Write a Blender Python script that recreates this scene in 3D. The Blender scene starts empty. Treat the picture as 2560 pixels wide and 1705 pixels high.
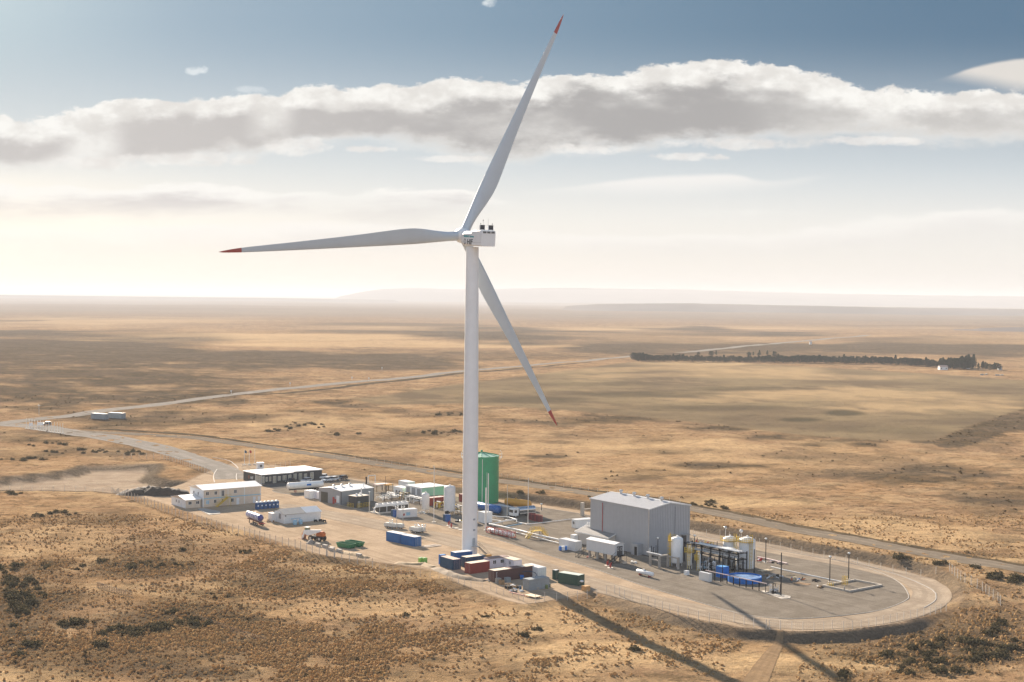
import bpy, bmesh, math, random
import numpy as np
from mathutils import Vector, Matrix
R=math.radians
random.seed(7); rng=np.random.RandomState(7)
SC=bpy.context.scene
COL=bpy.context.collection

# ---------------------------------------------------------------- camera
F=3600.0; PITCH=0.03086; ROLL=0.01012; CH=68.706
_cp,_sp=math.cos(PITCH),math.sin(PITCH)
FW=np.array([0,_cp,-_sp]); _up=np.array([0,_sp,_cp]); _rt=np.array([1.,0,0])
_c,_s=math.cos(ROLL),math.sin(ROLL)
RT=_c*_rt+_s*_up; UP=-_s*_rt+_c*_up
CO=np.array([0,0,CH])
cam=bpy.data.cameras.new("camera"); camo=bpy.data.objects.new("camera",cam); COL.objects.link(camo)
cam.sensor_width=36; cam.lens=F/2560*36; cam.clip_start=1; cam.clip_end=120000
m=Matrix.Identity(4)
for i in range(3):
    m[i][0]=RT[i]; m[i][1]=UP[i]; m[i][2]=-FW[i]; m[i][3]=CO[i]
camo.matrix_world=m
SC.camera=camo
# ---------------------------------------------------------------- light
SUN_AZ=R(156.5-180)      # clockwise from +Y : direction TO the sun
SUN_EL=R(20.4)
SC.view_settings.view_transform='Standard'; SC.view_settings.look='None'
SC.view_settings.gamma=1; SC.view_settings.use_curve_mapping=False
SC.view_settings.exposure=1.6
sl=bpy.data.lights.new("sun","SUN"); sl.energy=4.7; sl.angle=R(0.6); sl.color=(1,0.86,0.70)
so=bpy.data.objects.new("sun",sl); COL.objects.link(so)
sd=Vector((math.sin(SUN_AZ)*math.cos(SUN_EL),math.cos(SUN_AZ)*math.cos(SUN_EL),math.sin(SUN_EL)))
so.rotation_euler=sd.to_track_quat('Z','Y').to_euler(); so.location=(0,0,300)

class NT:
    """small helper for node expressions"""
    def __init__(s,tree): s.t=tree; s.n=tree.nodes; s.l=tree.links
    def new(s,typ,**k):
        nd=s.n.new(typ)
        for a,b in k.items(): setattr(nd,a,b)
        return nd
    def put(s,sock,v):
        if v is None: return
        if hasattr(v,'is_output') or isinstance(v,bpy.types.NodeSocket): s.l.new(v,sock)
        elif isinstance(v,(tuple,list)) and hasattr(sock.default_value,'__len__') and len(sock.default_value)==4 and len(v)==3: sock.default_value=(*v,1)
        else: sock.default_value=v
    def math(s,op,a,b=None,c=None,clamp=False):
        nd=s.new('ShaderNodeMath',operation=op,use_clamp=clamp)
        s.put(nd.inputs[0],a); s.put(nd.inputs[1],b)
        if c is not None: s.put(nd.inputs[2],c)
        return nd.outputs[0]
    def add(s,a,b): return s.math('ADD',a,b)
    def sub(s,a,b): return s.math('SUBTRACT',a,b)
    def mul(s,a,b): return s.math('MULTIPLY',a,b)
    def sst(s,x,e0,e1,o0=0.0,o1=1.0):
        nd=s.new('ShaderNodeMapRange',interpolation_type='SMOOTHSTEP')
        s.put(nd.inputs[0],x); s.put(nd.inputs[1],e0); s.put(nd.inputs[2],e1); s.put(nd.inputs[3],o0); s.put(nd.inputs[4],o1)
        return nd.outputs[0]
    def noise(s,vec,scale,detail=4,rough=.55,dim='3D',dist=0):
        nd=s.new('ShaderNodeTexNoise',noise_dimensions=dim)
        s.put(nd.inputs['Vector'],vec); nd.inputs['Scale'].default_value=scale
        nd.inputs['Detail'].default_value=detail; nd.inputs['Roughness'].default_value=rough
        nd.inputs['Distortion'].default_value=dist
        return nd.outputs[0]
    def mix(s,f,a,b,blend='MIX'):
        nd=s.new('ShaderNodeMix',data_type='RGBA',blend_type=blend)
        s.put(nd.inputs[0],f); s.put(nd.inputs[6],a); s.put(nd.inputs[7],b)
        return nd.outputs[2]
    def comb(s,x,y,z):
        nd=s.new('ShaderNodeCombineXYZ'); s.put(nd.inputs[0],x); s.put(nd.inputs[1],y); s.put(nd.inputs[2],z); return nd.outputs[0]
    def sep(s,v):
        nd=s.new('ShaderNodeSeparateXYZ'); s.put(nd.inputs[0],v); return nd.outputs
    def curve(s,x,pts,lo,hi,vlo,vhi):
        """piecewise curve of x over [lo,hi] -> [vlo,vhi]"""
        t=s.sst_lin(x,lo,hi)
        nd=s.new('ShaderNodeFloatCurve'); s.put(nd.inputs[1],t)
        cv=nd.mapping.curves[0]; ps=[((a-lo)/(hi-lo),(b-vlo)/(vhi-vlo)) for a,b in pts]
        cv.points[0].location=ps[0]; cv.points[1].location=ps[-1]
        for p in ps[1:-1]: cv.points.new(*p)
        nd.mapping.update()
        return s.add(s.mul(nd.outputs[0],vhi-vlo),vlo)
    def sst_lin(s,x,e0,e1):
        nd=s.new('ShaderNodeMapRange'); s.put(nd.inputs[0],x); s.put(nd.inputs[1],e0); s.put(nd.inputs[2],e1); return nd.outputs[0]

W=bpy.data.worlds.new("World"); SC.world=W; W.use_nodes=True
wt=NT(W.node_tree); W.node_tree.nodes.clear()
def duv(px,py):      # photo pixel -> direction slopes (u=x/y, v=z/y)
    v=FW+RT*(px-1280)/F-UP*(py-852.5)/F
    return v[0]/v[1],v[2]/v[1]
def sk(r,g,b,k=1.0):
    f=lambda c:((c/255+.055)/1.055)**2.4 if c>10 else c/255/12.92
    q=k/(2**SC.view_settings.exposure)/WSTR
    return (f(r)*q,f(g)*q,f(b)*q)
WSTR=0.06
def build_world():
    n=wt
    geo=n.new('ShaderNodeTexCoord'); D=geo.outputs['Generated']
    x,y,z=n.sep(D)
    yy=n.math('MAXIMUM',y,0.08)
    u=n.math('DIVIDE',x,yy); v=n.math('DIVIDE',z,yy)
    sky=n.new('ShaderNodeTexSky',sky_type='NISHITA'); sky.sun_disc=False
    sky.sun_elevation=SUN_EL; sky.sun_rotation=SUN_AZ; sky.altitude=100; sky.air_density=1.0; sky.dust_density=1.6; sky.ozone_density=1.5
    skyc=sky.outputs[0]
    # the sky colour from the sky texture, tempered by a thin high veil that thickens towards the horizon
    veil=n.mix(n.sst(u,-.36,.36),sk(140,172,196),sk(84,120,150))
    veil=n.mix(n.mul(n.sst(u,-.20,-.42),n.sst(v,.10,.22)),veil,sk(178,205,218))
    veil=n.mix(n.sst(v,.24,.60),veil,sk(84,120,160))
    veil=n.mix(n.sst(v,.190,.075),veil,sk(214,223,229))
    veil=n.mix(n.sst(v,.100,.045),veil,sk(248,246,242))
    veil=n.mix(n.sst(v,.060,.015),veil,sk(252,247,240,.98))
    veil=n.mix(n.mul(n.sst(u,-.15,-.45),n.mul(n.sst(v,.0,.03),n.sst(v,.10,.05))),veil,sk(255,249,239,1.06))
    dim=n.mix(1.0,skyc,(.22,.22,.22),'MULTIPLY')
    base=n.mix(.86,dim,veil)
    # ---- clouds
    def band(top,bot,amp,seed,soft_t,soft_b,scale=(26,60),det=9):
        tp=[duv(*p) for p in top]; bt=[duv(*p) for p in bot]
        lo,hi=-.40,.40
        tp=[(lo,tp[0][1])]+tp+[(hi,tp[-1][1])]; bt=[(lo,bt[0][1])]+bt+[(hi,bt[-1][1])]
        T=n.curve(u,tp,lo,hi,-.05,.30); B=n.curve(u,bt,lo,hi,-.05,.30)
        vec=n.comb(n.mul(u,scale[0]),n.mul(v,scale[1]),seed)
        nz=n.sub(n.noise(vec,1.0,det,.62),.5)
        nb=n.sub(n.noise(n.comb(n.mul(u,scale[0]*.5),n.mul(v,scale[1]*.6),seed+5),1.0,6,.6),.5)
        dT=n.add(n.sub(T,v),n.mul(nz,amp))       # distance below top edge
        dB=n.add(n.sub(v,B),n.mul(nb,amp*1.5))
        mask=n.mul(n.sst(dT,0,soft_t),n.sst(dB,-soft_b*.3,soft_b))
        return mask,dT,dB,nz,nb
    # main cumulus band
    m1,dT,dB,nz,nb=band([(0,285),(60,300),(190,272),(300,252),(450,250),(600,240),(660,228),(800,215),(1000,208),(1100,205),(1170,197),(1280,207),(1400,190),(1600,170),(1750,155),(1950,155),(2000,168),(2150,212),(2300,222),(2560,225)],
        [(0,425),(200,425),(400,420),(600,400),(750,380),(900,368),(1200,392),(1400,395),(1600,385),(1750,372),(1900,358),(2000,362),(2200,362),(2560,350)],.030,1.3,.0030,.012,(30,58),10)
    puff=n.noise(n.comb(n.mul(u,48),n.mul(v,75),4.2),1.0,8,.58)
    big=n.noise(n.comb(n.mul(u,13),n.mul(v,40),9.7),1.0,4,.5)
    edge=n.sst(n.add(dT,n.mul(n.sub(big,.5),.030)),.008,.019)          # 0 near lit rim, 1 deep
    under=n.sst(n.add(dB,n.mul(n.sub(puff,.5),.02)),.000,.016)
    dark=n.mul(n.mul(edge,under),n.sst(n.add(big,n.mul(nb,.5)),.28,.50,.55,1.0))
    wisp=n.mul(n.sst(puff,.52,.70,0.0,.30),n.sst(dT,.035,.012))
    dark=n.math('SUBTRACT',dark,n.mul(wisp,.6),clamp=True)
    gap=n.mul(n.sst(n.math('ABSOLUTE',n.add(u,.292)),.030,.006),.75)
    gap=n.math('MAXIMUM',gap,n.mul(n.sst(n.math('ABSOLUTE',n.add(u,.168)),.022,.002),n.mul(n.sst(dT,.040,.020),.8)))
    gap=n.math('MAXIMUM',gap,n.mul(n.sst(u,.14,.24),.45))
    dark=n.mul(dark,n.math('SUBTRACT',1.0,gap))
    grayc=n.mix(n.sst(u,-.3,.1),sk(202,198,195),sk(172,170,169))
    lit=n.mix(n.sst(puff,.35,.65),sk(228,225,220),sk(251,249,244))
    c1=n.mix(dark,lit,grayc)
    # lower hazy bands
    m2,dT2,dB2,nz2,nb2=band([(0,462),(200,464),(500,458),(700,476),(1000,470),(1150,462),(1300,500),(1600,520),(2560,520)],
        [(0,545),(400,545),(800,540),(1200,535),(1300,512),(1600,524),(2560,524)],.022,7.1,.004,.02,(20,85))
    c2=n.mix(n.mul(n.sst(dT2,.004,.012),n.sst(nb2,-.22,.08,.25,1.0)),sk(252,249,244),sk(216,211,209))
    m3,dT3,dB3,nz3,nb3=band([(0,565),(500,560),(1000,545),(1400,575),(2000,560),(2330,520),(2480,512),(2560,520)],
        [(0,650),(1000,640),(2000,640),(2560,610)],.024,3.3,.006,.03,(16,75))
    c3=n.mix(n.sst(dT3,.004,.02),sk(252,248,243),sk(232,227,224))
    m4,dT4,_,_,_=band([(1240,484),(1350,472),(1500,452),(1700,432),(1850,433),(1900,445),(2090,433),(2130,440),(2560,440)],
        [(1240,486),(1400,487),(1700,492),(1900,478),(2000,462),(2090,436),(2130,441),(2560,441)],.004,2.1,.004,.012,(20,60))
    m4=n.mul(m4,n.mul(n.sst(u,-.02,.03),n.sst(u,.235,.21)))
    m5,dT5,_,_,_=band([(2300,205),(2345,195),(2450,160),(2560,142)],[(2300,206),(2345,200),(2450,215),(2560,235)],.003,6.4,.003,.010,(12,60))
    m5=n.mul(m5,n.sst(u,.275,.31))
    # small puffs
    def puffc(px,py,rx,ry):
        cu,cv=duv(px,py)
        du=n.mul(n.sub(u,cu),F/rx); dv=n.mul(n.sub(v,cv),F/ry)
        r2=n.add(n.mul(du,du),n.mul(dv,dv))
        nn=n.noise(n.comb(n.mul(u,90),n.mul(v,150),px*.01),1.0,7,.6)
        return n.sst(n.add(r2,n.mul(n.sub(nn,.5),3.0)),1.0,.1)
    m6=n.math('MAXIMUM',puffc(490,176,30,14),puffc(1224,6,22,14))
    m6=n.math('MAXIMUM',m6,n.mul(puffc(625,226,50,12),.6))
    # bright ragged fragments hanging under the main band and small streaks in the lower sky
    frag=puffc(745,366,95,26)
    for q_ in((470,398,190,20),(240,408,170,22),(1480,372,150,14),(1850,360,200,16),(1720,392,110,12),(1130,398,120,10),(930,372,80,10),(2180,352,170,14)): frag=n.math('MAXIMUM',frag,puffc(*q_))
    col=base
    front=n.sst(y,.02,.25)
    col=n.mix(n.mul(n.mul(m3,front),.75),col,c3)
    col=n.mix(n.mul(n.mul(m2,front),.9),col,c2)
    col=n.mix(n.mul(n.mul(m4,front),.85),col,sk(246,243,239))
    col=n.mix(n.mul(m1,front),col,c1)
    col=n.mix(n.mul(n.mul(frag,front),.70),col,n.mix(n.sst(puff,.35,.65),sk(232,227,222),sk(248,245,240)))
    col=n.mix(n.mul(n.mul(m5,front),.9),col,sk(232,226,218))
    col=n.mix(n.mul(n.mul(m6,front),.8),col,sk(232,238,240))
    # unseen bright broken cloud added behind the camera to brighten shaded sides
    az=n.noise(n.comb(n.mul(x,2.6),n.mul(y,2.6),n.mul(z,5.0)),1.0,5,.55)
    back=n.mul(n.sst(y,.05,-.35),n.sst(z,-.02,.04))
    bc=n.mix(n.sst(az,.44,.62),sk(120,150,188,1.2),sk(226,229,234,1.45))
    col=n.mix(back,col,bc)
    bg=n.new('ShaderNodeBackground'); n.put(bg.inputs[0],col); bg.inputs[1].default_value=WSTR
    out=n.new('ShaderNodeOutputWorld'); n.l.new(bg.outputs[0],out.inputs[0])
build_world()

# ---------------------------------------------------------------- numeric noise
def _h(ix,iy,s):
    n=(ix.astype(np.int64)*374761393+iy.astype(np.int64)*668265263+s*1442695041)&0x7fffffff
    n=((n^(n>>13))*1274126177)&0x7fffffff
    return ((n^(n>>16))&0xffff)/65535.0
def vnoise(x,y,s=0):
    ix=np.floor(x);iy=np.floor(y);fx=x-ix;fy=y-iy
    fx=fx*fx*(3-2*fx);fy=fy*fy*(3-2*fy)
    a=_h(ix,iy,s);b=_h(ix+1,iy,s);c=_h(ix,iy+1,s);d=_h(ix+1,iy+1,s)
    return (a*(1-fx)+b*fx)*(1-fy)+(c*(1-fx)+d*fx)*fy
def fbm(x,y,s=0,o=4,g=.5):
    t=0;a=1;w=0
    for k in range(o):
        t=t+a*vnoise(x*2**k+17.3*k,y*2**k-9.1*k,s+k*7);w+=a;a*=g
    return t/w
def sst(x,a,b):
    t=np.clip((x-a)/(b-a),0,1); return t*t*(3-2*t)
# ---------------------------------------------------------------- photo pixel <-> ground
def ray(px,py,z=0.0):
    v=FW+RT*(px-1280)/F-UP*(py-852.5)/F
    t=(z-CH)/v[2]; return CO+v*t
def topx(x,y,z=0):
    dx=x;dy=y;dz=z-CH
    d=dx*FW[0]+dy*FW[1]+dz*FW[2]; d=np.where(d<1,1,d)
    a=dx*RT[0]+dy*RT[1]+dz*RT[2]; b=dx*UP[0]+dy*UP[1]+dz*UP[2]
    return 1280+F*a/d,852.5-F*b/d
Z1=lambda x,y:(400+x/5.2267,1100+y/5.2267)
Z2=lambda x,y:(750+x/5.2267,1120+y/5.2267)
Z3=lambda x,y:(1050+x/5.2267,1100+y/5.2267)
Z4=lambda x,y:(1050+x/5.2267,1300+y/5.2267)
Z5=lambda x,y:(1380+x/5.2267,1180+y/5.2267)
Z6=lambda x,y:(1580+x/5.2267,1280+y/5.2267)
Z7=lambda x,y:(1900+x/3.568,1300+y/3.568)
Z8=lambda x,y:(x*660/2352,950+y*660/2352)
# pad outline: photo pixel x, y, bank height just outside it
PADPX=[(330,1238,0),(420,1262,0),(500,1290,0),(640,1335,-.3),(800,1385,-.5),(920,1402,-.6),(1000,1412,-.6),(1095,1428,-.5),(1150,1458,-.6),(1230,1488,-.8),(1310,1510,-.6),(1400,1496,-.5),
 (1480,1478,-.8),(1580,1503,-1.1),(1700,1537,-1.3),(1850,1568,-1.6),(1980,1578,-1.6),(2100,1575,-1.6),(2250,1556,-1.4),(2335,1528,-.6),(2366,1500,1.2),(2355,1470,2.0),(2300,1440,2.2),(2200,1415,2.2),(2050,1390,2.2),
 (1900,1362,2.2),(1730,1330,2.4),(1480,1282,2.6),(1330,1259,2.4),(1250,1249,2.2),(1150,1236,1.6),(1050,1219,.9),(960,1206,.3),(830,1190,0),(700,1165,0),(600,1158,0),(560,1165,0),(520,1180,0),(440,1215,0)]
PAD=np.array([ray(a,b)[:2] for a,b,_ in PADPX]); PADH=np.array([c for _,_,c in PADPX])
PITPX=[(-60,1205),(0,1195),(165,1178),(210,1162),(300,1160),(400,1160),(400,1172),(380,1190),(420,1200),(470,1205),(480,1212),(300,1235),(240,1228),(0,1222),(-60,1225)]
PIT=np.array([ray(a,b)[:2] for a,b in PITPX])
def sdpoly(P,x,y,vals=None):
    x=np.asarray(x,float);y=np.asarray(y,float)
    best=np.full(x.shape,1e18);val=np.zeros(x.shape);ins=np.zeros(x.shape,bool);n=len(P)
    for i in range(n):
        ax,ay=P[i];bx,by=P[(i+1)%n]
        ex,ey=bx-ax,by-ay
        t=np.clip(((x-ax)*ex+(y-ay)*ey)/(ex*ex+ey*ey),0,1)
        d=(x-ax-t*ex)**2+(y-ay-t*ey)**2
        k=d<best
        best=np.where(k,d,best)
        if vals is not None: val=np.where(k,vals[i]*(1-t)+vals[(i+1)%n]*t,val)
        c=((ay>y)!=(by>y))&(x<(bx-ax)*(y-ay)/(by-ay+1e-12)+ax)
        ins^=c
    d=np.sqrt(best)
    return np.where(ins,-d,d),val
_PB=[];_PHB=[]
for _i in range(len(PAD)):
    _a,_b=PAD[_i],PAD[(_i+1)%len(PAD)];_n=max(1,int(np.hypot(*(_b-_a))/9))
    for _k in range(_n): _PB.append(_a+(_b-_a)*_k/_n);_PHB.append(PADH[_i]+(PADH[(_i+1)%len(PAD)]-PADH[_i])*_k/_n)
_PB=np.array(_PB);_PHB=np.array(_PHB)
def bankh(x,y):
    num=np.zeros(x.shape);den=np.zeros(x.shape)
    for (a,b),h in zip(_PB,_PHB):
        w=1.0/((x-a)**2+(y-b)**2+9.0)**2; num+=w*h;den+=w
    return num/den
def H(x,y):
    x=np.asarray(x,float);y=np.asarray(y,float)
    sd,_=sdpoly(PAD,x,y); hv=bankh(x,y)
    r=np.hypot(x,y)
    near=hv*sst(sd,.3,4.5)
    near=near*(1-.55*sst(sd,15,90))
    und=(fbm(x/55,y/55,3,3)-.5)*1.6*sst(sd,4,40)
    und=und+(fbm(x/420,y/420,11,3)-.5)*7*sst(r,650,1600)+(fbm(x/2600,y/2600,21,3)-.5)*26*sst(r,2500,9000)
    p,_=sdpoly(PIT,x,y)
    pit=-2.0*sst(-p,0,5.0)
    rough=((fbm(x/5,y/5,31,3)-.5)*.40+(vnoise(x/2.1,y/2.1,37)-.5)*.16)*sst(sd,1,8)*(1-sst(r,900,1500))*(p>0)
    return near+und+pit+rough
def P3(px,py):
    q=ray(px,py)
    for _ in range(7):
        z=float(H(q[0],q[1])); q=ray(px,py,z)
    return float(q[0]),float(q[1]),float(H(q[0],q[1]))
def G(px,py): return tuple(float(v) for v in ray(px,py)[:2])

# ---------------------------------------------------------------- object helpers
def tag(o,label=None,cat=None,group=None,kind=None):
    if label:o['label']=label
    if cat:o['category']=cat
    if group:o['group']=group
    if kind:o['kind']=kind
    return o
def thing(name,label,cat,loc,head=0,group=None):
    o=bpy.data.objects.new(name,None); COL.objects.link(o); o.empty_display_size=.3
    if len(loc)==2: loc=(loc[0],loc[1],float(H(*loc)))
    o.location=loc; o.rotation_euler=(0,0,R(head)); tag(o,label,cat,group); return o
def mkobj(name,verts,faces,mat,parent=None,smooth=False):
    me=bpy.data.meshes.new(name); me.from_pydata([tuple(v) for v in verts],[],faces); me.update()
    for mm in (mat if isinstance(mat,(list,tuple)) else [mat]): me.materials.append(mm)
    if smooth: me.polygons.foreach_set('use_smooth',[True]*len(me.polygons))
    o=bpy.data.objects.new(name,me); COL.objects.link(o)
    if parent: o.parent=parent
    return o
def npmesh(name,V,Fc,mat,parent=None,smooth=False,k=3):
    me=bpy.data.meshes.new(name); V=np.asarray(V,np.float32); Fc=np.asarray(Fc,np.int32)
    me.vertices.add(len(V)); me.vertices.foreach_set('co',V.ravel())
    me.loops.add(Fc.size); me.loops.foreach_set('vertex_index',Fc.ravel())
    me.polygons.add(len(Fc)); me.polygons.foreach_set('loop_start',np.arange(0,Fc.size,k,dtype=np.int32))
    try: me.polygons.foreach_set('loop_total',np.full(len(Fc),k,np.int32))
    except Exception: pass
    if smooth: me.polygons.foreach_set('use_smooth',np.ones(len(Fc),bool))
    me.materials.append(mat); me.update(calc_edges=True); me.validate()
    o=bpy.data.objects.new(name,me); COL.objects.link(o)
    if parent:o.parent=parent
    return o
class MB:
    def __init__(s): s.v=[];s.f=[];s.M=Matrix.Identity(4);s.sm=False
    def _a(s,vs,fs):
        k=len(s.v); s.v+=[tuple(s.M@Vector(v)) for v in vs]; s.f+=[tuple(i+k for i in f) for f in fs]; return s
    def box(s,x0,y0,z0,x1,y1,z1):
        return s._a([(x0,y0,z0),(x1,y0,z0),(x1,y1,z0),(x0,y1,z0),(x0,y0,z1),(x1,y0,z1),(x1,y1,z1),(x0,y1,z1)],
            [(3,2,1,0),(4,5,6,7),(0,1,5,4),(1,2,6,5),(2,3,7,6),(3,0,4,7)])
    def bev(s,x0,y0,z0,x1,y1,z1,b=.05):
        # box with chamfered vertical edges and top
        o=[(x0+b,y0),(x1-b,y0),(x1,y0+b),(x1,y1-b),(x1-b,y1),(x0+b,y1),(x0,y1-b),(x0,y0+b)]
        i=[(min(max(x,x0+b),x1-b),min(max(y,y0+b),y1-b)) for x,y in o]
        i=[(x0+2*b,y0+b),(x1-2*b,y0+b),(x1-b,y0+2*b),(x1-b,y1-2*b),(x1-2*b,y1-b),(x0+2*b,y1-b),(x0+b,y1-2*b),(x0+b,y0+2*b)]
        vs=[(a,c,z0) for a,c in o]+[(a,c,z1-b) for a,c in o]+[(a,c,z1) for a,c in i]
        fs=[tuple(range(7,-1,-1)),tuple(range(16,24))]
        for q in (0,8):
            for k in range(8): fs.append((q+k,q+(k+1)%8,q+8+(k+1)%8,q+8+k))
        return s._a(vs,fs)
    def tube(s,p0,p1,r0,r1=None,n=10,cap=True):
        r1=r0 if r1 is None else r1
        p0=Vector(p0);p1=Vector(p1);d=(p1-p0);
        if d.length<1e-6:return s
        d.normalize(); a=d.orthogonal().normalized(); b=d.cross(a)
        vs=[]
        for p,r in((p0,r0),(p1,r1)):
            for k in range(n):
                t=2*math.pi*k/n; vs.append(p+a*(r*math.cos(t))+b*(r*math.sin(t)))
        fs=[(k,(k+1)%n,n+(k+1)%n,n+k) for k in range(n)]
        if cap: fs+= [tuple(range(n-1,-1,-1)),tuple(range(n,2*n))]
        return s._a(vs,fs)
    def path(s,pts,r,n=8):
        for a,b in zip(pts,pts[1:]): s.tube(a,b,r,n=n)
        for p in pts[1:-1]: s.ball(p,r*1.02,n,4)
        return s
    def ball(s,c,r,n=10,m=6,sz=1):
        prof=[(r*math.sin(math.pi*k/m),-r*sz*math.cos(math.pi*k/m)) for k in range(m+1)]
        return s.lathe(prof,c,n)
    def lathe(s,prof,c=(0,0,0),n=24,axis='Z'):
        vs=[];fs=[]
        def pt(r,z,t):
            if axis=='Z': return (c[0]+r*math.cos(t),c[1]+r*math.sin(t),c[2]+z)
            if axis=='X': return (c[0]+z,c[1]+r*math.cos(t),c[2]+r*math.sin(t))
            return (c[0]+r*math.sin(t),c[1]+z,c[2]+r*math.cos(t))
        for r,z in prof:
            for k in range(n): vs.append(pt(max(r,1e-4),z,2*math.pi*k/n))
        for j in range(len(prof)-1):
            for k in range(n): fs.append((j*n+k,j*n+(k+1)%n,(j+1)*n+(k+1)%n,(j+1)*n+k))
        if prof[0][0]>1e-3: fs.append(tuple(range(n-1,-1,-1)))
        if prof[-1][0]>1e-3: fs.append(tuple(range((len(prof)-1)*n,len(prof)*n)))
        return s._a(vs,fs)
    def prism(s,poly,a0,a1,axis='Y'):
        """poly in the plane across axis, extruded from a0 to a1"""
        n=len(poly)
        def q(p,a):
            if axis=='Y': return (p[0],a,p[1])
            if axis=='X': return (a,p[0],p[1])
            return (p[0],p[1],a)
        vs=[q(p,a0) for p in poly]+[q(p,a1) for p in poly]
        fs=[tuple(range(n)),tuple(range(2*n-1,n-1,-1))]+[(k,n+k,n+(k+1)%n,(k+1)%n) for k in range(n)]
        return s._a(vs,fs)
    def quad(s,a,b,c,d): return s._a([a,b,c,d],[(0,1,2,3)])
    def build(s,name,mat,parent=None,smooth=None,label=None):
        me=bpy.data.meshes.new(name); me.from_pydata(s.v,[],s.f); me.materials.append(mat)
        bm=bmesh.new(); bm.from_mesh(me); bmesh.ops.recalc_face_normals(bm,faces=bm.faces)
        bm.to_mesh(me); bm.free(); me.update()
        if smooth is None: smooth=s.sm
        if smooth:
            me.polygons.foreach_set('use_smooth',[True]*len(me.polygons))
            try: me.set_sharp_from_angle(angle=R(40))
            except Exception: pass
        o=bpy.data.objects.new(name,me); COL.objects.link(o)
        if parent:o.parent=parent
        if label:o['label']=label
        return o
def B(*a,**k): return MB().box(*a)
def T(*a,**k):
    q=MB(); q.sm=True; return q.tube(*a,**k)
def copytree(o,parent=None):
    c=o.copy(); COL.objects.link(c); c.parent=parent
    for ch in list(o.children): copytree(ch,c)
    return c
def text(s,size,mat,parent,M,name='lettering',shear=0,align='LEFT',ext=.004,space=1.0,off=0.0):
    cu=bpy.data.curves.new(name,'FONT'); cu.body=s; cu.size=size; cu.shear=shear; cu.align_x=align; cu.extrude=ext; cu.space_character=space; cu.offset=off
    cu.resolution_u=3
    to=bpy.data.objects.new(name+'_tmp',cu); COL.objects.link(to)
    dg=bpy.context.evaluated_depsgraph_get(); me=bpy.data.meshes.new_from_object(to.evaluated_get(dg))
    bpy.data.objects.remove(to); me.name=name; me.materials.clear(); me.materials.append(mat)
    o=bpy.data.objects.new(name,me); COL.objects.link(o); o.parent=parent; o.matrix_local=M; return o

# ---------------------------------------------------------------- materials
_mats={}
def mat(name,col,rough=.6,metal=0,var=.12,scale=3.0,bump=0,dirt=.0,dirtcol=(.22,.16,.11),corr=None,spec=.5,streak=0):
    if name in _mats: return _mats[name]
    M=bpy.data.materials.new(name); M.use_nodes=True; M.node_tree.nodes.clear(); n=NT(M.node_tree)
    tc=n.new('ShaderNodeTexCoord').outputs['Object']
    bs=n.new('ShaderNodeBsdfPrincipled'); out=n.new('ShaderNodeOutputMaterial'); n.l.new(bs.outputs[0],out.inputs[0])
    nz=n.noise(tc,scale,5,.6); nz2=n.noise(tc,scale*.23,3,.5)
    f=n.add(n.mul(nz,.6),n.mul(nz2,.4))
    lo=tuple(c*(1-var) for c in col); hi=tuple(min(1,c*(1+var)) for c in col)
    c=n.mix(n.sst(f,.35,.65),lo,hi)
    if dirt:
        d=n.sst(n.noise(tc,scale*.6,6,.7),.52,.72,0.0,dirt)
        c=n.mix(d,c,dirtcol)
    if streak:
        x,y,z=n.sep(tc)
        sv=n.comb(n.mul(x,5.0),n.mul(y,5.0),n.mul(z,.35))
        c=n.mix(n.sst(n.noise(sv,1.0,4,.65),.50,.75,0.0,streak),c,dirtcol)
    if corr:                       # ribbed sheet: real bump along the wall
        x,y,z=n.sep(tc)
        w=n.math('SINE',n.mul(n.add(x,y),2*math.pi/corr))
        bp=n.new('ShaderNodeBump'); bp.inputs['Strength'].default_value=.8; bp.inputs['Distance'].default_value=.04
        n.l.new(w,bp.inputs['Height']); n.l.new(bp.outputs[0],bs.inputs['Normal'])
    elif bump:
        bp=n.new('ShaderNodeBump'); bp.inputs['Strength'].default_value=.6; bp.inputs['Distance'].default_value=bump
        n.l.new(nz,bp.inputs['Height']); n.l.new(bp.outputs[0],bs.inputs['Normal'])
    n.put(bs.inputs['Base Color'],c)
    n.put(bs.inputs['Roughness'],n.sst(nz,.3,.7,max(.03,rough-.12),min(1,rough+.1)))
    bs.inputs['Metallic'].default_value=metal
    bs.inputs['Specular IOR Level'].default_value=spec
    _mats[name]=M; return M
WHITE=mat('white_paint',(.78,.78,.76),.5,var=.05,dirt=.08,streak=.12)
WROOF=mat('white_roof_sheet',(.86,.86,.85),.42,.35,var=.03,dirt=.05,corr=.4)
TOWERW=mat('tower_paint',(.76,.76,.75),.45,var=.03,scale=.5,dirt=.04,streak=.03,dirtcol=(.45,.42,.38))
CREAM=mat('cream_panel',(.70,.58,.45),.7,var=.06,dirt=.1,corr=.5)
DARK=mat('dark_cladding',(.045,.05,.055),.5,var=.15,corr=.3)
GREYW=mat('grey_sheet',(.33,.335,.34),.5,.0,var=.06,corr=.45,dirt=.06,streak=.08)
HALLW=mat('hall_sheet',(.37,.385,.405),.45,.1,var=.05,corr=.6,streak=.08)
GALV=mat('galvanised_steel',(.55,.55,.54),.38,.75,var=.1)
STEEL=mat('stainless_steel',(.60,.60,.60),.25,.9,var=.1)
BLACK=mat('black_paint',(.028,.028,.03),.8,var=.3,spec=.15)
RUBBER=mat('tyre_rubber',(.018,.018,.018),.85,var=.2)
GLASS=mat('window_glass',(.02,.025,.03),.08,0,var=.2,spec=.8)
YEL=mat('yellow_paint',(.62,.42,.03),.5,var=.12,dirt=.15)
RED=mat('red_paint',(.38,.035,.03),.5,var=.15,dirt=.1)
BLUE=mat('blue_paint',(.003,.115,.34),.6,var=.15,dirt=.1,corr=.28,streak=.12)
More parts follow.
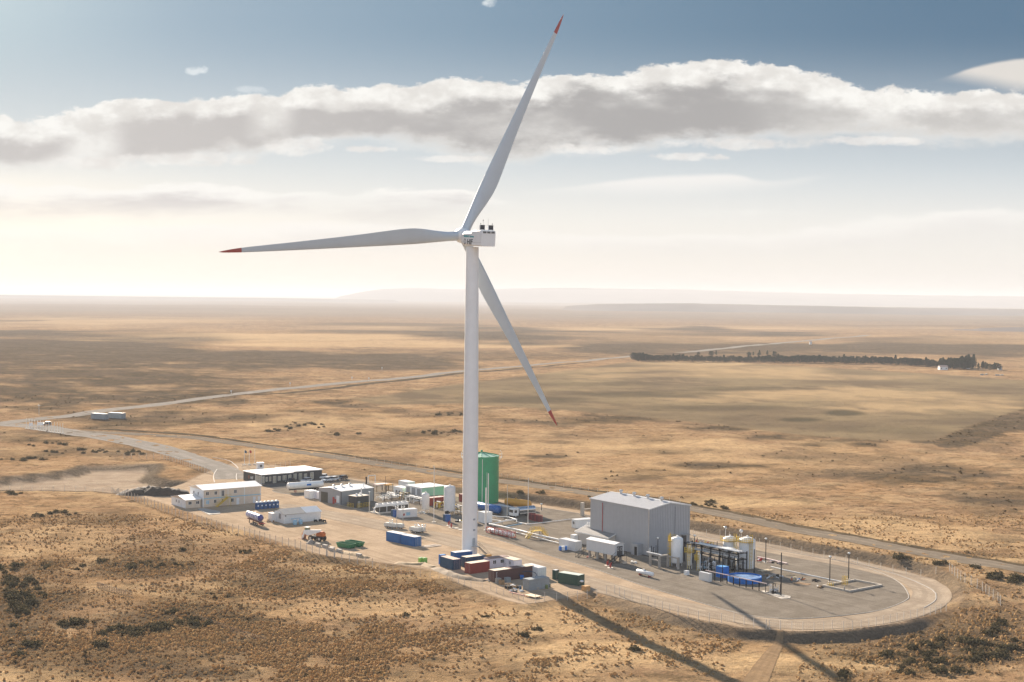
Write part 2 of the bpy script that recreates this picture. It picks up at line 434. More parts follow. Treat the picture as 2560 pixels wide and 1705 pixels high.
BLUED=mat('dark_blue_paint',(.004,.062,.135),.65,var=.15,dirt=.12,corr=.28,streak=.15)
BLUEP=mat('bright_blue_plastic',(.003,.15,.52),.5,var=.12,dirt=.08)
GREEN=mat('green_tank_paint',(.03,.30,.13),.45,var=.10,scale=1.2,dirt=.05)
GREENL=mat('light_green_sheet',(.42,.66,.50),.5,var=.06,corr=.5)
GREEND=mat('dark_green_paint',(.03,.085,.06),.5,var=.15,dirt=.1,corr=.28,streak=.1)
GREENS=mat('skip_green_paint',(.015,.17,.07),.5,var=.15,dirt=.2)
LIME=mat('lime_paint',(.22,.48,.08),.5,var=.1,dirt=.1)
ORANGE=mat('orange_paint',(.55,.13,.02),.45,var=.12,dirt=.12)
AMBER=mat('amber_tank_paint',(.62,.30,.04),.4,var=.1,dirt=.1,streak=.1)
RUSTR=mat('red_container_paint',(.30,.04,.025),.6,var=.15,dirt=.15,corr=.28,streak=.2,dirtcol=(.12,.04,.03))
BROWNC=mat('brown_container_paint',(.12,.05,.045),.65,var=.2,dirt=.2,corr=.28,streak=.2,dirtcol=(.07,.035,.025))
GREYC=mat('grey_container_paint',(.30,.33,.34),.6,var=.12,dirt=.15,corr=.28,streak=.2)
RUSTROOF=mat('faded_container_roof',(.55,.40,.32),.6,var=.12,dirt=.2,corr=.28)
CREAMROOF=mat('cream_container_roof',(.70,.60,.46),.6,var=.08,dirt=.15,corr=.28)
GREENROOF=mat('pale_green_roof',(.50,.58,.52),.6,var=.08,dirt=.1,corr=.28)
CONC=mat('concrete',(.36,.33,.29),.9,var=.15,bump=.02,dirt=.15)
CONCL=mat('pale_concrete',(.52,.46,.38),.9,var=.1,bump=.01,dirt=.1)
WOOD=mat('weathered_wood',(.34,.22,.12),.8,var=.2)
PLY=mat('plywood_sheet',(.68,.56,.38),.7,var=.08)
SOIL=mat('dark_soil',(.055,.042,.030),.95,var=.35,scale=1.5,bump=.3)
LILAC=mat('white_cabin_panel',(.68,.66,.70),.6,var=.05,dirt=.06)
BLUELIGHT=mat('pale_blue_plastic',(.30,.50,.62),.4,var=.1)
PURPLE=mat('indigo_tank_paint',(.06,.06,.22),.3,.3,var=.1)
CHROME=mat('polished_aluminium',(.62,.62,.62),.18,.95,var=.05)
BLADEW=mat('blade_paint_shaded',(.47,.52,.56),.45,var=.03,scale=.3,dirt=.03)  # greyer than the tower paint, the blades' shade is in the colour
WIRE=mat('fence_wire',(.30,.29,.27),.9,var=.05,spec=.05)
LAMP=mat('lamp_glass',(.85,.85,.80),.2,var=.02)
FENCEM=mat('fence_post_concrete',(.55,.50,.43),.8,var=.1)
REDTIP=mat('blade_tip_red',(.34,.05,.04),.45,var=.05)
TEXTD=mat('lettering_dark',(.03,.035,.04),.6,var=.05)
TEXTT=mat('lettering_teal',(.02,.30,.33),.6,var=.05)
TEXTW=mat('lettering_white',(.75,.78,.80),.6,var=.05)
TEXTO=mat('lettering_orange',(.60,.20,.08),.6,var=.05)
# ================================================================ terrain
FIELD=[(880,1000),(1130,962),(1400,928),(1570,905),(1900,910),(2300,932),(2620,955),(2620,1005),(2560,1022),(2440,1060),(2330,1103),(2180,1100),(2000,1088),(1700,1052),(1400,1025),(1150,1010),(950,1012)]
def ell(px,py,L,wx,wy):
    v=np.zeros_like(px)
    for cx,cy,rx,ry,a in L:
        d=((px+wx*rx*.5-cx)/rx)**2+((py+wy*ry*.9-cy)/ry)**2
        v=np.maximum(v,a*(1-sst(d,.35,1.5)))
    return v
DARK_PX=[(2010,1050,55,6,.9),(2105,1033,55,8,.9),(1650,985,150,8,.5),(1850,975,170,8,.5),(1300,1000,120,8,.45),(1750,1018,200,8,.35),(120,880,420,60,1.0),(260,965,420,45,.85),(640,905,330,30,.85),(930,905,230,26,.95),(1420,836,560,18,.95),(1000,812,300,7,.5),(1750,868,420,20,.95),(2350,868,330,28,.95),(1200,890,400,12,.45),  # scrub patches, and darker bands across the far plain
 (420,1040,300,22,.6),(700,1042,200,16,.5),(880,1008,90,9,.8),(960,1030,150,12,.5),(100,1090,130,18,.6),(60,1135,120,12,.55),(300,1125,180,12,.5),(1140,1035,130,9,.6),(1100,1082,150,10,.45),(1500,1050,330,10,.6),(1780,1068,130,8,.7),(1960,1092,150,8,.75),(2120,1108,150,10,.6),
 (2440,1068,150,34,.95),(2330,1085,60,18,.9),(1500,1095,240,14,.4),(1800,1165,150,10,.5),(1700,1130,120,10,.35),(2350,1190,260,22,.35),(2500,1250,140,40,.45),(1550,1195,120,8,.3),(1360,1140,60,4,.8),
 (1650,1255,260,12,.35),(1750,1285,140,9,.45),(2450,1400,160,20,.4),
 (60,1480,160,110,.45),(30,1580,120,60,.5),(330,1420,150,25,.45),(820,1405,120,12,.5),(250,1300,120,18,.5),(420,1380,220,35,.25),(480,1555,260,40,.5),(150,1640,180,60,.45),(400,1650,200,40,.5),(900,1640,380,90,.42),(1150,1600,200,60,.35),(1300,1660,160,40,.3),
 (760,1450,280,40,.35),(560,1480,120,20,.2),(1050,1460,180,20,.3),(2380,1640,260,60,.95),(2520,1560,120,45,.7),(2180,1600,260,40,.45),(2100,1700,180,30,.6),(2300,1560,280,28,.35),(1800,1610,180,25,.25),(1740,1560,240,25,.3),(2420,1530,160,16,.4)]
STRAW=[(2000,995,330,10,.7),(2330,1000,220,14,.8),(1950,940,420,9,.7),(1700,925,300,7,.7),(620,845,420,9,.8),(900,860,360,8,.7),(1150,862,300,8,.7),(300,800,400,8,.6),(1700,820,700,5,.6),(860,1055,260,16,.5),(1800,925,260,12,.8),(2050,985,330,14,.9),(2300,1010,260,22,.7),(1700,910,160,8,.9),(1500,1120,700,22,.5),(2000,1150,500,30,.5),
 (2200,1330,300,30,.6),(1600,1180,500,20,.6),(1000,1185,300,14,.5),(700,1140,200,12,.4),(1850,1260,250,14,.6),(150,1225,200,5,.9),(420,1265,140,7,.8),(620,1330,120,10,.6),(640,1470,320,26,.75),(980,1430,260,14,.8),(900,1520,260,26,.6),(1350,1560,220,45,.6),(1500,1640,260,40,.5),
 (2050,1665,240,30,.8),(480,1480,180,20,.5),(130,1350,180,30,.4),(80,1690,180,20,.6),(2400,1460,60,22,.8),(2330,1400,300,10,.5),(1600,1560,160,20,.4),(640,1620,160,40,.4)]
FIELD_DARK_PX=[(2110,1032,52,8,.95),(2010,1050,58,5.5,.85),(1620,985,190,8,.55),(1850,972,160,7,.55),(1330,1000,150,9,.5),(1750,1020,230,8,.4),(1500,960,160,5,.4),(2200,1075,150,10,.3)]  # darker patches inside the field
WEDGE=[(2322,1106),(2335,1101),(2440,1058),(2560,1020),(2640,1000),(2640,1050),(2540,1072),(2480,1098),(2400,1120),(2350,1118)]
def veg(x,y,z):
    px,py=topx(x,y,z)
    r=np.hypot(x,y)
    s1=np.clip(r/6,40,700); 
    wx=(fbm(x/30,y/30,41,4)-.5)*2*(r<1200)+(fbm(x/200,y/200,42,4)-.5)*2*(r>=1200)
    wy=(fbm(x/25,y/38,43,4)-.5)*2*(r<1200)+(fbm(x/160,y/260,44,4)-.5)*2*(r>=1200)
    S=ell(px,py,DARK_PX,wx,wy); Y=ell(px,py,STRAW,wx,wy)
    nn=fbm(x/14,y/14,51,4)*.5+fbm(x/70,y/70,52,4)*.5
    nf=fbm(x/300,y/300,53,5); nw=fbm(x/1400,y/1400,54,5)
    far=sst(r,900,2500)
    n=nn*(1-far)+(.5*nf+.5*nw)*far
    S=np.clip(S*(.35+1.3*sst(n,.30,.62))+.9*sst(n,.56,.70)*.5,0,1)
    Y=np.clip(Y*(.5+.9*sst(n,.68,.35))+.35*sst(n,.45,.3),0,1)
    inside=sdp_px(FIELD,px,py)
    S=S*(1-.9*inside)+inside*ell(px,py,FIELD_DARK_PX,wx*.4,wy*.4)
    wd=sdp_px(WEDGE,px+wx*4,py+wy*1.5)
    S=np.maximum(S,wd*(.45+.75*sst(nn,.3,.6))); S=np.clip(S,0,1); Y=Y*(1-wd)
    return S,Y,inside
def sdp_px(P,px,py):
    d,_=sdpoly(np.array(P,float),px,py)
    return sst(-d,-1.5,2.5)
def build_ground():
    d=[8,20,40,70,110,150,190,215]
    d+=list(np.arange(232,540,1.05)); q=540.
    while q<46000: q*=1.0105; d.append(q)
    d=np.array(d)
    a=list(np.arange(-62,-24,2.0))+list(np.arange(-24,24,.125))+list(np.arange(24,63,2.0))
    a=np.radians(np.array(a))
    DD,AA=np.meshgrid(d,a,indexing='ij')
    X=DD*np.sin(AA);Y=DD*np.cos(AA)
    sh=X.shape; x=X.ravel();y=Y.ravel()
    z=H(x,y)
    V=np.stack([x,y,z],1); nr,nc=sh
    idx=np.arange(nr*nc).reshape(sh)
    Fc=np.stack([idx[:-1,:-1].ravel(),idx[:-1,1:].ravel(),idx[1:,1:].ravel(),idx[1:,:-1].ravel()],1)[:,::-1]
    o=npmesh('ground',V,Fc,ground_mat(),None,True,4)
    S,Yy,Fi=veg(x,y,z)
    sd,_=sdpoly(PAD,x,y);hv=bankh(x,y); pt,_=sdpoly(PIT,x,y)
    bare=np.maximum((1-sst(sd,-1,1.6)),.45*sst(5.0-sd,0,2)*sst(np.abs(hv),.7,1.2))
    slope=sst(-pt,-3.5,-.5)*(1-sst(-pt,4.5,6))      # shade of the pit walls, painted as a darker ring
    bare=np.maximum(bare,sst(-pt,-.5,1.5))
    ca=o.data.color_attributes.new('veg','FLOAT_COLOR','POINT')
    arr=np.stack([S,Yy,bare,np.ones_like(S)],1).astype(np.float32)
    ca.data.foreach_set('color',arr.ravel())
    ca2=o.data.color_attributes.new('slope_shade','FLOAT_COLOR','POINT')
    near=sst(sd,.2,1.5)*(1-sst(sd,4,6.5))*np.clip((np.abs(hv)-.55)/.9,0,1)  # shade of the bank faces, painted darker just outside the pad
    slope_shade=np.maximum(slope,near*.8)
    ca2.data.foreach_set('color',np.stack([slope_shade,Fi,slope_shade,np.ones_like(slope_shade)],1).astype(np.float32).ravel())
    tag(o,kind='structure'); return o
def ground_mat():
    M=bpy.data.materials.new('steppe_ground'); M.use_nodes=True; M.node_tree.nodes.clear(); n=NT(M.node_tree)
    bs=n.new('ShaderNodeBsdfPrincipled'); out=n.new('ShaderNodeOutputMaterial'); n.l.new(bs.outputs[0],out.inputs[0])
    pos=n.new('ShaderNodeNewGeometry').outputs['Position']
    at=n.new('ShaderNodeAttribute',attribute_name='veg'); at2=n.new('ShaderNodeAttribute',attribute_name='slope_shade')
    S,Y,Bv=n.sep(at.outputs['Vector']); slope_shade,Fi,_q=n.sep(at2.outputs['Vector'])
    n1=n.noise(pos,1.1,5,.65); n2=n.noise(pos,.16,5,.6); n3=n.noise(pos,.022,5,.6); n4=n.noise(pos,.0035,5,.6)
    base=n.mix(n.sst(n2,.38,.62),(.29,.175,.085),(.42,.265,.140))
    base=n.mix(n.sst(n3,.35,.65,0.0,.5),base,(.36,.235,.14))
    base=n.mix(n.sst(n4,.4,.6,0.0,.35),base,(.22,.15,.095))
    straw=n.mix(n.sst(n1,.35,.65),(.50,.335,.175),(.64,.45,.25))
    spk=n.sst(n.noise(pos,.42,6,.72),.53,.62); spk2=n.sst(n.noise(pos,.075,6,.70),.54,.64)
    spk3=n.sst(n.noise(pos,.018,7,.72),.53,.63)
    base=n.mix(n.mul(spk,.70),base,(.10,.068,.036)); base=n.mix(n.mul(spk2,.68),base,(.115,.082,.048)); base=n.mix(n.mul(spk3,.55),base,(.12,.092,.058))
    base=n.mix(n.sst(n.noise(pos,.05,6,.7),.50,.40,0.0,.55),base,(.52,.36,.20))
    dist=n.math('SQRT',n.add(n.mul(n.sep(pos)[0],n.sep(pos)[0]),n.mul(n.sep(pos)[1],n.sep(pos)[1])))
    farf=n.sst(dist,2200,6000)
    c=n.mix(n.mul(Y,.85),base,straw)
    c=n.mix(n.mul(spk,.40),c,(.15,.10,.055)); c=n.mix(n.mul(spk2,.22),c,(.16,.115,.065))
    scr=n.mix(n.sst(n1,.40,.62),(.042,.036,.024),(.125,.090,.052))
    scr=n.mix(n.sst(n3,.42,.6,0.0,.4),scr,(.14,.105,.075))
    sf=n.math('MULTIPLY',S,n.sst(n.add(n.mul(n1,.5),n.mul(n2,.5)),.30,.60,.40,1.10),clamp=True)
    c=n.mix(sf,c,scr)
    # tilled field
    fld=n.mix(n.sst(n.noise(n.comb_s(pos,(.006,.03,1)) if False else pos,.012,4,.5),.35,.65),(.17,.125,.078),(.26,.195,.112))
    fld=n.mix(n.mul(spk2,.35),fld,(.09,.07,.048)); fld=n.mix(n.mul(Y,.9),fld,(.44,.31,.17))
    fld=n.mix(n.mul(S,.8),fld,(.07,.06,.038))
    c=n.mix(Fi,c,fld)
    bare=n.mix(n.sst(n2,.35,.65),(.37,.28,.20),(.46,.36,.26))
    bare=n.mix(n.sst(n1,.45,.7,0.0,.3),bare,(.30,.23,.17))
    c=n.mix(Bv,c,bare)
    c=n.mix(n.mul(slope_shade,n.sst(n1,.3,.6,.6,1.0)),c,(.125,.10,.072))
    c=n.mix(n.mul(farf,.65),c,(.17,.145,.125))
    hi=n.noise(pos,4.5,4,.7)
    c=n.mix(.5,c,n.mix(1.0,c,n.mix(n.sst(hi,.3,.7),(.62,.62,.62),(1.25,1.25,1.25)),'MULTIPLY'))
    n.put(bs.inputs['Base Color'],c); bs.inputs['Roughness'].default_value=.95; bs.inputs['Specular IOR Level'].default_value=0.0
    bp=n.new('ShaderNodeBump'); bp.inputs['Strength'].default_value=1.0; bp.inputs['Distance'].default_value=.6
    n.l.new(n.add(n.mul(n1,1.0),n.add(n.mul(n2,2.6),n.mul(hi,.6))),bp.inputs['Height']); n.l.new(bp.outputs[0],bs.inputs['Normal'])
    return M
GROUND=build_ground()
def sheetmat(name,a,b,c,s=1.0,tracks=0):
    M=bpy.data.materials.new(name); M.use_nodes=True; M.node_tree.nodes.clear(); n=NT(M.node_tree)
    bs=n.new('ShaderNodeBsdfPrincipled'); out=n.new('ShaderNodeOutputMaterial'); n.l.new(bs.outputs[0],out.inputs[0])
    pos=n.new('ShaderNodeNewGeometry').outputs['Position']
    n1=n.noise(pos,1.6*s,6,.7); n2=n.noise(pos,.12*s,5,.6,dist=.6); n3=n.noise(pos,7*s,3,.7)
    cc=n.mix(n.sst(n2,.35,.65),a,b); cc=n.mix(n.sst(n1,.42,.72,0.0,.6),cc,c)
    cc=n.mix(.5,cc,n.mix(1.0,cc,n.mix(n.sst(n3,.3,.7),(.72,.72,.72),(1.2,1.2,1.2)),'MULTIPLY'))
    x_,y_,z_=n.sep(pos)
    al=n.add(n.mul(x_,-.60),n.mul(y_,.80)); ac=n.add(n.mul(x_,.80),n.mul(y_,.60))
    tr=n.noise(n.comb(n.mul(al,.03),n.mul(ac,.9),0.0),1.0,5,.65,dist=.5)
    cc=n.mix(n.sst(n.noise(pos,.35*s,6,.72),.54,.66,0.0,.35),cc,tuple(v*.62 for v in a))
    cc=n.mix(n.sst(tr,.52,.66,0.0,.55),cc,tuple(v*.72 for v in a)); cc=n.mix(n.sst(tr,.46,.34,0.0,.35),cc,tuple(min(1,v*1.18) for v in b))
    if tracks:
        uv=n.new('ShaderNodeAttribute',attribute_name='across').outputs['Fac']
        w=n.math('ABSOLUTE',n.math('SINE',n.mul(uv,tracks)))
        cc=n.mix(n.mul(n.sst(w,.6,.95),n.sst(n2,.35,.6,.12,.45)),cc,tuple(v*.75 for v in a))
    n.put(bs.inputs['Base Color'],cc); bs.inputs['Roughness'].default_value=.92; bs.inputs['Specular IOR Level'].default_value=0.0
    bp=n.new('ShaderNodeBump'); bp.inputs['Strength'].default_value=.7; bp.inputs['Distance'].default_value=.12
    n.l.new(n.add(n1,n.mul(n3,.3)),bp.inputs['Height']); n.l.new(bp.outputs[0],bs.inputs['Normal'])
    return M
DIRTR=sheetmat('dirt_road',(.33,.262,.195),(.42,.34,.255),(.25,.20,.148),tracks=9)
YARDM=sheetmat('compacted_yard',(.36,.27,.185),(.46,.35,.245),(.27,.20,.135))
GRAVEL=sheetmat('grey_gravel',(.20,.17,.135),(.255,.22,.178),(.14,.12,.095),1.6)
TRACKM=sheetmat('track_gravel',(.20,.165,.125),(.26,.215,.165),(.16,.13,.095),tracks=7)
WILD=sheetmat('worn_track',(.25,.17,.10),(.33,.225,.13),(.18,.125,.075),tracks=9)
ROADG=sheetmat('grey_road',(.27,.245,.21),(.34,.305,.265),(.21,.185,.16),tracks=7)
def resample(pts,step):
    P=np.array(pts,float);out=[]
    n=len(P)
    for i in range(n-1):
        p0=P[max(i-1,0)];p1=P[i];p2=P[i+1];p3=P[min(i+2,n-1)]
        L=np.hypot(*(p2-p1)); k=max(2,int(L/step))
        for j in range(k):
            t=j/k
            out.append(.5*((2*p1)+(-p0+p2)*t+(2*p0-5*p1+4*p2-p3)*t*t+(-p0+3*p1-3*p2+p3)*t**3))
    out.append(P[-1]); return np.array(out)
def strip(name,pts,width,mat_,step=3,lift=.05,cols=6,world=False,obj=True):
    W_=np.array(pts if world else [P3(*p[:2])[:2] for p in pts])
    C=resample(W_,step)
    T_=np.gradient(C,axis=0); T_/=np.linalg.norm(T_,axis=1)[:,None]+1e-9
    N_=np.stack([-T_[:,1],T_[:,0]],1)
    ws=np.array([p[2] if len(p)>2 else width for p in pts],float)
    wi=np.interp(np.linspace(0,1,len(C)),np.linspace(0,1,len(ws)),ws)
    V=[];
    sarr=np.linspace(-.5,.5,cols+1)
    jit=(fbm(C[:,0]/3,C[:,1]/3,77,3)-.5)*.12+1
    pts3=[]
    for s_ in sarr:
        xy=C+N_*(s_*wi*jit)[:,None]; pts3.append(np.c_[xy,H(xy[:,0],xy[:,1])+lift+.0*s_])
    V=np.stack(pts3,1).reshape(-1,3); nr=len(C);nc=cols+1
    idx=np.arange(nr*nc).reshape(nr,nc)
    Fc=np.stack([idx[:-1,:-1].ravel(),idx[:-1,1:].ravel(),idx[1:,1:].ravel(),idx[1:,:-1].ravel()],1)[:,::-1]
    o=npmesh(name,V,Fc,mat_,None,True,4)
    at=o.data.attributes.new('across','FLOAT','POINT'); at.data.foreach_set('value',np.tile(sarr,nr).astype(np.float32))
    tag(o,kind='structure'); return o
def sheet(name,pxpoly,mat_,lift,world=False):
    P=np.array(pxpoly if world else [G(*p) for p in pxpoly])
    P=resample(np.vstack([P,P[:1]]),4)[:-1]
    me=bpy.data.meshes.new(name); bm=bmesh.new()
    vs=[bm.verts.new((a,b,lift)) for a,b in P]; f=bm.faces.new(vs); bmesh.ops.triangulate(bm,faces=[f])
    for f in bm.faces:
        f.normal_update()
        if f.normal.z<0: f.normal_flip()
    bm.to_mesh(me); bm.free(); me.materials.append(mat_)
    o=bpy.data.objects.new(name,me); COL.objects.link(o); tag(o,kind='structure'); return o
sheet('yard',[p[:2] for p in PADPX],YARDM,.02)
GRAVPX=[(850,1192),(900,1203),(960,1212),(1050,1226),(1150,1243),(1250,1256),(1330,1266),(1480,1290),(1730,1338),(1880,1364),(2020,1389),(2120,1407),(2200,1432),(2250,1458),(2271,1488),(2262,1503),(2200,1526),(2100,1540),(2000,1547),(1940,1546),(1850,1535),(1700,1492),(1600,1462),(1480,1421),(1380,1391),(1280,1360),(1195,1336),(1120,1316),(1050,1305),(990,1296),(925,1281),(860,1265),(800,1250),(760,1240),(700,1233),(682,1228),(690,1222),(760,1215),(790,1205)]
sheet('gravel_yard',GRAVPX,GRAVEL,.045)
# apron of the office and its car park
sheet('car_park',[Z1(1330,600),Z1(1500,545),Z1(2130,470),(868,1188),(850,1200),(800,1206),(770,1200),(715,1222),(690,1224),(655,1212)],sheetmat('asphalt_car_park',(.13,.12,.11),(.17,.155,.14),(.10,.095,.085)),.03)
strip('road',[(-120,1078),(0,1060,13),(200,1036,13),(400,1011,13),(700,973,13),(1000,946,13),(1200,924,13),(1400,906,13),(1500,898,13),(1580,890,12)],13,ROADG,8,.12)
strip('road',[(1700,882),(1780,874),(1880,864),(1960,857),(2060,848),(2170,838)],16,ROADG,14,.3)
strip('access_road',[(20,1062,16),(90,1066,16),(160,1078,16),(260,1092,16),(330,1106,16),(400,1122,15),(460,1139,14),(520,1158,12),(556,1172,12),(572,1184,11),(575,1198,11)],14,ROADG,4,.07)
strip('track',[(170,1078),(300,1083),(460,1092),(520,1099),(600,1110),(750,1131),(900,1152),(1050,1175),(1200,1197),(1330,1214),(1470,1234),(1600,1250),(1730,1272),(1850,1295),(2000,1326),(2150,1352),(2300,1380),(2430,1403),(2600,1432)],9,TRACKM,4,.07)
strip('track',[(1952,1594,1.0),(1944,1612,2.6),(1926,1640,3.4),(1902,1680,4.2),(1882,1715,4.6),(1862,1745,4.6)],4,WILD,1.5,.05)
strip('loop_road',[(700,1262,7),(850,1292,9),(1000,1323,10),(1130,1352,11),(1200,1372,11),(1300,1402,11),(1400,1435,11),(1500,1466,11),(1600,1494,10.5),(1700,1516,10),(1800,1536,10),(1900,1554,9.5),(2000,1562,9),(2100,1558,9),(2200,1545,9),(2280,1524,9),(2325,1500,9),(2325,1475,9),(2280,1448,9),(2200,1426,9),(2100,1405,9),(2000,1388,9),(1900,1368,9),(1800,1350,9),(1700,1330,8),(1600,1308,7)],10,DIRTR,3,.07)
VERGE=sheetmat('dark_verge',(.075,.058,.038),(.14,.105,.066),(.05,.04,.026))
strip('verge',[(185,1070,1),(300,1076,6),(460,1085,6),(600,1103,4),(750,1123,3),(900,1144,3),(1050,1167,3),(1200,1188,3),(1330,1205,3),(1470,1225,3),(1600,1241,3),(1730,1263,3.4),(1850,1285,3.4),(2000,1316,3.4),(2150,1342,3.4),(2300,1370,3.4),(2430,1392,3.6),(2600,1420,3)],3.2,VERGE,3,.09)
strip('verge',[(330,1000,2),(500,986,8),(700,984,9),(900,962,9),(1100,940,8),(1300,921,7),(1480,905,5)],6,VERGE,7,.13)
# thin kerb round the gravel yard
def kerb(pts,w=.25,h=.13,name='kerb',lab='thin pale kerb edging the grey gravel yard',closed=False,world=False):
    w*=.72
    C=resample([G(*p) for p in pts] if not world else pts,3)
    T_=np.gradient(C,axis=0);T_/=np.linalg.norm(T_,axis=1)[:,None]+1e-9;N_=np.stack([-T_[:,1],T_[:,0]],1)
    V=[];Fc=[]
    for i,(c,nn) in enumerate(zip(C,N_)):
        z=float(H(*c))
        for s_,zz in((-.5,-.02),(-.5,h),(.5,h),(.5,-.02)): V.append((c[0]+nn[0]*s_*w,c[1]+nn[1]*s_*w,z+zz))
        if i:
            a=(i-1)*4;b=i*4
            for k in range(3): Fc.append((a+k,b+k,b+k+1,a+k+1))
    o=mkobj(name,V,Fc,CONC); tag(o,lab,'kerb'); return o
kerb(GRAVPX[6:36],lab='long thin kerb running round the edge of the grey gravel yard')
kerb([(2130,1404),(2200,1424),(2270,1447),(2330,1475),(2340,1492),(2335,1505),(2310,1520)],.35,.15,lab='white curved kerb on the outside of the loop road bend')
kerb([Z1(745,385),Z1(710,440),Z1(700,500),Z1(715,560)],.35,.15,lab='white kerb curving along the left of the entrance drive')
kerb([Z1(690,228),Z1(800,245),Z1(900,270),Z1(985,330),Z1(1025,375)],.35,.15,lab='white kerb curving along the right before the gate')
kerb([Z1(1005,440),Z1(995,480),Z1(1005,530)],.35,.15,lab='short white kerb beside the dark office corner')
kerb([Z1(750,385),Z1(1020,375)],.35,.08,lab='white threshold strip across the entrance drive')
# ================================================================ wind turbine
def turbine():
    tx,ty=-10.65,378.70
    t=thing('wind_turbine','tall white three-bladed wind turbine with red blade tips standing over the yard','wind turbine',(tx,ty,0))
    m=MB();m.sm=True
    prof=[];Ht=81.6
    for k in range(0,29):
        z=Ht*k/28; r=2.02 if z<30 else 2.02+(1.66-2.02)*((z-30)/(Ht-30))
        prof.append((r,z))
    prof=[(2.35,0),(2.35,.35),(2.02,.352)]+prof[1:]
    m.lathe(prof,(0,0,0),64); m.build('tower',TOWERW,t)
    for z in (21,48,66):        # flange seams
        q=MB();q.sm=True; r=2.02 if z<30 else 2.02+(1.66-2.02)*((z-30)/(Ht-30)); q.lathe([(r-.02,z-.06),(r+.012,z-.05),(r+.012,z+.05),(r-.02,z+.06)],(0,0,0),64)
        q.build('flange_ring',TOWERW,t)
    # door, landing and stair on the right-hand front of the tower
    da=math.radians(-55); ca,sa=math.cos(da),math.sin(da)
    M=Matrix(((-sa,ca,0,ca*2.0),(ca,sa,0,sa*2.0),(0,0,1,0),(0,0,0,1)))   # x tangential, y outward
    dm=MB();dm.M=M
    dm.prism([(-.42,3.1),(.42,3.1),(.42,4.9),(.3,5.15),(-.3,5.15),(-.42,4.9)],-.05,.07,'Y'); dm.build('door',mat('door_grey',(.35,.38,.40),.5),t)
    pm=MB();pm.M=M; pm.box(-.8,.08,2.92,.9,1.4,3.0)
    for x in(-.8,.9):
        pm.tube((x,1.35,0),(x,1.35,4.05),.035,n=6)
    for z in(3.5,4.05): pm.tube((-.8,1.35,z),(.9,1.35,z),.03,n=6); pm.tube((-.8,.1,z),(-.8,1.35,z),.03,n=6)
    pm.build('landing',GALV,t)
    st=MB();st.M=M
    for k in range(13): st.box(.95+k*.25,.3,2.75-k*.22,1.2+k*.25,1.3,2.79-k*.22)
    for y in(.3,1.3):
        st.tube((.9,y,2.9),(4.2,y,0),.06,n=6); st.tube((.9,y,4.0),(4.2,y,1.0),.03,n=6)
    st.build('stair',BLACK,t)
    for z in(7.0,9.8):
        v=MB();v.M=M; v.box(-.3,.0,z,.3,.14,z+.45); v.build('vent_louvre',mat('vent_grey',(.30,.33,.36),.5),t)
    # nacelle frame: a = rotor axis (pointing upwind), e1,e2 rotor plane
    th=R(32.546);ti=R(8.689)
    a=Vector((-math.sin(th)*math.cos(ti),math.cos(th)*math.cos(ti),math.sin(ti)))
    e1=Vector((math.cos(th),math.sin(th),0)); e2=a.cross(e1)*-1
    if e2.z<0:e2=-e2
    hub=Vector((0,0,84))+a*5.05
    # nacelle: local x along axis a (flattened tilt 4 deg), y across (e1), z up
    tn=R(3.0); an=Vector((-math.sin(th)*math.cos(tn),math.cos(th)*math.cos(tn),math.sin(tn))); un=an.cross(e1)*-1
    if un.z<0:un=-un
    NM=Matrix(((an.x,e1.x,un.x,0),(an.y,e1.y,un.y,0),(an.z,e1.z,un.z,84.0),(0,0,0,1)))
    m=MB();m.M=NM;m.sm=False
    def ring(x,w,z0,z1,b):
        return [(x,-w+b,z0),(x,w-b,z0),(x,w,z0+b),(x,w,z1-b),(x,w-b,z1),(x,-w+b,z1),(x,-w,z1-b),(x,-w,z0+b)]
    rs=[ring(-8.1,2.05,-1.95,1.95,.18),ring(-7.9,2.12,-2.0,2.05,.22),ring(-3.4,2.12,-2.1,2.0,.25),ring(-2.6,2.1,-2.1,1.6,.5),ring(1.2,2.1,-2.1,1.55,.55),ring(2.5,1.9,-1.9,1.4,.6),ring(2.95,1.6,-1.6,1.2,.6)]
    vs=[p for r_ in rs for p in r_]; fs=[]
    for j in range(len(rs)-1):
        for k in range(8): fs.append((j*8+k,j*8+(k+1)%8,(j+1)*8+(k+1)%8,(j+1)*8+k))
    fs+=[tuple(range(8)),tuple(range(len(vs)-1,len(vs)-9,-1))]
    m._a(vs,fs); nac=m.build('nacelle',TOWERW,t)
    g=MB();g.M=NM
    for s_ in(-1,1): g.box(-8.0,s_*2.135-.012,-1.15,2.2,s_*2.135+.012,-1.10)
    g.build('panel_seam',mat('seam_grey',(.35,.36,.36),.6),t)
    q=MB();q.M=NM
    for k in range(3): q.box(-8.16,-1.75+k*1.25,1.35,-8.10,-.75+k*1.25,1.82)
    q.build('rear_vent',mat('vent_dark',(.10,.10,.10),.6),t)
    for y in(-1.98,.62):
        q=MB();q.M=NM; q.box(-7.0,y,2.25,-6.75,y+1.36,3.45); q.build('cooler_panel',mat('cooler_dark',(.022,.024,.030),.5),t)
    q=MB();q.M=NM
    q.box(-6.98,-.62,3.38,-6.77,.62,3.45)
    for y in(-2.0,-.6,.6,1.99): q.box(-7.0,y-.04,1.9,-6.75,y+.04,3.47)
    q.box(-7.0,-2.0,2.12,-6.75,2.0,2.2);q.tube((-6.8,-1.98,3.4),(-5.4,-1.98,2.0),.04,n=6)
    q.build('cooler_frame',TOWERW,t)
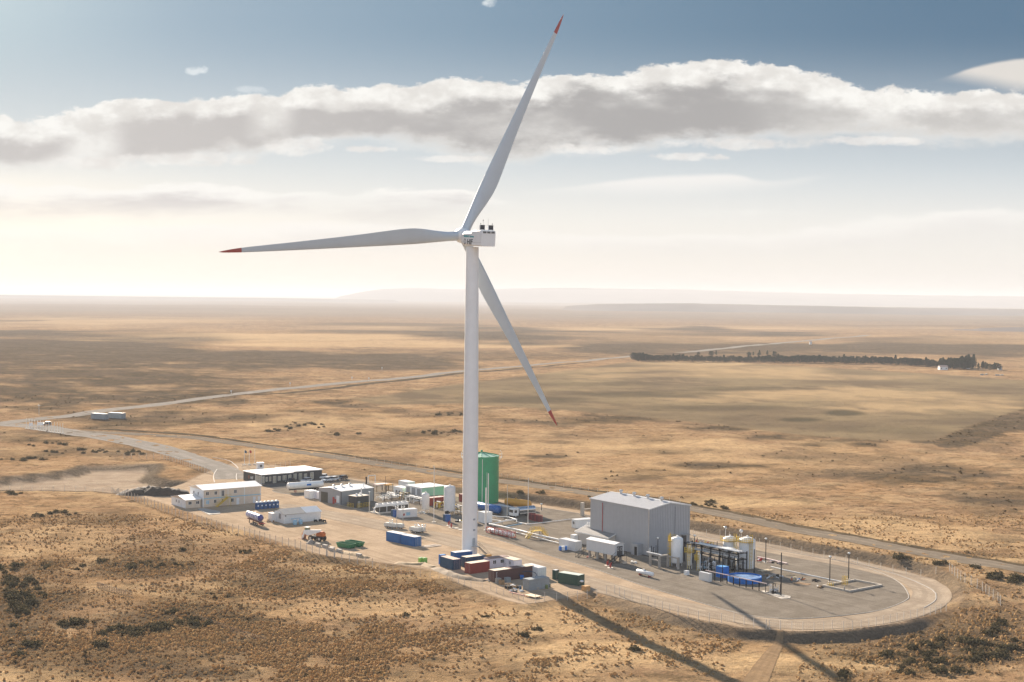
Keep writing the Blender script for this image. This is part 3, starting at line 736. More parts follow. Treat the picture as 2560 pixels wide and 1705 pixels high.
    for y,h_,ball in((-1.75,.35,1),(-1.05,1.5,1),(.45,1.6,0),(1.75,.35,1)):
        q=MB();q.M=NM;q.sm=True; q.tube((-6.85,y,3.45),(-6.85,y,3.45+h_),.025,n=6)
        if ball: q.tube((-6.85,y,3.45+h_*.75-.1),(-6.85,y,3.45+h_*.75+.22),.085,n=8)
        q.build('mast' if h_>1 else 'warning_lamp',BLACK,t)
    # hatch strip on top of the front housing
    q=MB();q.M=NM; q.bev(-2.3,-1.5,1.5,1.3,1.5,1.72,.1); q.build('roof_hatch',TOWERW,t)
    # lettering on the -e1 side (facing the camera's left)
    def LM(x,z,d=2.125):
        # text x axis runs towards the tail (-an), y up, facing -e1
        X=-an;Yv=un;Zv=-e1
        o_=NM@Vector((x,-d,z))
        return Matrix(((X.x,Yv.x,Zv.x,o_.x),(X.y,Yv.y,Zv.y,o_.y),(X.z,Yv.z,Zv.z,o_.z),(0,0,0,1)))
    text('HIF',1.95,TEXTD,t,LM(-.75,-1.7),shear=.15,ext=.01,off=.045)
    text('SIEMENS Gamesa',.72,TEXTT,t,LM(.95,.15),name='maker_lettering',ext=.01,off=.03)
    q=MB()   # swirl emblem
    for rr,a0,a1 in((.62,20,200),(.5,150,330),(.38,280,470),(.62,230,340)):
        k0=16
        for j in range(k0):
            A=R(a0+(a1-a0)*j/k0);Bq=R(a0+(a1-a0)*(j+1)/k0);w0=.085
            vs=[(rr*.62*math.cos(A),rr*math.sin(A),0),(rr*.62*math.cos(Bq),rr*math.sin(Bq),0),((rr+w0*2)*.62*math.cos(Bq),(rr+w0*2)*math.sin(Bq),0),((rr+w0*2)*.62*math.cos(A),(rr+w0*2)*math.sin(A),0)]
            q._a(vs,[(0,1,2,3)])
    eo=q.build('emblem',mat('emblem_grey',(.16,.15,.15),.6),t); eo.matrix_local=LM(.25,-1.0,2.14)
    # hub
    HMt=Matrix(((e1.x,e2.x,a.x,hub.x),(e1.y,e2.y,a.y,hub.y),(e1.z,e2.z,a.z,hub.z),(0,0,0,1)))
    m=MB();m.M=HMt;m.sm=True
    m.lathe([(1.55,-2.0),(1.9,-1.6),(2.05,-.6),(2.05,.8),(1.75,1.7),(1.15,2.4),(.45,2.75),(0,2.85)],(0,0,0),32)
    hb=m.build('hub',TOWERW,t)
    # blades
    RB=66.77;cone=R(2.8)
    stn=[(0,2.45,2.45,1.22),(.018,2.45,2.45,1.22),(.05,2.5,2.35,1.22),(.10,3.1,1.9,1.3),(.15,3.85,1.5,1.4),(.20,4.35,1.15,1.45),(.25,4.35,.95,1.42),(.32,4.0,.78,1.35),(.42,3.4,.62,1.22),(.55,2.75,.46,1.05),(.70,2.1,.32,.85),(.82,1.6,.24,.66),(.905,1.2,.17,.5),(.95,.85,.12,.36),(.985,.42,.07,.2),(1.0,.06,.02,.03)]
    for k in range(3):
        an_=R(65.606)+k*2*math.pi/3
        b0=e1*math.cos(an_)+e2*math.sin(an_); b=b0*math.cos(cone)+a*math.sin(cone)
        c0=e1*math.sin(an_)-e2*math.cos(an_)
        def sec(fr,ch,thk,le,twd):
            be=R(twd); c=(c0*math.cos(be)-a*math.sin(be)).normalized(); nrm=b.cross(c).normalized()
            o_=hub+b*(1.2+(RB-1.2)*fr); N_=28; out=[]
            rnd=1-sst(np.array(fr),.03,.18)
            for j in range(N_):
                tt=2*math.pi*j/N_; xx=(1-math.cos(tt))/2   # 0 LE..1 TE..0
                yc=math.sin(tt)*.5
                yf=(.2969*math.sqrt(max(xx,0))-.126*xx-.3516*xx*xx+.2843*xx**3-.1036*xx**4)*5*(1 if math.sin(tt)>=0 else -1)*.5/.5
                yv=float(rnd)*yc*thk+(1-float(rnd))*yf*thk
                out.append(o_+c*(xx*ch-le)+nrm*yv)
            return out
        fine=[]
        frs=[s_[0] for s_ in stn]
        S_=np.array(stn)
        ff=np.unique(np.concatenate([np.linspace(0,1,46),S_[:,0]]))
        ff=np.unique(np.round(np.append(ff,.912),5))
        # smooth interpolation of the station table
        def cub(x,xs,ys):
            i=min(max(np.searchsorted(xs,x)-1,0),len(xs)-2)
            h=xs[i+1]-xs[i];t_=(x-xs[i])/h
            m0=(ys[i+1]-ys[max(i-1,0)])/(xs[i+1]-xs[max(i-1,0)]); m1=(ys[min(i+2,len(xs)-1)]-ys[i])/(xs[min(i+2,len(xs)-1)]-xs[i])
            return (2*t_**3-3*t_**2+1)*ys[i]+(t_**3-2*t_**2+t_)*h*m0+(-2*t_**3+3*t_**2)*ys[i+1]+(t_**3-t_**2)*h*m1
        secs=[(f_,sec(f_,cub(f_,S_[:,0],S_[:,1]),cub(f_,S_[:,0],S_[:,2]),cub(f_,S_[:,0],S_[:,3]),17*(1-f_)**1.3)) for f_ in ff]
        par=None
        for nm,lo,hi,mt in(('blade',0,.9121,BLADEW),('blade_tip',.9119,1.01,REDTIP)):
            ss=[s_ for f_,s_ in secs if lo-1e-9<=f_<=hi]
            vs=[p for r_ in ss for p in r_]; N_=28; fs=[]
            for j in range(len(ss)-1):
                for q_ in range(N_): fs.append((j*N_+q_,j*N_+(q_+1)%N_,(j+1)*N_+(q_+1)%N_,(j+1)*N_+q_))
            fs+=[tuple(range(N_)),tuple(range(len(vs)-1,len(vs)-1-N_,-1))]
            mm=MB();mm.sm=True;mm._a(vs,fs); par=mm.build(nm,mt,t if par is None else par)
        # blade root collar
        q=MB();q.sm=True;q.tube(hub+b*.9,hub+b*1.55,1.42,1.42,n=28); q.build('blade_bearing',TOWERW,t)
    # foundation
    q=MB();q.sm=True;q.lathe([(4.2,-.1),(4.2,.12),(4.0,.16),(0,.16)],(0,0,0),40); q.build('foundation',CONC,t)
    return t
turbine()
# ================================================================ far hills
def far_hill(name,pts,dist,depth,base=-5):
    """ridge given as photo pixels (x, crest y) at a distance"""
    V=[];Fc=[]; n_=len(pts); K=5
    prof=[(0,0),(.25,.75),(.42,1),(.7,.85),(1,0)]
    xs=np.linspace(pts[0][0],pts[-1][0],90)
    ys=np.interp(xs,[p[0] for p in pts],[p[1] for p in pts])
    for i,(px,py) in enumerate(zip(xs,ys)):
        v=FW+RT*(px-1280)/F-UP*(py-852.5)/F
        dd=dist+depth*.4
        q=CO+v*(dd/v[1]); hgt=max(q[2],2)*(.97+.06*vnoise(np.array(i*.7),np.array(3.3),5))
        dirx,diry=v[0]/v[1],1
        for f_,h_ in prof:
            yy=dist+depth*f_; V.append((dirx*yy,yy,base+(hgt-base)*h_*(1 if 0<i<89 else .2)))
        if i:
            for k in range(K-1):
                a_=(i-1)*K+k; Fc.append((a_,a_+1,a_+K+1,a_+K))
    me=mkobj(name,V,Fc,HILLM,None,True); bm=bmesh.new();bm.from_mesh(me.data);bmesh.ops.recalc_face_normals(bm,faces=bm.faces);bm.to_mesh(me.data);bm.free()
    tag(me,kind='structure')
HILLM=mat('hill_steppe',(.20,.17,.15),1.0,var=.2,scale=.002,spec=0)
far_hill('hill',[(830,744),(870,737),(905,729),(950,723),(1030,720),(1100,722),(1200,724),(1300,721),(1400,720),(1700,724),(2000,732),(2300,738),(2700,742)],17000,5000)
far_hill('hill',[(-300,742),(0,737),(300,741),(700,745),(1000,750)],13000,2500)
far_hill('hill',[(1400,766),(1500,760),(1700,758),(1900,762),(2200,768),(2500,772),(2800,776)],7000,900)
far_hill('hill',[(2380,832),(2450,820),(2560,817),(2700,816)],3300,260)
# ================================================================ building helpers (local x = heading A, y = heading B, origin = nearest corner)
HD=36.5
def gt(p,z=0.0): return tuple(float(v) for v in ray(p[0],p[1],z)[:2])
WFR=mat('window_frame_white',(.75,.75,.74),.5,var=.04)
DOORW=mat('door_white',(.72,.73,.74),.5,var=.05)
SEAM=mat('dark_trim',(.06,.065,.07),.5)
def win(par,face,a,z,w,h,name='window',frame=WFR,glass=GLASS,off=0.0,mull=1):
    """window on face 'y' (plane y=off, looks to -y) or 'x' (plane x=off, looks to -x)"""
    t=.07
    f=MB();g=MB()
    def bx(m,a0,z0,a1,z1,d0,d1):
        if face=='y': m.box(a0,off-d1,z0,a1,off-d0,z1)
        else: m.box(off-d1,a0,z0,off-d0,a1,z1)
    bx(f,a,z,a+w,z+t,-.01,.06);bx(f,a,z+h-t,a+w,z+h,-.01,.06);bx(f,a,z+t,a+t,z+h-t,-.01,.06);bx(f,a+w-t,z+t,a+w,z+h-t,-.01,.06)
    for k in range(mull): 
        c=a+w*(k+1)/(mull+1); bx(f,c-t*.5,z+t,c+t*.5,z+h-t,-.01,.055)
    fo=f.build(name,frame,par)
    bx(g,a+t,z+t,a+w-t,z+h-t,-.01,.02); g.build('pane',glass,fo)
    return fo
def door(par,face,a,w,h,z=0.02,m_=DOORW,off=0.0,handle=True):
    d=MB()
    def bx(m,a0,z0,a1,z1,d0,d1):
        if face=='y': m.box(a0,off-d1,z0,a1,off-d0,z1)
        else: m.box(off-d1,a0,z0,off-d0,a1,z1)
    bx(d,a,z,a+w,z+h,-.01,.05); do=d.build('door',m_,par)
    if handle:
        q=MB(); bx(q,a+w*.85,z+1.0,a+w*.85+.12,z+1.06,.05,.11); q.build('handle',BLACK,do)
    return do
def gable(par,LA,LB,ev,rg,wall,roof,axis='x',oh=.3,th=.10,z0=0.0,split=None):
    m=MB()
    if axis=='x': m.prism([(0,z0),(LB,z0),(LB,ev),(LB/2,rg),(0,ev)],0,LA,'X')
    else: m.prism([(0,z0),(LA,z0),(LA,ev),(LA/2,rg),(0,ev)],0,LB,'Y')
    m.build('wall',wall,par)
    L,Wd=(LA,LB) if axis=='x' else (LB,LA)
    sl=(rg-ev)/(Wd/2)
    segs=[(-oh,L+oh,roof)] if not split else [(-oh,L*split[0]-.002,roof),(L*split[0]+.002,L+oh,split[1])]
    r0=None
    for a0,a1,mt in segs:
        q=MB()
        poly=[(-oh,ev-oh*sl+.03),(Wd/2,rg+.03),(Wd+oh,ev-oh*sl+.03),(Wd+oh,ev-oh*sl+.03+th),(Wd/2,rg+.03+th),(-oh,ev-oh*sl+.03+th)]
        q.prism(poly,a0,a1,'X' if axis=='x' else 'Y'); o=q.build('roof',mt,par)
        r0=r0 or o
    return r0
def container(p,LA,LB,h,wall,roof,label,head=HD,doors=None,group=None,name='shipping_container',cat='container',z=0.0,world=False,top=False,zb=0.0):
    loc=(p if world else (gt(p,h+zb) if top else gt(p)))
    t=thing(name,label,cat,(loc[0],loc[1],z+zb),head,group)
    B(.04,.04,.12,LA-.04,LB-.04,h-.06).build('body',wall,t)
    fr=MB(); c=.12
    for x in(0,LA-c):
        for y in(0,LB-c): fr.box(x,y,0,x+c,y+c,h)
    for y in(0,LB-c): fr.box(c,y,.02,LA-c,y+c,.16); fr.box(c,y,h-.12,LA-c,y+c,h-.002)
    for x in(0,LA-c): fr.box(x,c,.02,x+c,LB-c,.16); fr.box(x,c,h-.12,x+c,LB-c,h-.002)
    fr.build('frame',wall,t)
    B(.05,.05,h-.05,LA-.05,LB-.05,h+.012).build('roof',roof,t)
    if doors:
        W_=LA if doors=='y' else LB
        for k in(0,1):
            d=MB(); a0=.14+k*(W_/2-.13);a1=a0+W_/2-.16
            if doors=='y': d.box(a0,-.015,.18,a1,.05,h-.14)
            else: d.box(-.015,a0,.18,.05,a1,h-.14)
            do=d.build('door',wall,t); rb=MB()
            for f_ in(.25,.75):
                a=a0+(a1-a0)*f_
                if doors=='y': rb.tube((a,-.05,.2),(a,-.05,h-.16),.025,n=6)
                else: rb.tube((-.05,a,.2),(-.05,a,h-.16),.025,n=6)
            rb.build('lock_rod',GALV,do)
    return t
# ---------------------------------------------------------------- two-storey site building
def two_storey():
    x,y=gt((508.1,1268.4)); LA,LB,ev,rg=20.4,10.2,5.5,6.55
    t=thing('site_building','two-storey cream site building with white gable roof and yellow outside stair','building',(x,y,0),HD)
    gable(t,LA,LB,ev,rg,CREAM,WROOF,'x',.35)
    f=lambda zx:(zx-565)/755*20.4
    B(-.03,-.03,0,0,LB+.03,ev-.02).build('end_panel',WHITE,t)
    for zx in(568,780,884,1100,1312): B(f(zx)-.1,-.05,0,f(zx)+.1,.02,ev-.05).build('trim',WHITE,t)
    B(.12,-.06,2.62,LA-.0,-.0,2.92).build('belt_course',BLUELIGHT,t)
    for zx,w in((597,1.1),(706,1.0),(962,1.0)): win(t,'y',f(zx),3.75,w,1.15)
    win(t,'y',f(798),3.1,1.0,1.95,name='window')
    for zx,w,h_,z_ in((700,.95,1.1,1.1),(800,.95,1.1,1.1),(922,1.0,1.2,1.0)): win(t,'y',f(zx),z_,w,h_)
    win(t,'y',f(600),.9,1.1,1.3,glass=BLUELIGHT)
    door(t,'y',f(995),.95,2.1);door(t,'y',f(1214),.95,2.1);door(t,'y',f(1280),.9,2.1)
    win(t,'x',3.2,3.6,1.0,1.0,off=-.03); win(t,'x',6.6,3.6,1.0,1.0,off=-.03)
    # yellow stair: rises to the right up to a landing
    s=MB(); x0,x1=f(700),f(845)
    for yy in(-1.15,-2.05):
        s.prism([(x0,0),(x0+.35,0),(x1+.1,2.62),(x1+.1,2.86),(x1-.15,2.86)],yy-.03,yy+.03,'Y')
    N=13
    for k in range(N): xx=x0+.2+(x1-x0)*k/N; zz=.2+2.6*k/N; s.box(xx,-2.02,zz,xx+.28,-1.18,zz+.04)
    s.box(x1,-2.08,2.80,x1+1.3,-.06,2.88)
    s.box(x1+.1,-2.0,0,x1+.2,-1.9,2.80);s.box(x1+1.1,-2.0,0,x1+1.2,-1.9,2.80)
    so_=s.build('stair',YEL,t)
    for yy in(-1.15,-2.05):
        r=MB(); r.tube((x0,yy,1.0),(x1,yy,3.85),.04,n=6); r.tube((x0,yy,.55),(x1,yy,3.4),.03,n=6)
        for k in range(6): xx=x0+(x1-x0)*k/5; zz=2.85*k/5; r.tube((xx,yy,zz),(xx,yy,zz+1.0),.03,n=6)
        if yy<-2: r.tube((x1,yy,3.85),(x1+1.3,yy,3.85),.04,n=6)
        r.build('handrail',YEL,so_)
two_storey()
def annex():
    x,y=gt((464.1,1271.2)); t=thing('annex_building','single-storey cream annex with white roof on the left of the two-storey building','building',(x,y,0),HD)
    LA,LB=5.1,11.2; gable(t,LA,LB,2.6,3.5,CREAM,WROOF,'x',.3)
    B(-.03,0,0,.0,LB,2.58).build('end_panel',WHITE,t)
    for x_ in(.9,3.5): win(t,'y',x_,1.1,1.15,1.0)
    for y_ in(2.6,): door(t,'x',y_,.95,2.0,off=-.03)
    for y_ in(4.6,6.7): win(t,'x',y_,1.1,.9,1.0,off=-.03)
annex()
def office():
    x,y=gt(Z1(1328,450),3.6); t=thing('office_building','long low charcoal office with white flat roof and glazed front','building',(x,y,0),38)
    L1,L2,LB=12.8,12.8,14.0
    B(0,0,0,L1,LB,3.3).build('wall',DARK,t); B(L1,.9,0,L1+L2,LB,3.45).build('wall',DARK,t)
    B(-.25,-.3,3.3,L1+.2,LB+.3,3.6).build('roof',WROOF,t)
    B(L1+.21,.6,3.45,L1+L2+.3,LB+.3,3.78).build('roof',WROOF,t)
    WARM=mat('glazing_lit',(.34,.32,.24),.12,var=.25,scale=1.0,spec=.8)  # yellowish lit look of the panes put into the glass colour
    for a,w,z,h in((.25,.9,.3,2.5),(1.6,.8,.9,1.6),(3.0,.9,.9,1.7),(4.6,1.3,.15,2.5),(6.6,1.2,.9,1.6),(8.6,1.5,.9,1.7),(10.9,1.2,.3,2.4)):
        win(t,'y',a,z,w,h,frame=WFR if a!=3.0 else GALV,glass=WARM,mull=1)
    for a,w,z,h in((13.6,1.3,.3,2.5),(15.8,1.3,.3,2.5),(18.0,1.2,.9,1.6),(20.6,1.4,.3,2.5)): win(t,'y',a,z,w,h,glass=WARM,off=.9)
    for a in(.3,.9,1.8,2.8,3.6): win(t,'x',a,.2,.7,2.7,glass=WARM,mull=0,frame=WFR)
    for a in(-.05,4.4): B(-.18,a,0,-.06,a+.12,3.3).build('post',WHITE,t)
    # sign on the dark left end
    M_=Matrix(((0,0,-1,-.03),(-1,0,0,8.6),(0,1,0,1.1),(0,0,0,1)))
    text('HIF',1.5,TEXTW,t,M_,name='sign_lettering',shear=.15,off=.02)
    q=MB()
    for rr,a0,a1 in((.55,20,200),(.42,150,330),(.30,280,470)):
        for j in range(14):
            A=R(a0+(a1-a0)*j/14);Bq=R(a0+(a1-a0)*(j+1)/14);w0=.12
            q._a([(rr*math.cos(A),rr*math.sin(A),0),(rr*math.cos(Bq),rr*math.sin(Bq),0),((rr+w0)*math.cos(Bq),(rr+w0)*math.sin(Bq),0),((rr+w0)*math.cos(A),(rr+w0)*math.sin(A),0)],[(0,1,2,3)])
    e=q.build('emblem',TEXTO,t); e.matrix_local=Matrix(((0,0,-1,-.03),(-1,0,0,9.7),(0,1,0,1.65),(0,0,0,1)))
office()
def hut():
    x,y=gt(Z1(1622,1095)); t=thing('storage_hut','white gabled hut with half grey, half white roof beside the indigo tanker','hut',(x,y,0),HD)
    LA,LB=12.4,6.6; gable(t,LA,LB,2.75,3.95,WHITE,mat('grey_roof_sheet',(.42,.39,.35),.7,var=.08,corr=.4,dirt=.1),'x',.3,split=(.58,WROOF))
    win(t,'x',1.9,1.1,1.6,1.7,mull=2); door(t,'x',4.4,1.1,2.2)
    B(-1.5,5.0,0,-.02,7.4,2.5).build('porch',WHITE,t); B(-1.6,4.9,2.5,-.0,7.5,2.6).build('porch_roof',WROOF,t)
    B(.35,-.12,2.15,.62,0,2.5).build('wall_lamp',BLACK,t)
hut()
for k,(zx,zy,sz) in enumerate(((1765,1108,1.0),(1838,1100,.95))):
    x,y=gt(Z1(zx,zy)); t=thing('water_tank','pale blue upright plastic tank by the hut wall, '+('left' if k==0 else 'right')+' one of two','tank',(x,y,0),HD,'pale blue tanks in front of the hut')
    m=MB();m.sm=True;m.lathe([(.55,0),(.6,.08),(.6,1.15),(.5,1.35),(.2,1.45),(.2,1.52),(0,1.53)],(0,0,0),16);m.build('shell',BLUELIGHT,t); MB().lathe([(.16,1.52),(.16,1.6),(0,1.61)],(0,0,0),12).build('cap',WHITE,t)
x,y=gt(Z1(1720,1090)); t=thing('pipe_trestle','pale blue pipe trestle leaning along the hut wall','trestle',(x,y,0),HD)
m=MB();m.tube((-.2,0,1.4),(3.2,0,1.4),.07);m.build('rail',BLUELIGHT,t)
for k in(0,1,2): T((k*1.3,-.3,0),(k*1.3+.1,.05,1.4),.05,n=6).build('leg',BLUELIGHT,t)
for k,(zx,zy) in enumerate(((2020,1075),(2085,1068),(2135,1075))):
    x,y=gt(Z1(zx,zy)); t=thing('tool_trolley','black compressor trolley against the hut wall, '+('nearest the blue tanks','middle one','at the far corner')[k],'trolley',(x,y,0),HD,'black trolleys along the hut')
    B(0,0,.25,.9,.6,.7).build('body',BLACK,t)
    T((.0,.3,.7),(.0,.3,1.3),.04,n=6).build('handle',BLACK,t)
    for q in(0,.8): T((q,-.03,.2),(q,.07,.2),.2,n=12).build('wheel',RUBBER,t)
def workshop():
    x,y=gt(Z2(535,745)); t=thing('workshop','grey sheet-metal workshop with white low roof and roller door','workshop',(x,y,0),46)
    LA,LB=14.0,11.5; gable(t,LA,LB,4.4,5.1,GREYW,WROOF,'x',.12)
    B(-.06,-.06,0,.14,.14,4.35).build('corner_trim',SEAM,t); B(LA-.12,-.05,0,LA+.06,.1,4.35).build('corner_trim',SEAM,t)
    door(t,'x',6.8,3.6,3.4,m_=mat('roller_door',(.07,.07,.055),.6),handle=False)
    door(t,'x',3.3,1.0,2.2,m_=RED); B(-.25,2.4,.5,-.02,2.9,1.7).build('hose_cabinet',RED,t)
    B(-.08,.8,.6,-.02,2.3,2.9).build('notice_board',WHITE,t)
    for k,f_ in enumerate((.12,.36,.60)):
        m=MB();m.sm=True;m.lathe([(.28,0),(.28,.35),(.5,.5),(.42,.8),(.1,.95),(0,.96)],(LA*f_,LB/2,5.1),14);m.build('roof_ventilator',GALV,t)
    T((LA*.78,1.5,4.3),(LA*.78,1.5,6.1),.18,n=10).build('flue',WHITE,t)
workshop()
def plantroom():
    x,y=gt(Z2(738,785)); t=thing('plant_room','dark grey plant room with pale roof and yellow guard rails before the workshop','plant room',(x,y,0),46)
    B(0,0,0,5.2,4.0,3.6).build('wall',DARK,t); B(-.15,-.15,3.6,5.35,4.15,3.75).build('roof',CONCL,t)
    for a,b in((1.2,1.4),(3.8,2.6)):
        m=MB();m.sm=True;m.lathe([(.45,0),(.45,.4),(.3,.7),(0,.8)],(a,b,3.75),14);m.build('roof_fan',WHITE,t)
    T((3.0,1.2,3.75),(3.0,1.2,6.2),.2,n=10).build('exhaust_stack',WHITE,t)
    door(t,'y',.5,1.0,2.1,m_=GREYW)
    for x0,x1,y0 in((2.2,4.9,-.8),(-.5,1.6,-.9)):
        r=MB()
        for z in(.5,1.0,1.5): r.tube((x0,y0,z),(x1,y0,z),.05,n=6)
        k=x0
        while k<=x1+.01: r.tube((k,y0,0),(k,y0,1.55),.05,n=6); k+=(x1-x0)/4
        r.build('guard_rail',YEL,t)
    r=MB()
    for z in(.5,1.0,1.5): r.tube((-.9,.4,z),(-.9,3.6,z),.05,n=6)
    for k in range(5): r.tube((-.9,.4+k*.8,0),(-.9,.4+k*.8,1.55),.05,n=6)
    r.build('guard_rail',YEL,t)
plantroom()
def hall():
    x,y=gt((1621,1391)); t=thing('process_hall','tall windowless grey sheet-clad hall, the largest building on the site','hall',(x,y,0),HD)
    LA,LB,ev,rg=14.9,24.3,12.55,13.75
    m=MB(); m.prism([(0,0),(LA,0),(LA,ev),(LA/2,rg),(0,ev)],0,LB,'Y'); m.build('wall',HALLW,t)
    q=MB(); q.prism([(-.25,ev-.02),(LA/2,rg+.04),(LA+.25,ev-.02),(LA+.25,ev+.10),(LA/2,rg+.16),(-.25,ev+.10)],-.05,LB+.05,'Y'); q.build('roof',mat('hall_roof',(.46,.46,.47),.4,.1,var=.06,corr=.5,streak=.1),t)
    for y0 in(-.22,LB+.052):
        q=MB(); q.prism([(-.32,ev-.18),(LA/2,rg-.10),(LA+.32,ev-.18),(LA+.32,ev+.13),(LA/2,rg+.20),(-.32,ev+.13)],y0,y0+.168,'Y'); q.build('gable_trim',WHITE,t)
    q=MB(); q.box(LA/2-.25,0,rg+.12,LA/2+.25,LB,rg+.22); q.build('ridge_cap',WHITE,t)
    for k in range(4):
        m=MB();m.sm=True;m.lathe([(.35,0),(.35,.5),(.6,.6),(.55,.95),(.15,1.1),(0,1.1)],(LA/2,3.2+k*5.6,rg+.2),14);m.build('ridge_ventilator',GALV,t)
    for a,b in((-.06,-.06),(LA-.1,-.06)): B(a,b,0,a+.16,b+.16,ev-.2).build('corner_trim',GALV,t)
    T((-.18,18.9,.2),(-.18,18.9,ev-.5),.09,n=8).build('red_pipe',RED,t)
    B(9.35,-.03,0,9.45,0,ev).build('panel_joint',SEAM,t)
    # doors
    B(11.9,-.06,0,13.7,0,4.6).build('roller_door',mat('hall_door_dark',(.06,.06,.065),.5),t)
    B(11.5,-1.2,4.7,14.1,-.0,4.9).build('door_canopy',GREYW,t)
    B(-1.8,2.3,0,0,5.0,3.0).build('porch',HALLW,t); B(-1.83,2.6,0,-1.80,3.6,2.3).build('porch_door',BLACK,t)
    B(8.2,-.5,2.9,8.45,-.02,3.1).build('wall_lamp',WHITE,t)
hall()
def lowbuilding():
    x,y=gt(Z5(730,865),3.2); t=thing('low_building','low grey-roofed annex tucked against the left side of the hall','building',(x,y,0),HD)
    LA,LB=8.2,14.0; gable(t,LA,LB,3.15,4.5,mat('beige_panel',(.55,.50,.44),.7,var=.05),mat('grey_roof_flat',(.26,.25,.24),.8,var=.06,corr=.4),'y',.15)
    m=MB(); m.prism([(-.2,3.0),(LA/2,4.45),(LA+.2,3.0),(LA+.2,3.2),(LA/2,4.68),(-.2,3.2)],LB+.16,LB+.3,'Y'); m.build('gable_trim',WHITE,t)
    m=MB(); m.prism([(-.2,3.0),(LA/2,4.45),(LA+.2,3.0),(LA+.2,3.2),(LA/2,4.68),(-.2,3.2)],-.3,-.16,'Y'); m.build('gable_trim',WHITE,t)
    B(-.22,-.15,2.98,-.16,LB+.15,3.18).build('gutter',WHITE,t)
    for k in(0,1): T((3.2,LB-1.2-k*.9,4.3),(3.2,LB-1.2-k*.9,5.7),.16,n=8).build('flue',WHITE,t)
    B(-1.6,LB-1.5,0,-.2,LB+.2,2.4).build('meter_box',WHITE,t)
lowbuilding()
def raised_cabin():
    x,y=gt(Z5(820,945),4.9); t=thing('raised_cabin','white control cabin raised on concrete piers with steel stairs at both ends','cabin',(x,y,0),HD+3)
    LA,LB,z0=3.2,10.8,1.9
    gable(t,LA,LB,4.75,5.15,mat('cabin_grey_panel',(.60,.61,.61),.55,var=.04,corr=.6),WROOF,'y',.15,z0=z0)
    for k in range(4):
        for xx in(.15,LA-.65): B(xx,.4+k*3.1,0,xx+.5,.9+k*3.1,z0).build('pier',CONC,t)
    door(t,'y',.75,1.0,2.3,z=z0+.05,m_=SEAM); door(t,'y',1.8,1.0,2.3,z=z0+.05,m_=SEAM)
    win(t,'y',.95,z0+1.2,.5,.8,mull=0,off=-.05); win(t,'y',2.05,z0+1.2,.5,.8,mull=0,off=-.05)
    for sgn,yb in((-1,0),(1,LB)):
        pf=MB(); y0,y1=(yb-1.5,yb) if sgn<0 else (yb,yb+1.5)
        pf.box(.2,y0,z0-.1,3.0,y1,z0); 
        for a in(.3,2.9):
            yy=y0+.08 if sgn<0 else y1-.08; pf.tube((a,yy,0),(a,yy,z0+1.1),.05,n=6)
        pf.tube((.3,y0+.08 if sgn<0 else y1-.08,z0+1.1),(2.9,y0+.08 if sgn<0 else y1-.08,z0+1.1),.04,n=6)
        pf.build('landing',BLACK,t)
        st=MB()
        for k in range(9): st.box(.2-.32*(k+1),y0+.2,z0-.1-.2*(k+1),.2-.32*k,y1-.2,z0-.06-.2*(k+1))
        for yy in(y0+.2,y1-.2): st.tube((.2,yy,z0-.05),(-2.8,yy,.05),.07,n=6); st.tube((.2,yy,z0+.95),(-2.8,yy,1.05),.035,n=6); st.tube((-2.7,yy,0),(-2.7,yy,1.05),.035,n=6); st.tube((-1.2,yy,.9),(-1.2,yy,2.0),.03,n=6)
        st.build('stair',BLACK,t)
raised_cabin()
def cabin(p,LA,LB,h,label,wall=LILAC,roof=WROOF,head=HD,wy=(),wx=(),dy=(),dx=(),name='portable_cabin',top=False,zb=0):
    l=gt(p,h+zb) if top else gt(p)
    t=thing(name,label,'cabin',(l[0],l[1],zb),head)
    B(0,0,.1,LA,LB,h-.1).build('wall',wall,t); B(-.08,-.08,h-.1,LA+.08,LB+.08,h+.02).build('roof',roof,t)
    B(.1,.1,0,LA-.1,LB-.1,.1).build('skid',BLACK,t)
    for a,w in wy: win(t,'y',a,1.1,w,1.0)
    for a,w in wx: win(t,'x',a,1.1,w,1.0)
    for a in dy: door(t,'y',a,.85,2.05,z=.12)
    for a in dx: door(t,'x',a,.85,2.05,z=.12)
    return t
cabin(Z3(2040,1160),6.2,2.5,2.6,'small white cabin with one end window on the left of the hall',WHITE,head=30,wx=((.8,1.1),),dy=(4.0,))
container(Z5(300,1038),2.4,6.9,2.6,mat('reefer_white',(.74,.73,.71),.5,var=.05,dirt=.08,corr=.28,streak=.1),WROOF,'white container on the gravel left of the raised cabin',doors='y')
container(Z2(1300,915),6.1,2.4,2.5,mat('reefer_white2',(.72,.69,.66),.5,var=.05,dirt=.08,streak=.1),WROOF,'small white container with a red warning plate near the light towers',head=30)
def plate():
    x,y=gt(Z2(1300,915)); t=thing('warning_plate','red heart-shaped warning plate fixed on the small white container','sign',(x,y,0),30)
    m=MB(); m.prism([(1.15,.75),(1.45,.5),(1.75,.75),(1.8,1.25),(1.6,1.35),(1.45,1.22),(1.3,1.35),(1.1,1.25)],-.05,-.02,'Y'); m.build('plate',RED,t)
    B(2.3,-.05,.6,3.6,-.02,1.6).build('notice_panel',BLUELIGHT,t)
plate()
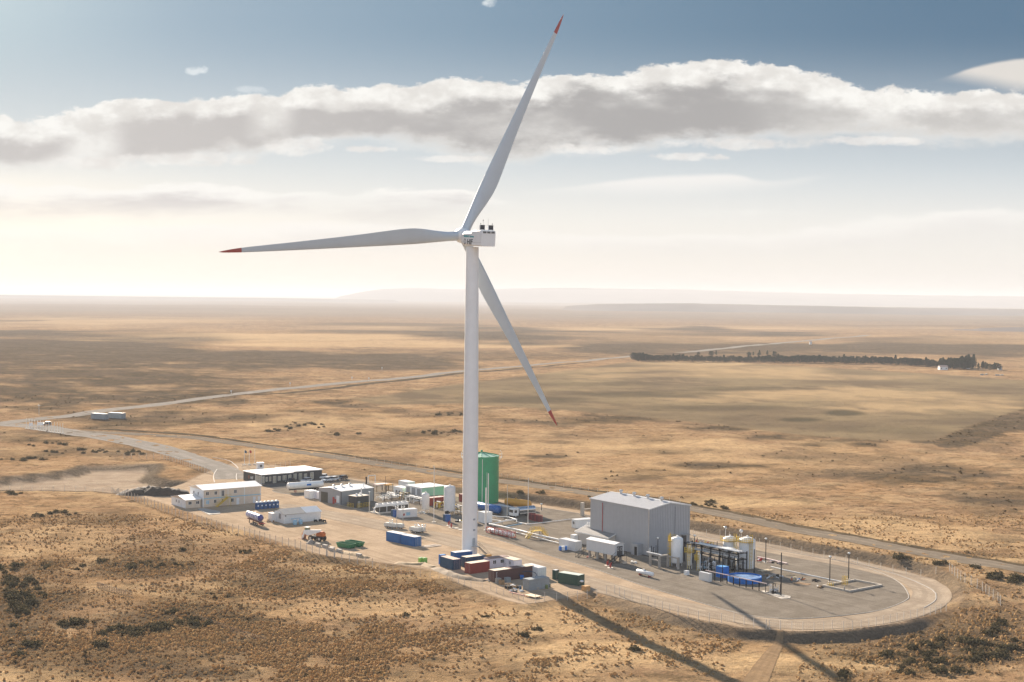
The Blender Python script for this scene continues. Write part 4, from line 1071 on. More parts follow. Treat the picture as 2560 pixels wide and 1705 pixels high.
def gas_building():
    x,y=gt(Z2(1592,522),4.2); t=thing('compressor_building','pale green and white compressor building raised on dark steel legs','building',(x,y,0),HD+3)
    LA,LB=10.2,9.4
    B(0,0,1.2,LA,LB,4.1).build('wall',GREENL,t); B(-.04,0,1.2,0,LB,4.1).build('end_wall',WHITE,t)
    B(-.15,-.15,4.1,LA+.15,LB+.15,4.25).build('roof',WROOF,t)
    for xx in(.2,3.3,6.5,9.7):
        for yy in(.2,4.5,9.0): B(xx,yy,0,xx+.25,yy+.25,1.2).build('leg',BLACK,t)
    for k in range(3): B(-.10,.6+k*3.1,1.5,-.045,2.6+k*3.1,3.7).build('louvre_panel',GREYW,t)
    B(-.3,0,1.05,LA,LB,1.18).build('deck',SEAM,t)
gas_building()
cabin(Z2(1335,640),3.0,5.6,3.1,'white instrument cabin left of the pale green building',WHITE,head=HD,wx=((3.0,1.2),(1.2,1.0)))
cabin(Z2(1405,570),3.0,6.0,3.3,'white cabin with pale roof behind the instrument cabin',WHITE,head=HD)
container(Z2(1690,758),6.1,2.44,2.6,RUSTR,mat('pink_roof',(.62,.42,.38),.6,corr=.28),'red container half hidden behind the two white upright tanks',head=HD)
container(Z3(560,815),6.1,2.44,2.6,RUSTR,mat('pink_roof',(.62,.42,.38)),'red container behind the turbine tower next to the green tank',head=HD)
container(Z1(1958,770),3.0,3.6,2.6,WHITE,WROOF,'white container beside the long white tanker',head=40)
container(Z1(2050,772),2.2,2.6,2.3,LILAC,WROOF,'smaller white container standing against the workshop corner',head=40)
def booth():
    x,y=gt(Z1(1272,392)); t=thing('gate_booth','small white gate booth behind the dark office','booth',(x,y,0),20)
    B(0,0,0,2.6,2.4,2.7).build('wall',WHITE,t); B(-.1,-.1,2.7,2.7,2.5,2.8).build('roof',WROOF,t); win(t,'y',.9,1.0,1.0,1.1,mull=1)
booth()
# ---------------------------------------------------------------- container cluster
container(Z4(428,655),2.44,6.06,2.6,BLUED,RUSTROOF,'dark blue container with faded pinkish roof at the left of the cluster',doors='y',head=35)
container(Z4(270,585),1.6,1.0,2.5,BLUEP,mat('bright_blue_lid',(.08,.30,.62),.5),'narrow bright blue cabinet on the left end of the dark blue container',name='cabinet',cat='cabinet',head=35)
container(Z4(458,560),5.2,2.3,2.6,BLUE,WROOF,'blue container with white roof lying right at the foot of the turbine',head=33)
container(Z4(605,625),6.06,2.44,2.6,BLUED,CREAMROOF,'dark blue container with cream roof behind the red container',head=38,doors='x')
container(Z4(662,708),6.06,2.44,2.6,RUSTR,CREAMROOF,'bright red container with cream roof in the cluster',head=40,doors='x')
cabin(Z4(905,640),6.1,2.4,2.6,'white cabin with two wide windows behind the red and brown containers',LILAC,mat('brown_cabin_roof',(.30,.20,.17),.6,corr=.3),head=36,wy=((1.1,1.0),(3.4,1.1)))
cabin(Z4(1225,655),2.5,6.0,2.5,'white cabin with cream roof set at a right angle behind the brown container',LILAC,CREAMROOF,head=36,wx=((1.2,.8),(4.0,.7)),dx=(2.6,))
def brown():
    t=container(Z4(972,815),12.19,2.44,2.75,BROWNC,CREAMROOF,'long reddish-brown container, the longest of the cluster',doors='x',head=38)
    B(4.9,.06,2.745,8.6,2.38,2.78).build('roof_brown_band',BROWNC,t)  # brown band across the middle of the roof
    for k in range(6): B(.62,.012,2.2-k*.28,.62+.2-(k%3)*.04,.038,2.36-k*.28).build('painted_mark',TEXTW,t)
brown()
container(Z4(1545,765),2.44,6.06,2.6,WHITE,WROOF,'plain white container between the brown and the grey ones',doors='y',head=36)
container(Z4(1425,928),6.06,2.44,2.6,GREYC,GREYC,'grey ribbed container at the front of the cluster beside the plywood sheet',doors='x',head=37)
container(Z4(2072,868),2.44,6.06,2.6,GREEND,GREENROOF,'dark green container with pale roof standing alone by the loop road',head=52)
container(Z4(1775,782),1.3,1.1,2.3,GREEND,WROOF,'small dark green cabinet at the left end of the dark green container',name='cabinet',cat='cabinet',head=52)
container(Z2(1305,1248),2.44,6.06,2.6,BLUE,WROOF,'blue container with white roof, left one of the pair in the open yard',doors='y',head=44)
container(Z2(1497,1290),2.44,6.06,2.6,BLUE,WROOF,'blue container with white roof, right one of the pair in the open yard',doors='y',head=44)
for k,(px_,lb) in enumerate(((Z8(938,352),'near left'),(Z8(1090,345),'right'))):
    container(px_,2.6,12.2 if False else 10.5,3.0,GREYC,mat('grey_roof_light',(.5,.5,.5),.6,corr=.3),'grey long container beside the far road, '+('left one of two' if k==0 else 'right one of two'),head=62 if k==0 else 62,group='grey containers by the far road')
# ---------------------------------------------------------------- portable toilets
def toilet(x,y,head,label):
    t=thing('portable_toilet',label,'toilet',(x,y,0),head,'blue portable toilets in a row')
    B(0,0,.05,1.1,1.1,2.15).build('cabin',BLUED if False else mat('toilet_blue',(.012,.07,.20),.45,var=.15),t)
    m=MB();m.sm=True; m.lathe([(.60,0),(.56,.15),(.42,.3),(.2,.38),(0,.4)],(.55,.55,2.15),16); m.build('dome_roof',WHITE,t)
    d=door(t,'y',.18,.74,1.85,z=.12,m_=mat('toilet_door',(.016,.09,.26),.45)); B(.36,-.075,1.0,.74,-.05,1.42).build('door_sign',TEXTW,d)
    return t
wh=('leftmost','second from the left','third from the left','third from the right','second from the right','rightmost')
x0,y0=gt(Z1(1262,912)); hx,hy=math.cos(R(37)),math.sin(R(37))
for k in range(6): toilet(x0+hx*k*1.38,y0+hy*k*1.38,37,'blue portable toilet with white domed roof, '+wh[k]+' of the row')
# ---------------------------------------------------------------- tanks
def vtank(p,r,h,leg,label,mt=WHITE,dome=.6,head=HD,name='storage_tank',nozzle=True,world=False,ladder=None,ring=None,nleg=4):
    l=p if world else gt(p); t=thing(name,label,'tank',(l[0],l[1],0),head)
    m=MB();m.sm=True
    prof=[(0,leg-.25),(r*.5,leg-.15),(r*.9,leg),(r,leg+.15),(r,h-dome)]+[(r*math.cos(a),h-dome+dome*math.sin(a)) for a in (.3,.6,.9,1.2)]+[(0,h)]
    if leg<.2: prof[0:3]=[(0,0),(r,0)]
    m.lathe(prof,(0,0,0),36); m.build('shell',mt,t)
    if leg>.2:
        for k in range(nleg):
            a=2*math.pi*(k+.5)/nleg; T((r*.82*math.cos(a),r*.82*math.sin(a),0),(r*.86*math.cos(a),r*.86*math.sin(a),leg+.5),.09,n=8).build('leg',mt,t)
    if nozzle: MB().lathe([(.22,h-.05),(.22,h+.22),(.3,h+.22),(.3,h+.3),(0,h+.3)],(0,0,0),12).build('nozzle',mt,t)
    if ladder is not None:
        a=R(ladder)-R(head); lm=MB(); ca,sa=math.cos(a),math.sin(a)
        pp=lambda d,w,z:(ca*d-sa*w,sa*d+ca*w,z)
        for w in(-.3,.3): lm.tube(pp(r+.25,w,0),pp(r+.25,w,h+1.0),.05,n=6)
        z=.4
        while z<h: lm.tube(pp(r+.25,-.3,z),pp(r+.25,.3,z),.03,n=5); z+=.5
        z=2.4
        while z<h+.9:
            prev=None
            for j in range(7):
                b=math.pi*(j/6-.5); q=pp(r+.3+.45*math.cos(b)+.1,.42*math.sin(b),z)
                if prev: lm.tube(prev,q,.035,n=5)
                prev=q
            z+=.9
        for w in(-.42,0,.42): lm.tube(pp(r+(.85 if w==0 else .45),w,2.4),pp(r+(.85 if w==0 else .45),w,h+.8),.035,n=5)
        lm.build('caged_ladder',YEL,t)
    if ring is not None:
        zr,a0,a1=ring; g=MB(); N=12
        for j in range(N):
            A=R(a0+(a1-a0)*j/N-head);Bq=R(a0+(a1-a0)*(j+1)/N-head)
            for (ri,ro,z0_,z1_) in((r+.02,r+.75,zr-.06,zr),):
                g._a([(ri*math.cos(A),ri*math.sin(A),z0_),(ro*math.cos(A),ro*math.sin(A),z0_),(ro*math.cos(Bq),ro*math.sin(Bq),z0_),(ri*math.cos(Bq),ri*math.sin(Bq),z0_),
                      (ri*math.cos(A),ri*math.sin(A),z1_),(ro*math.cos(A),ro*math.sin(A),z1_),(ro*math.cos(Bq),ro*math.sin(Bq),z1_),(ri*math.cos(Bq),ri*math.sin(Bq),z1_)],[(3,2,1,0),(4,5,6,7),(0,1,5,4),(2,3,7,6)])
            ro=r+.72
            for z_ in(zr+.55,zr+1.1): g.tube((ro*math.cos(A),ro*math.sin(A),z_),(ro*math.cos(Bq),ro*math.sin(Bq),z_),.04,n=5)
            g.tube((ro*math.cos(A),ro*math.sin(A),zr-.3),(ro*math.cos(A),ro*math.sin(A),zr+1.1),.04,n=5)
        g.build('platform',YEL,t)
    return t
vtank(Z2(1640,842),1.22,6.3,1.0,'smaller white upright tank with pipe elbow on top, left of the taller one',mat('tank_offwhite',(.66,.64,.62),.5,var=.06,dirt=.15,streak=.15))
vtank(Z2(1953,868),1.80,9.2,1.1,'taller white upright tank on legs just left of the turbine tower',mat('tank_offwhite',(.66,.64,.62)))
vtank(Z6(585,706),1.52,7.6,.9,'large white vessel with yellow caged ladder nearest the hall corner',WHITE,ladder=185,ring=(6.6,90,215))
vtank(Z6(750,742),.66,5.6,1.0,'slim white vessel with yellow ladder between two others',WHITE,ladder=250,ring=(4.5,190,330),dome=.35)
vtank(Z6(874,768),.42,4.3,.7,'slimmest white vessel wrapped in a yellow ladder',WHITE,ladder=240,ring=(3.0,130,260),dome=.25)
vtank(Z6(1275,697),1.78,7.6,.05,'wide white tank with yellow top walkway, further back of the twin tanks',WHITE,ladder=300,ring=(6.6,180,330),dome=.75)
vtank(Z6(1500,726),2.06,7.9,.05,'widest white tank with yellow top walkway, nearer of the twin tanks',WHITE,ladder=285,ring=(6.9,170,300),dome=.85)
for k,(zx,zy,zt) in enumerate(((1215,540,245),(1420,590,290))):
    x,y=gt(Z6(zx,zy+130)); t=thing('vent_valve','steel relief vent rising behind the '+('further' if k==0 else 'nearer')+' twin tank','vent',(x,y,0),0)
    h_=9.4; T((0,0,0),(0,0,h_-.5),.09,n=8).build('pipe',GALV,t); m=MB();m.sm=True;m.lathe([(.2,h_-.5),(.42,h_-.3),(.42,h_+.1),(.2,h_+.3),(0,h_+.35)],(0,0,0),12);m.build('valve_head',GALV if k==0 else WHITE,t)
def greentank():
    cx_,cy_=Z3(800,850-10); r=5.75
    x,y=gt((cx_,cy_-6)); 
    t=thing('water_tank','big green cylindrical water tank with pale conical roof behind the turbine tower','tank',(x,y,0),0)
    hh=15.6
    m=MB();m.sm=True;m.lathe([(r,0),(r,hh)],(0,0,0),64)
    m.build('shell',GREEN,t)
    for k in range(1,11):
        q=MB();q.sm=True;z=hh*k/11;q.lathe([(r-.01,z-.03),(r+.02,z-.03),(r+.02,z+.03),(r-.01,z+.03)],(0,0,0),64);q.build('ring_seam',GREEN,t)
    m=MB();
    N=24
    for j in range(N):
        A=2*math.pi*j/N;Bq=2*math.pi*(j+1)/N
        m._a([((r+.15)*math.cos(A),(r+.15)*math.sin(A),hh),((r+.15)*math.cos(Bq),(r+.15)*math.sin(Bq),hh),(.3*math.cos(Bq),.3*math.sin(Bq),hh+1.1),(.3*math.cos(A),.3*math.sin(A),hh+1.1)],[(0,1,2,3)])
    m.build('cone_roof',GREENL,t)
    for j in range(12):
        A=2*math.pi*j/12; T(((r+.1)*math.cos(A),(r+.1)*math.sin(A),hh+.06),(.2*math.cos(A),.2*math.sin(A),hh+1.18),.10,n=5).build('roof_rib',GREEN,t)
    MB().lathe([(.30,hh+1.0),(.30,hh+1.5),(.42,hh+1.55),(.25,hh+1.85),(0,hh+1.9)],(0,0,0),12).build('roof_vent',GREEN,t)
    for a in(2,178):
        q=MB(); A=R(a);ca,sa=math.cos(A),math.sin(A)
        pp=lambda d,w,z:(ca*d-sa*w,sa*d+ca*w,z)
        q._a([pp(r,-.6,hh-.5),pp(r+1.0,-.6,hh-.5),pp(r+1.0,.6,hh-.5),pp(r,.6,hh-.5)],[(0,1,2,3)])
        for w in(-.6,.6):
            q.tube(pp(r+1.0,w,hh-.5),pp(r+1.0,w,hh+.9),.05,n=5);q.tube(pp(r,w,hh-1.7),pp(r+1.0,w,hh-.5),.06,n=5)
            q.tube(pp(r,w,hh+.5),pp(r+1.0,w,hh+.5),.04,n=5)
        q.tube(pp(r+1,-.6,hh+.9),pp(r+1,.6,hh+.9),.05,n=5); q.tube(pp(r+1,0,hh+.9),pp(r+.4,0,hh+1.8),.05,n=5)
        q.build('roof_platform',WHITE,t)
greentank()
def htank(p,L,r,label,mt,head,leg=.5,saddle=CONC,name='horizontal_tank',band=None,cat='tank'):
    """axis along +x (heading), p = photo pixel of the ground point under the near end"""
    x,y=gt(p); t=thing(name,label,cat,(x,y,0),head)
    m=MB();m.sm=True; z=leg+r; d=r*.45
    prof=[(0,-d),(r*.5,-d*.87),(r*.85,-d*.5),(r,0),(r,L),(r*.85,L+d*.5),(r*.5,L+d*.87),(0,L+d)]
    m.lathe(prof,(0,0,z),28,'X'); m.build('shell',mt,t)
    for k in(.18,.82): B(L*k-.15,-r*.75,0,L*k+.15,r*.75,leg+r*.35).build('saddle',saddle,t)
    MB().lathe([(.25,0),(.25,.3),(0,.32)],(L*.6,0,z+r-.04),12).build('manhole',mt,t)
    return t
htank(Z3(1025,985),11.2,1.28,'blue horizontal pressure tank beside the tower',mat('tank_blue',(.01,.10,.32),.3,var=.1),127,.5)
htank(Z3(1425,915),9.2,1.22,'amber yellow horizontal tank behind the tanker truck',AMBER,141,.7,BLACK)
container(Z3(1135,990),2.5,7.5,2.7,GREYC,mat('grey_roof_light',(.5,.5,.5)),'grey box container between the blue tank and the tanker truck',head=HD)
htank(Z5(1312,1385),5.4,.54,'small white horizontal gas tank on red saddles by the road',WHITE,127,.35,RED)
def redframe():
    x,y=gt(Z3(1222,1285)); t=thing('tube_trailer','long white tank inside a red lattice frame lying by the pipeline','tank',(x,y,0),127.5)
    L=12.0;m=MB();m.sm=True;r=.62;z=.95
    m.lathe([(0,-.1),(r*.7,.0),(r,.3),(r,L-.7),(r*.7,L-.35),(0,L-.3)],(0.2,0,z),20,'X');m.build('shell',WHITE,t)
    fr=MB()
    for yy in(-.8,.8):
        for zz in(.25,1.7): fr.box(0,yy-.06,zz-.06,L,yy+.06,zz+.06)
        for k in range(7):
            xx=k*L/6; fr.box(max(0,xx-.06),yy-.07,.2,xx+.06,yy+.07,1.75)
        for k in range(6):
            a,b=k*L/6,(k+1)*L/6
            fr.tube((a,yy,.3 if k%2 else 1.65),(b,yy,1.65 if k%2 else .3),.05,n=5)
    for xx in(0,L/2,L):
        for zz in(.25,1.7): fr.box(xx-.06,-.8,zz-.05,xx+.06,.8,zz+.05)
    fr.build('lattice_frame',RED,t)
    for xx in(.6,L-.6): B(xx-.3,-1,0,xx+.3,1,.19).build('foot',CONCL,t)
redframe()
def crossover():
    x,y=gt(Z3(1400,1290)); t=thing('crossover_stair','yellow steel crossover stair spanning the white pipeline','stair',(x,y,0),HD)
    hh=2.0; dx0,dx1=2.0,5.2
    B(dx0,-.5,hh-.08,dx1,.9,hh).build('deck',YEL,t)
    for a0,a1 in((0,dx0),(dx1+2.0,dx1)):
        s=MB()
        for yy in(-.5,.9): s.tube((a0,yy,.05),(a1,yy,hh-.04),.09,n=6)
        for k in range(8):
            f_=(k+.5)/8; xx=a0+(a1-a0)*f_; s.box(min(xx-.13,xx+.13),-.45,hh*f_-.02,xx+.13,.85,hh*f_+.02)
        s.build('flight',YEL,t)
    r=MB()
    for yy in(-.5,.9):
        for zo in(.35,.7,1.05):
            r.tube((0,yy,zo),(dx0,yy,hh+zo),.035,n=5);r.tube((dx0,yy,hh+zo),(dx1,yy,hh+zo),.035,n=5);r.tube((dx1,yy,hh+zo),(dx1+2,yy,zo),.035,n=5)
        for k in range(9):
            xx=k*.9; zz=hh*min(1,xx/dx0) if xx<dx1 else hh*max(0,1-(xx-dx1)/2.0); r.tube((xx,yy,zz),(xx,yy,zz+1.05),.035,n=5)
    r.build('railing',YEL,t)
    for xx in(dx0+.1,dx1-.1):
        for yy in(-.4,.8): T((xx,yy,0),(xx,yy,hh-.08),.06,n=6).build('leg',BLACK,t)
crossover()
PIPEW=mat('pipe_white',(.74,.73,.70),.4,var=.06)
def pipeline(pts,r,z,label,mt=PIPEW,name='pipeline',sup=3.0,world=False):
    W_=[(gt(p,z if z>.3 else 0) if not world else p) for p in pts]
    x,y=W_[0]; t=thing(name,label,'pipe',(x,y,0),0)
    loc=[(a-x,b-y,z) for a,b in W_]
    m=MB();m.sm=True;m.path(loc,r,10);m.build('pipe',mt,t)
    if z>r+.1:
        s_=[]
        for a,b in zip(loc,loc[1:]):
            L=math.hypot(b[0]-a[0],b[1]-a[1]);k=max(1,int(L/sup))
            for j in range(k):
                f_=(j+.5)/k; q=(a[0]+(b[0]-a[0])*f_,a[1]+(b[1]-a[1])*f_); B(q[0]-.09,q[1]-.09,0,q[0]+.09,q[1]+.09,z-r+.02).build('support',CONC,t)
    return t
pipeline([Z3(905,1095),Z3(1300,1180),Z3(1500,1232),Z3(1815,1302)],.24,.9,'main white pipeline running under the yellow crossover stair')
pipeline([Z3(1190,1190),Z3(1450,1255),Z3(1812,1345)],.13,.45,'thinner lower white pipe parallel to the main pipeline')
pipeline([Z3(905,1100),Z3(1010,1082),Z3(1140,1050),Z3(1265,1038)],.2,.9,'white pipe branching right from the tower end of the main pipeline')
pipeline([Z3(1265,1045),Z3(1262,1080),Z3(1400,1112),Z3(1620,1090),Z3(1965,1046)],.12,.3,'long white pipe on the gravel reaching the small cabin')
pipeline([Z3(905,985),Z3(1050,1003),Z3(1130,1000),Z3(1265,1040)],.15,.7,'white pipe in front of the blue horizontal tank')
pipeline([Z3(900,1035),Z3(1020,1052),Z3(1060,1060)],.16,.5,'short white pipe beside the white cabin right of the tower')
pipeline([Z3(1080,1145),Z3(1200,1122),Z3(1330,1100)],.14,.15,'pale blue pipe lying between two white pipes',mt=BLUELIGHT)
cabin(Z3(838,1092),3.0,3.2,3.3,'white pump cabin immediately right of the turbine tower',WHITE,dy=(1.0,))
B_=None
def pole(p,h,r,label,mt=GALV,base=True,name='mast',cat='mast',arms=0,top=None):
    x,y=gt(p); t=thing(name,label,cat,(x,y,0),0)
    T((0,0,0),(0,0,h),r,r*.7,n=10).build('shaft',mt,t)
    if base: B(-.6,-.6,0,.6,.6,.2).build('base',CONCL,t)
    for k in range(arms): B(-.5,-.04,h*.72+k*.8,.5,.04,h*.72+k*.8+.12).build('cross_arm',mt,t)
    return t
MASTW=mat('mast_paint',(.68,.65,.60),.5,var=.05)
pole(Z2(1748,972),17.2,.13,'tall pale mast on a square base left of the turbine tower',MASTW)
pole(Z3(1410,1108),14.2,.12,'tall pale mast in front of the tanker truck',MASTW)
pole(Z3(810,912),16.3,.11,'slender pale mast in front of the green tank',MASTW)
pole(Z3(858,1182),12.6,.30,'thick pale vent stack right of the turbine tower',MASTW,name='vent_stack',cat='stack')
pole(Z3(888,1080),15.0,.20,'taller pale vent stack behind the thick one',MASTW,name='vent_stack',cat='stack')
pole(Z3(1138,1050),11.0,.09,'thin grey lightning mast beside the tanker truck cab',GALV)
pole(Z3(870,960),13.0,.07,'thin pale rod mast against the green tank',MASTW,base=False)
pole(Z2(1115,620),6.6,.07,'thin dark mast behind the pipework by the workshop',BLACK,base=False)
pole(Z2(1303,612),5.4,.07,'thin grey mast before the white instrument cabin',GALV,base=False)
pole(Z2(1207,650),5.0,.07,'short grey mast left of the instrument cabin',GALV,base=False)
pole(Z2(1597,660),6.0,.06,'thin dark mast at the corner of the pale green building',BLACK,base=False)
pole(Z6(1945,1098),10.1,.17,'tall black mast with cross arms at the pump skid',BLACK,arms=1)
pole(Z6(1595,797),6.0,.15,'black steel column right of the widest white tank',BLACK,name='steel_column',cat='column',base=False)
pole(Z6(1455,800),3.5,.15,'short black column in front of the widest white tank',BLACK,name='steel_column',cat='column',base=False,arms=1)
pole(Z6(1340,812),4.6,.14,'black column at the right end of the pipe rack, front',BLACK,name='steel_column',cat='column',base=False)
pole(Z6(1180,912),7.0,.11,'slender dark mast beside the blue box tank',BLACK,base=False)
pole(Z6(1612,640),6.4,.04,'hair-thin rod mast behind the widest white tank',GALV,base=False)
def lamp(p,h,label,dark=True):
    x,y=gt(p); t=thing('lamp_post',label,'lamp post',(x,y,0),0)
    T((0,0,0),(0,0,h),.13,.10,n=10).build('pole',BLACK if dark else GALV,t)
    B(-.35,-.35,0,.35,.35,.15).build('base',CONCL,t)
    m=MB();m.sm=True;m.ball((0,0,h+.22),.34,12,8,.75);m.build('lamp_head',LAMP,t)
    B(-.45,-.05,h-.02,.45,.05,h+.06).build('bracket',BLACK,t)
lamp(Z6(335,640),5.8,'dark lamp post with pale head at the front corner of the hall')
lamp(Z6(815,560),5.0,'dark lamp post with pale head at the right corner of the hall')
lamp(Z6(1746,668),6.2,'dark lamp post right of the twin white tanks')
lamp(Z7(622,553),6.0,'dark lamp post at the left end of the sump')
lamp(Z7(790,527),6.2,'dark lamp post beside the sump, the rightmost lamp of the site')
lamp(Z2(905,838),6.2,'grey lamp post by the road in front of the dark plant room',False)
lamp(Z3(1587,922),1.9,'short post with a reddish head on the gravel behind the gas bottles')
# ---------------------------------------------------------------- process plant by the hall
def piperack():
    x,y=gt(Z6(1388,800)); t=thing('pipe_rack','two-tier dark steel pipe rack crowded with pipes leading towards the hall','pipe rack',(x,y,0),127)
    L,Wd=19.5,3.0
    for k in range(7):
        xx=k*L/6
        for yy in(0,-Wd): B(xx-.12,yy-.12,0,xx+.12,yy+.12,5.2).build('column',BLACK,t)
        for zz in(3.3,4.9): B(xx-.1,-Wd+.121,zz-.12,xx+.1,-.121,zz+.1).build('cross_beam',BLACK,t)
    for yy in(0,-Wd):
        for zz in(3.0,4.6): B(0,yy-.13,zz,L,yy-.121 if False else yy+.13,zz+.22).build('long_beam',BLACK,t)
    rr=random.Random(3)
    for tier,zz in enumerate((3.55,5.15)):
        for k in range(8):
            r=rr.choice((.06,.09,.13,.17)); yy=-.35-k*.33
            T((rr.uniform(-.8,1.5),yy,zz+r),(L-rr.uniform(0,5),yy,zz+r),r,n=8).build('pipe',rr.choice((GALV,STEEL,PIPEW,PIPEW)),t)
    for k in range(18):
        xx=rr.uniform(.5,L-1);yy=-rr.uniform(.4,2.6); T((xx,yy,.2),(xx,yy,rr.choice((3.5,5.1))),rr.choice((.06,.09,.14)),n=8).build('riser',rr.choice((GALV,PIPEW,STEEL,PIPEW)),t)
    B(4.0,-2.9,5.32,6.5,-.2,5.45).build('cover_sheet',WHITE,t)
piperack()
def skid(p,LA,LB,hh,label,seed,head=HD,mats=None,n=16,name='pump_skid',cat='pump skid'):
    x,y=gt(p); t=thing(name,label,cat,(x,y,0),head); rr=random.Random(seed); mats=mats or (GALV,STEEL,BLACK,PIPEW)
    B(0,0,.0,LA,LB,.18).build('base_frame',BLACK,t)
    for k in range(max(2,n//5)):
        r=rr.uniform(.2,.42);L=rr.uniform(.7,1.4);a=rr.uniform(.4,max(.5,LA-1.4));b=rr.uniform(.4,LB-.4)
        if rr.random()<.5:
            m=MB();m.sm=True;m.lathe([(0,-.1),(r*.8,0),(r,.12),(r,L-.12),(r*.8,L),(0,L+.1)],(a,b,.3+r),14,'X');m.build('motor',rr.choice(mats),t)
        else:
            m=MB();m.sm=True;m.lathe([(r,0),(r,hh*.6),(r*.7,hh*.7),(0,hh*.75)],(a,b,.18),14);m.build('vessel',rr.choice(mats),t)
    for k in range(n):
        a=rr.uniform(.1,LA-.1);b=rr.uniform(.1,LB-.1);z=rr.uniform(.6,hh)
        p0=(a,b,.2);p1=(a,b,z);p2=(rr.uniform(.1,LA-.1),b,z)
        m=MB();m.sm=True;m.path([p0,p1,p2],rr.choice((.05,.07,.1)),7);m.build('pipe',rr.choice(mats),t)
    for a in(.05,LA-.05):
        for b in(.05,LB-.05): B(a-.06,b-.06,.18,a+.06,b+.06,hh).build('post',BLACK,t)
    return t
skid(Z6(1040,790),4.2,3.2,3.0,'dense steel process skid in front of the pipe rack',11,n=24,name='process_skid',cat='process skid')
skid(Z6(930,770),2.4,2.0,2.8,'narrow dark process skid right of the slimmest vessel',12,n=12,name='process_skid',cat='process skid',mats=(WHITE,STEEL,BLUELIGHT,BLACK))
skid(Z6(1840,1078),2.6,2.4,2.1,'black pump skid with silver pipes beside the tall black mast',13,n=12)
skid(Z6(1320,770),3.5,3.0,3.4,'valve skid below the right end of the pipe rack',14,n=18,name='process_skid',cat='process skid',mats=(BLACK,GALV,PIPEW))
skid(Z6(250,590),1.8,4.5,3.0,'grey valve skid standing against the hall corner',15,n=16,name='process_skid',cat='process skid')
skid(Z6(1030,470),2.5,8.0,1.6,'low yellow and grey valve group behind the pipe rack',16,n=22,name='valve_group',cat='valve group',mats=(YEL,GALV,GALV,YEL,RED))
def bund():
    x,y=gt(Z6(1468,905)); t=thing('open_tank','round open blue basin with bright wet rim on the gravel','basin',(x,y,0),0)
    r=4.1;h_=1.35
    m=MB();m.sm=True;m.lathe([(r,0),(r+.05,h_-.08),(r+.05,h_),(r-.07,h_),(r-.07,.5),(0,.5)],(0,0,0),48);m.build('wall',BLUEP,t)
    for k in range(16):
        A=2*math.pi*k/16; T(((r+.08)*math.cos(A),(r+.08)*math.sin(A),0),((r+.08)*math.cos(A),(r+.08)*math.sin(A),h_+.02),.06,n=6).build('rib',BLUEP,t)
    MB().lathe([(0,h_-.35),(r-.1,h_-.35),(r-.1,h_-.30),(0,h_-.28)],(0,0,0),32).build('cover_net',mat('net_cover',(.10,.20,.38),.5,var=.5,scale=3,dirt=.5,dirtcol=(.55,.5,.45)),t)
bund()
container(Z6(1183,868),2.2,2.3,2.75,BLUEP,mat('bright_blue_lid',(.08,.30,.62)),'bright blue box tank beside the process skid',name='box_tank',cat='tank')
container(Z6(1008,916),.95,3.6,2.0,mat('cabinet_white',(.72,.70,.66),.5,var=.05),WROOF,'white louvred electrical cabinet at the front of the process plant',name='electrical_cabinet',cat='cabinet')
container(Z6(712,828),1.0,1.0,1.05,WHITE,WROOF,'small white cube cabinet at the foot of the slim vessel',name='cabinet',cat='cabinet')
def loopframe():
    x,y=gt(Z6(355,735)); t=thing('pipe_trestle','precast concrete pipe support frame before the hall corner','support frame',(x,y,0),HD)
    for a,b in((0,0),(0,3.4),(3.0,0),(2.9,-3.9)): B(a,b,0,a+.5,b+.5,3.0).build('pillar',CONC,t)
    for z_ in(1.7,2.95): B(.0,.5,z_,.4,3.4,z_+.25).build('beam',CONC,t)
    B(.5,.05,2.95,3.0,.4,3.25).build('beam',CONCL,t); B(3.05,-3.4,2.6,3.35,0,2.85).build('beam',CONC,t)
    T((.25,-.5,3.4),(.25,5,3.4),.18,n=10).build('pipe',PIPEW,t)
loopframe()
def postrail():
    a=gt(Z6(1000,882));b=gt(Z6(1660,1032)); L=math.hypot(b[0]-a[0],b[1]-a[1]);hd=math.degrees(math.atan2(b[1]-a[1],b[0]-a[0]))
    t=thing('pipe_rail','long pinkish pipe carried on a row of short black posts','pipe',(a[0],a[1],0),hd)
    T((-1,0,2.1),(L+2.4,0,2.1),.11,n=10).build('pipe',mat('pinkish_pipe',(.62,.48,.44),.5),t)
    for k in range(9): B(L*k/8-.09,-.09,0,L*k/8+.09,.09,2.0).build('post',BLACK,t)
postrail()
def slab(poly,h,label,mt=CONCL,name='concrete_slab',cat='slab'):
    W_=[gt(p) for p in poly]; cx_=sum(p[0] for p in W_)/len(W_);cy_=sum(p[1] for p in W_)/len(W_)
    m=MB();m.prism([(a-cx_,b-cy_) for a,b in W_],0,h,'Z');o=m.build(name,mt);o.location=(cx_,cy_,.0);tag(o,label,cat);return o
slab([Z6(1685,1040),Z6(1720,1030),Z6(2075,1105),Z6(2065,1130),Z6(1950,1138)],.12,'pale concrete slab under the pump skid')
slab([Z1(490,905),Z1(560,895),Z1(780,935),Z1(790,965),Z1(640,980)],.15,'low concrete slab in the shadow of the two-storey building',CONC)
slab([Z2(915,838),Z2(960,825),Z2(1430,795),Z2(1440,820),Z2(1040,862)],.2,'pale concrete plinth under the cooling unit')
slab([Z4(1358,985),Z4(1440,952),Z4(1605,1005),Z4(1505,1030)],.9,'',PLY,'plywood_sheet','sheet') if False else None
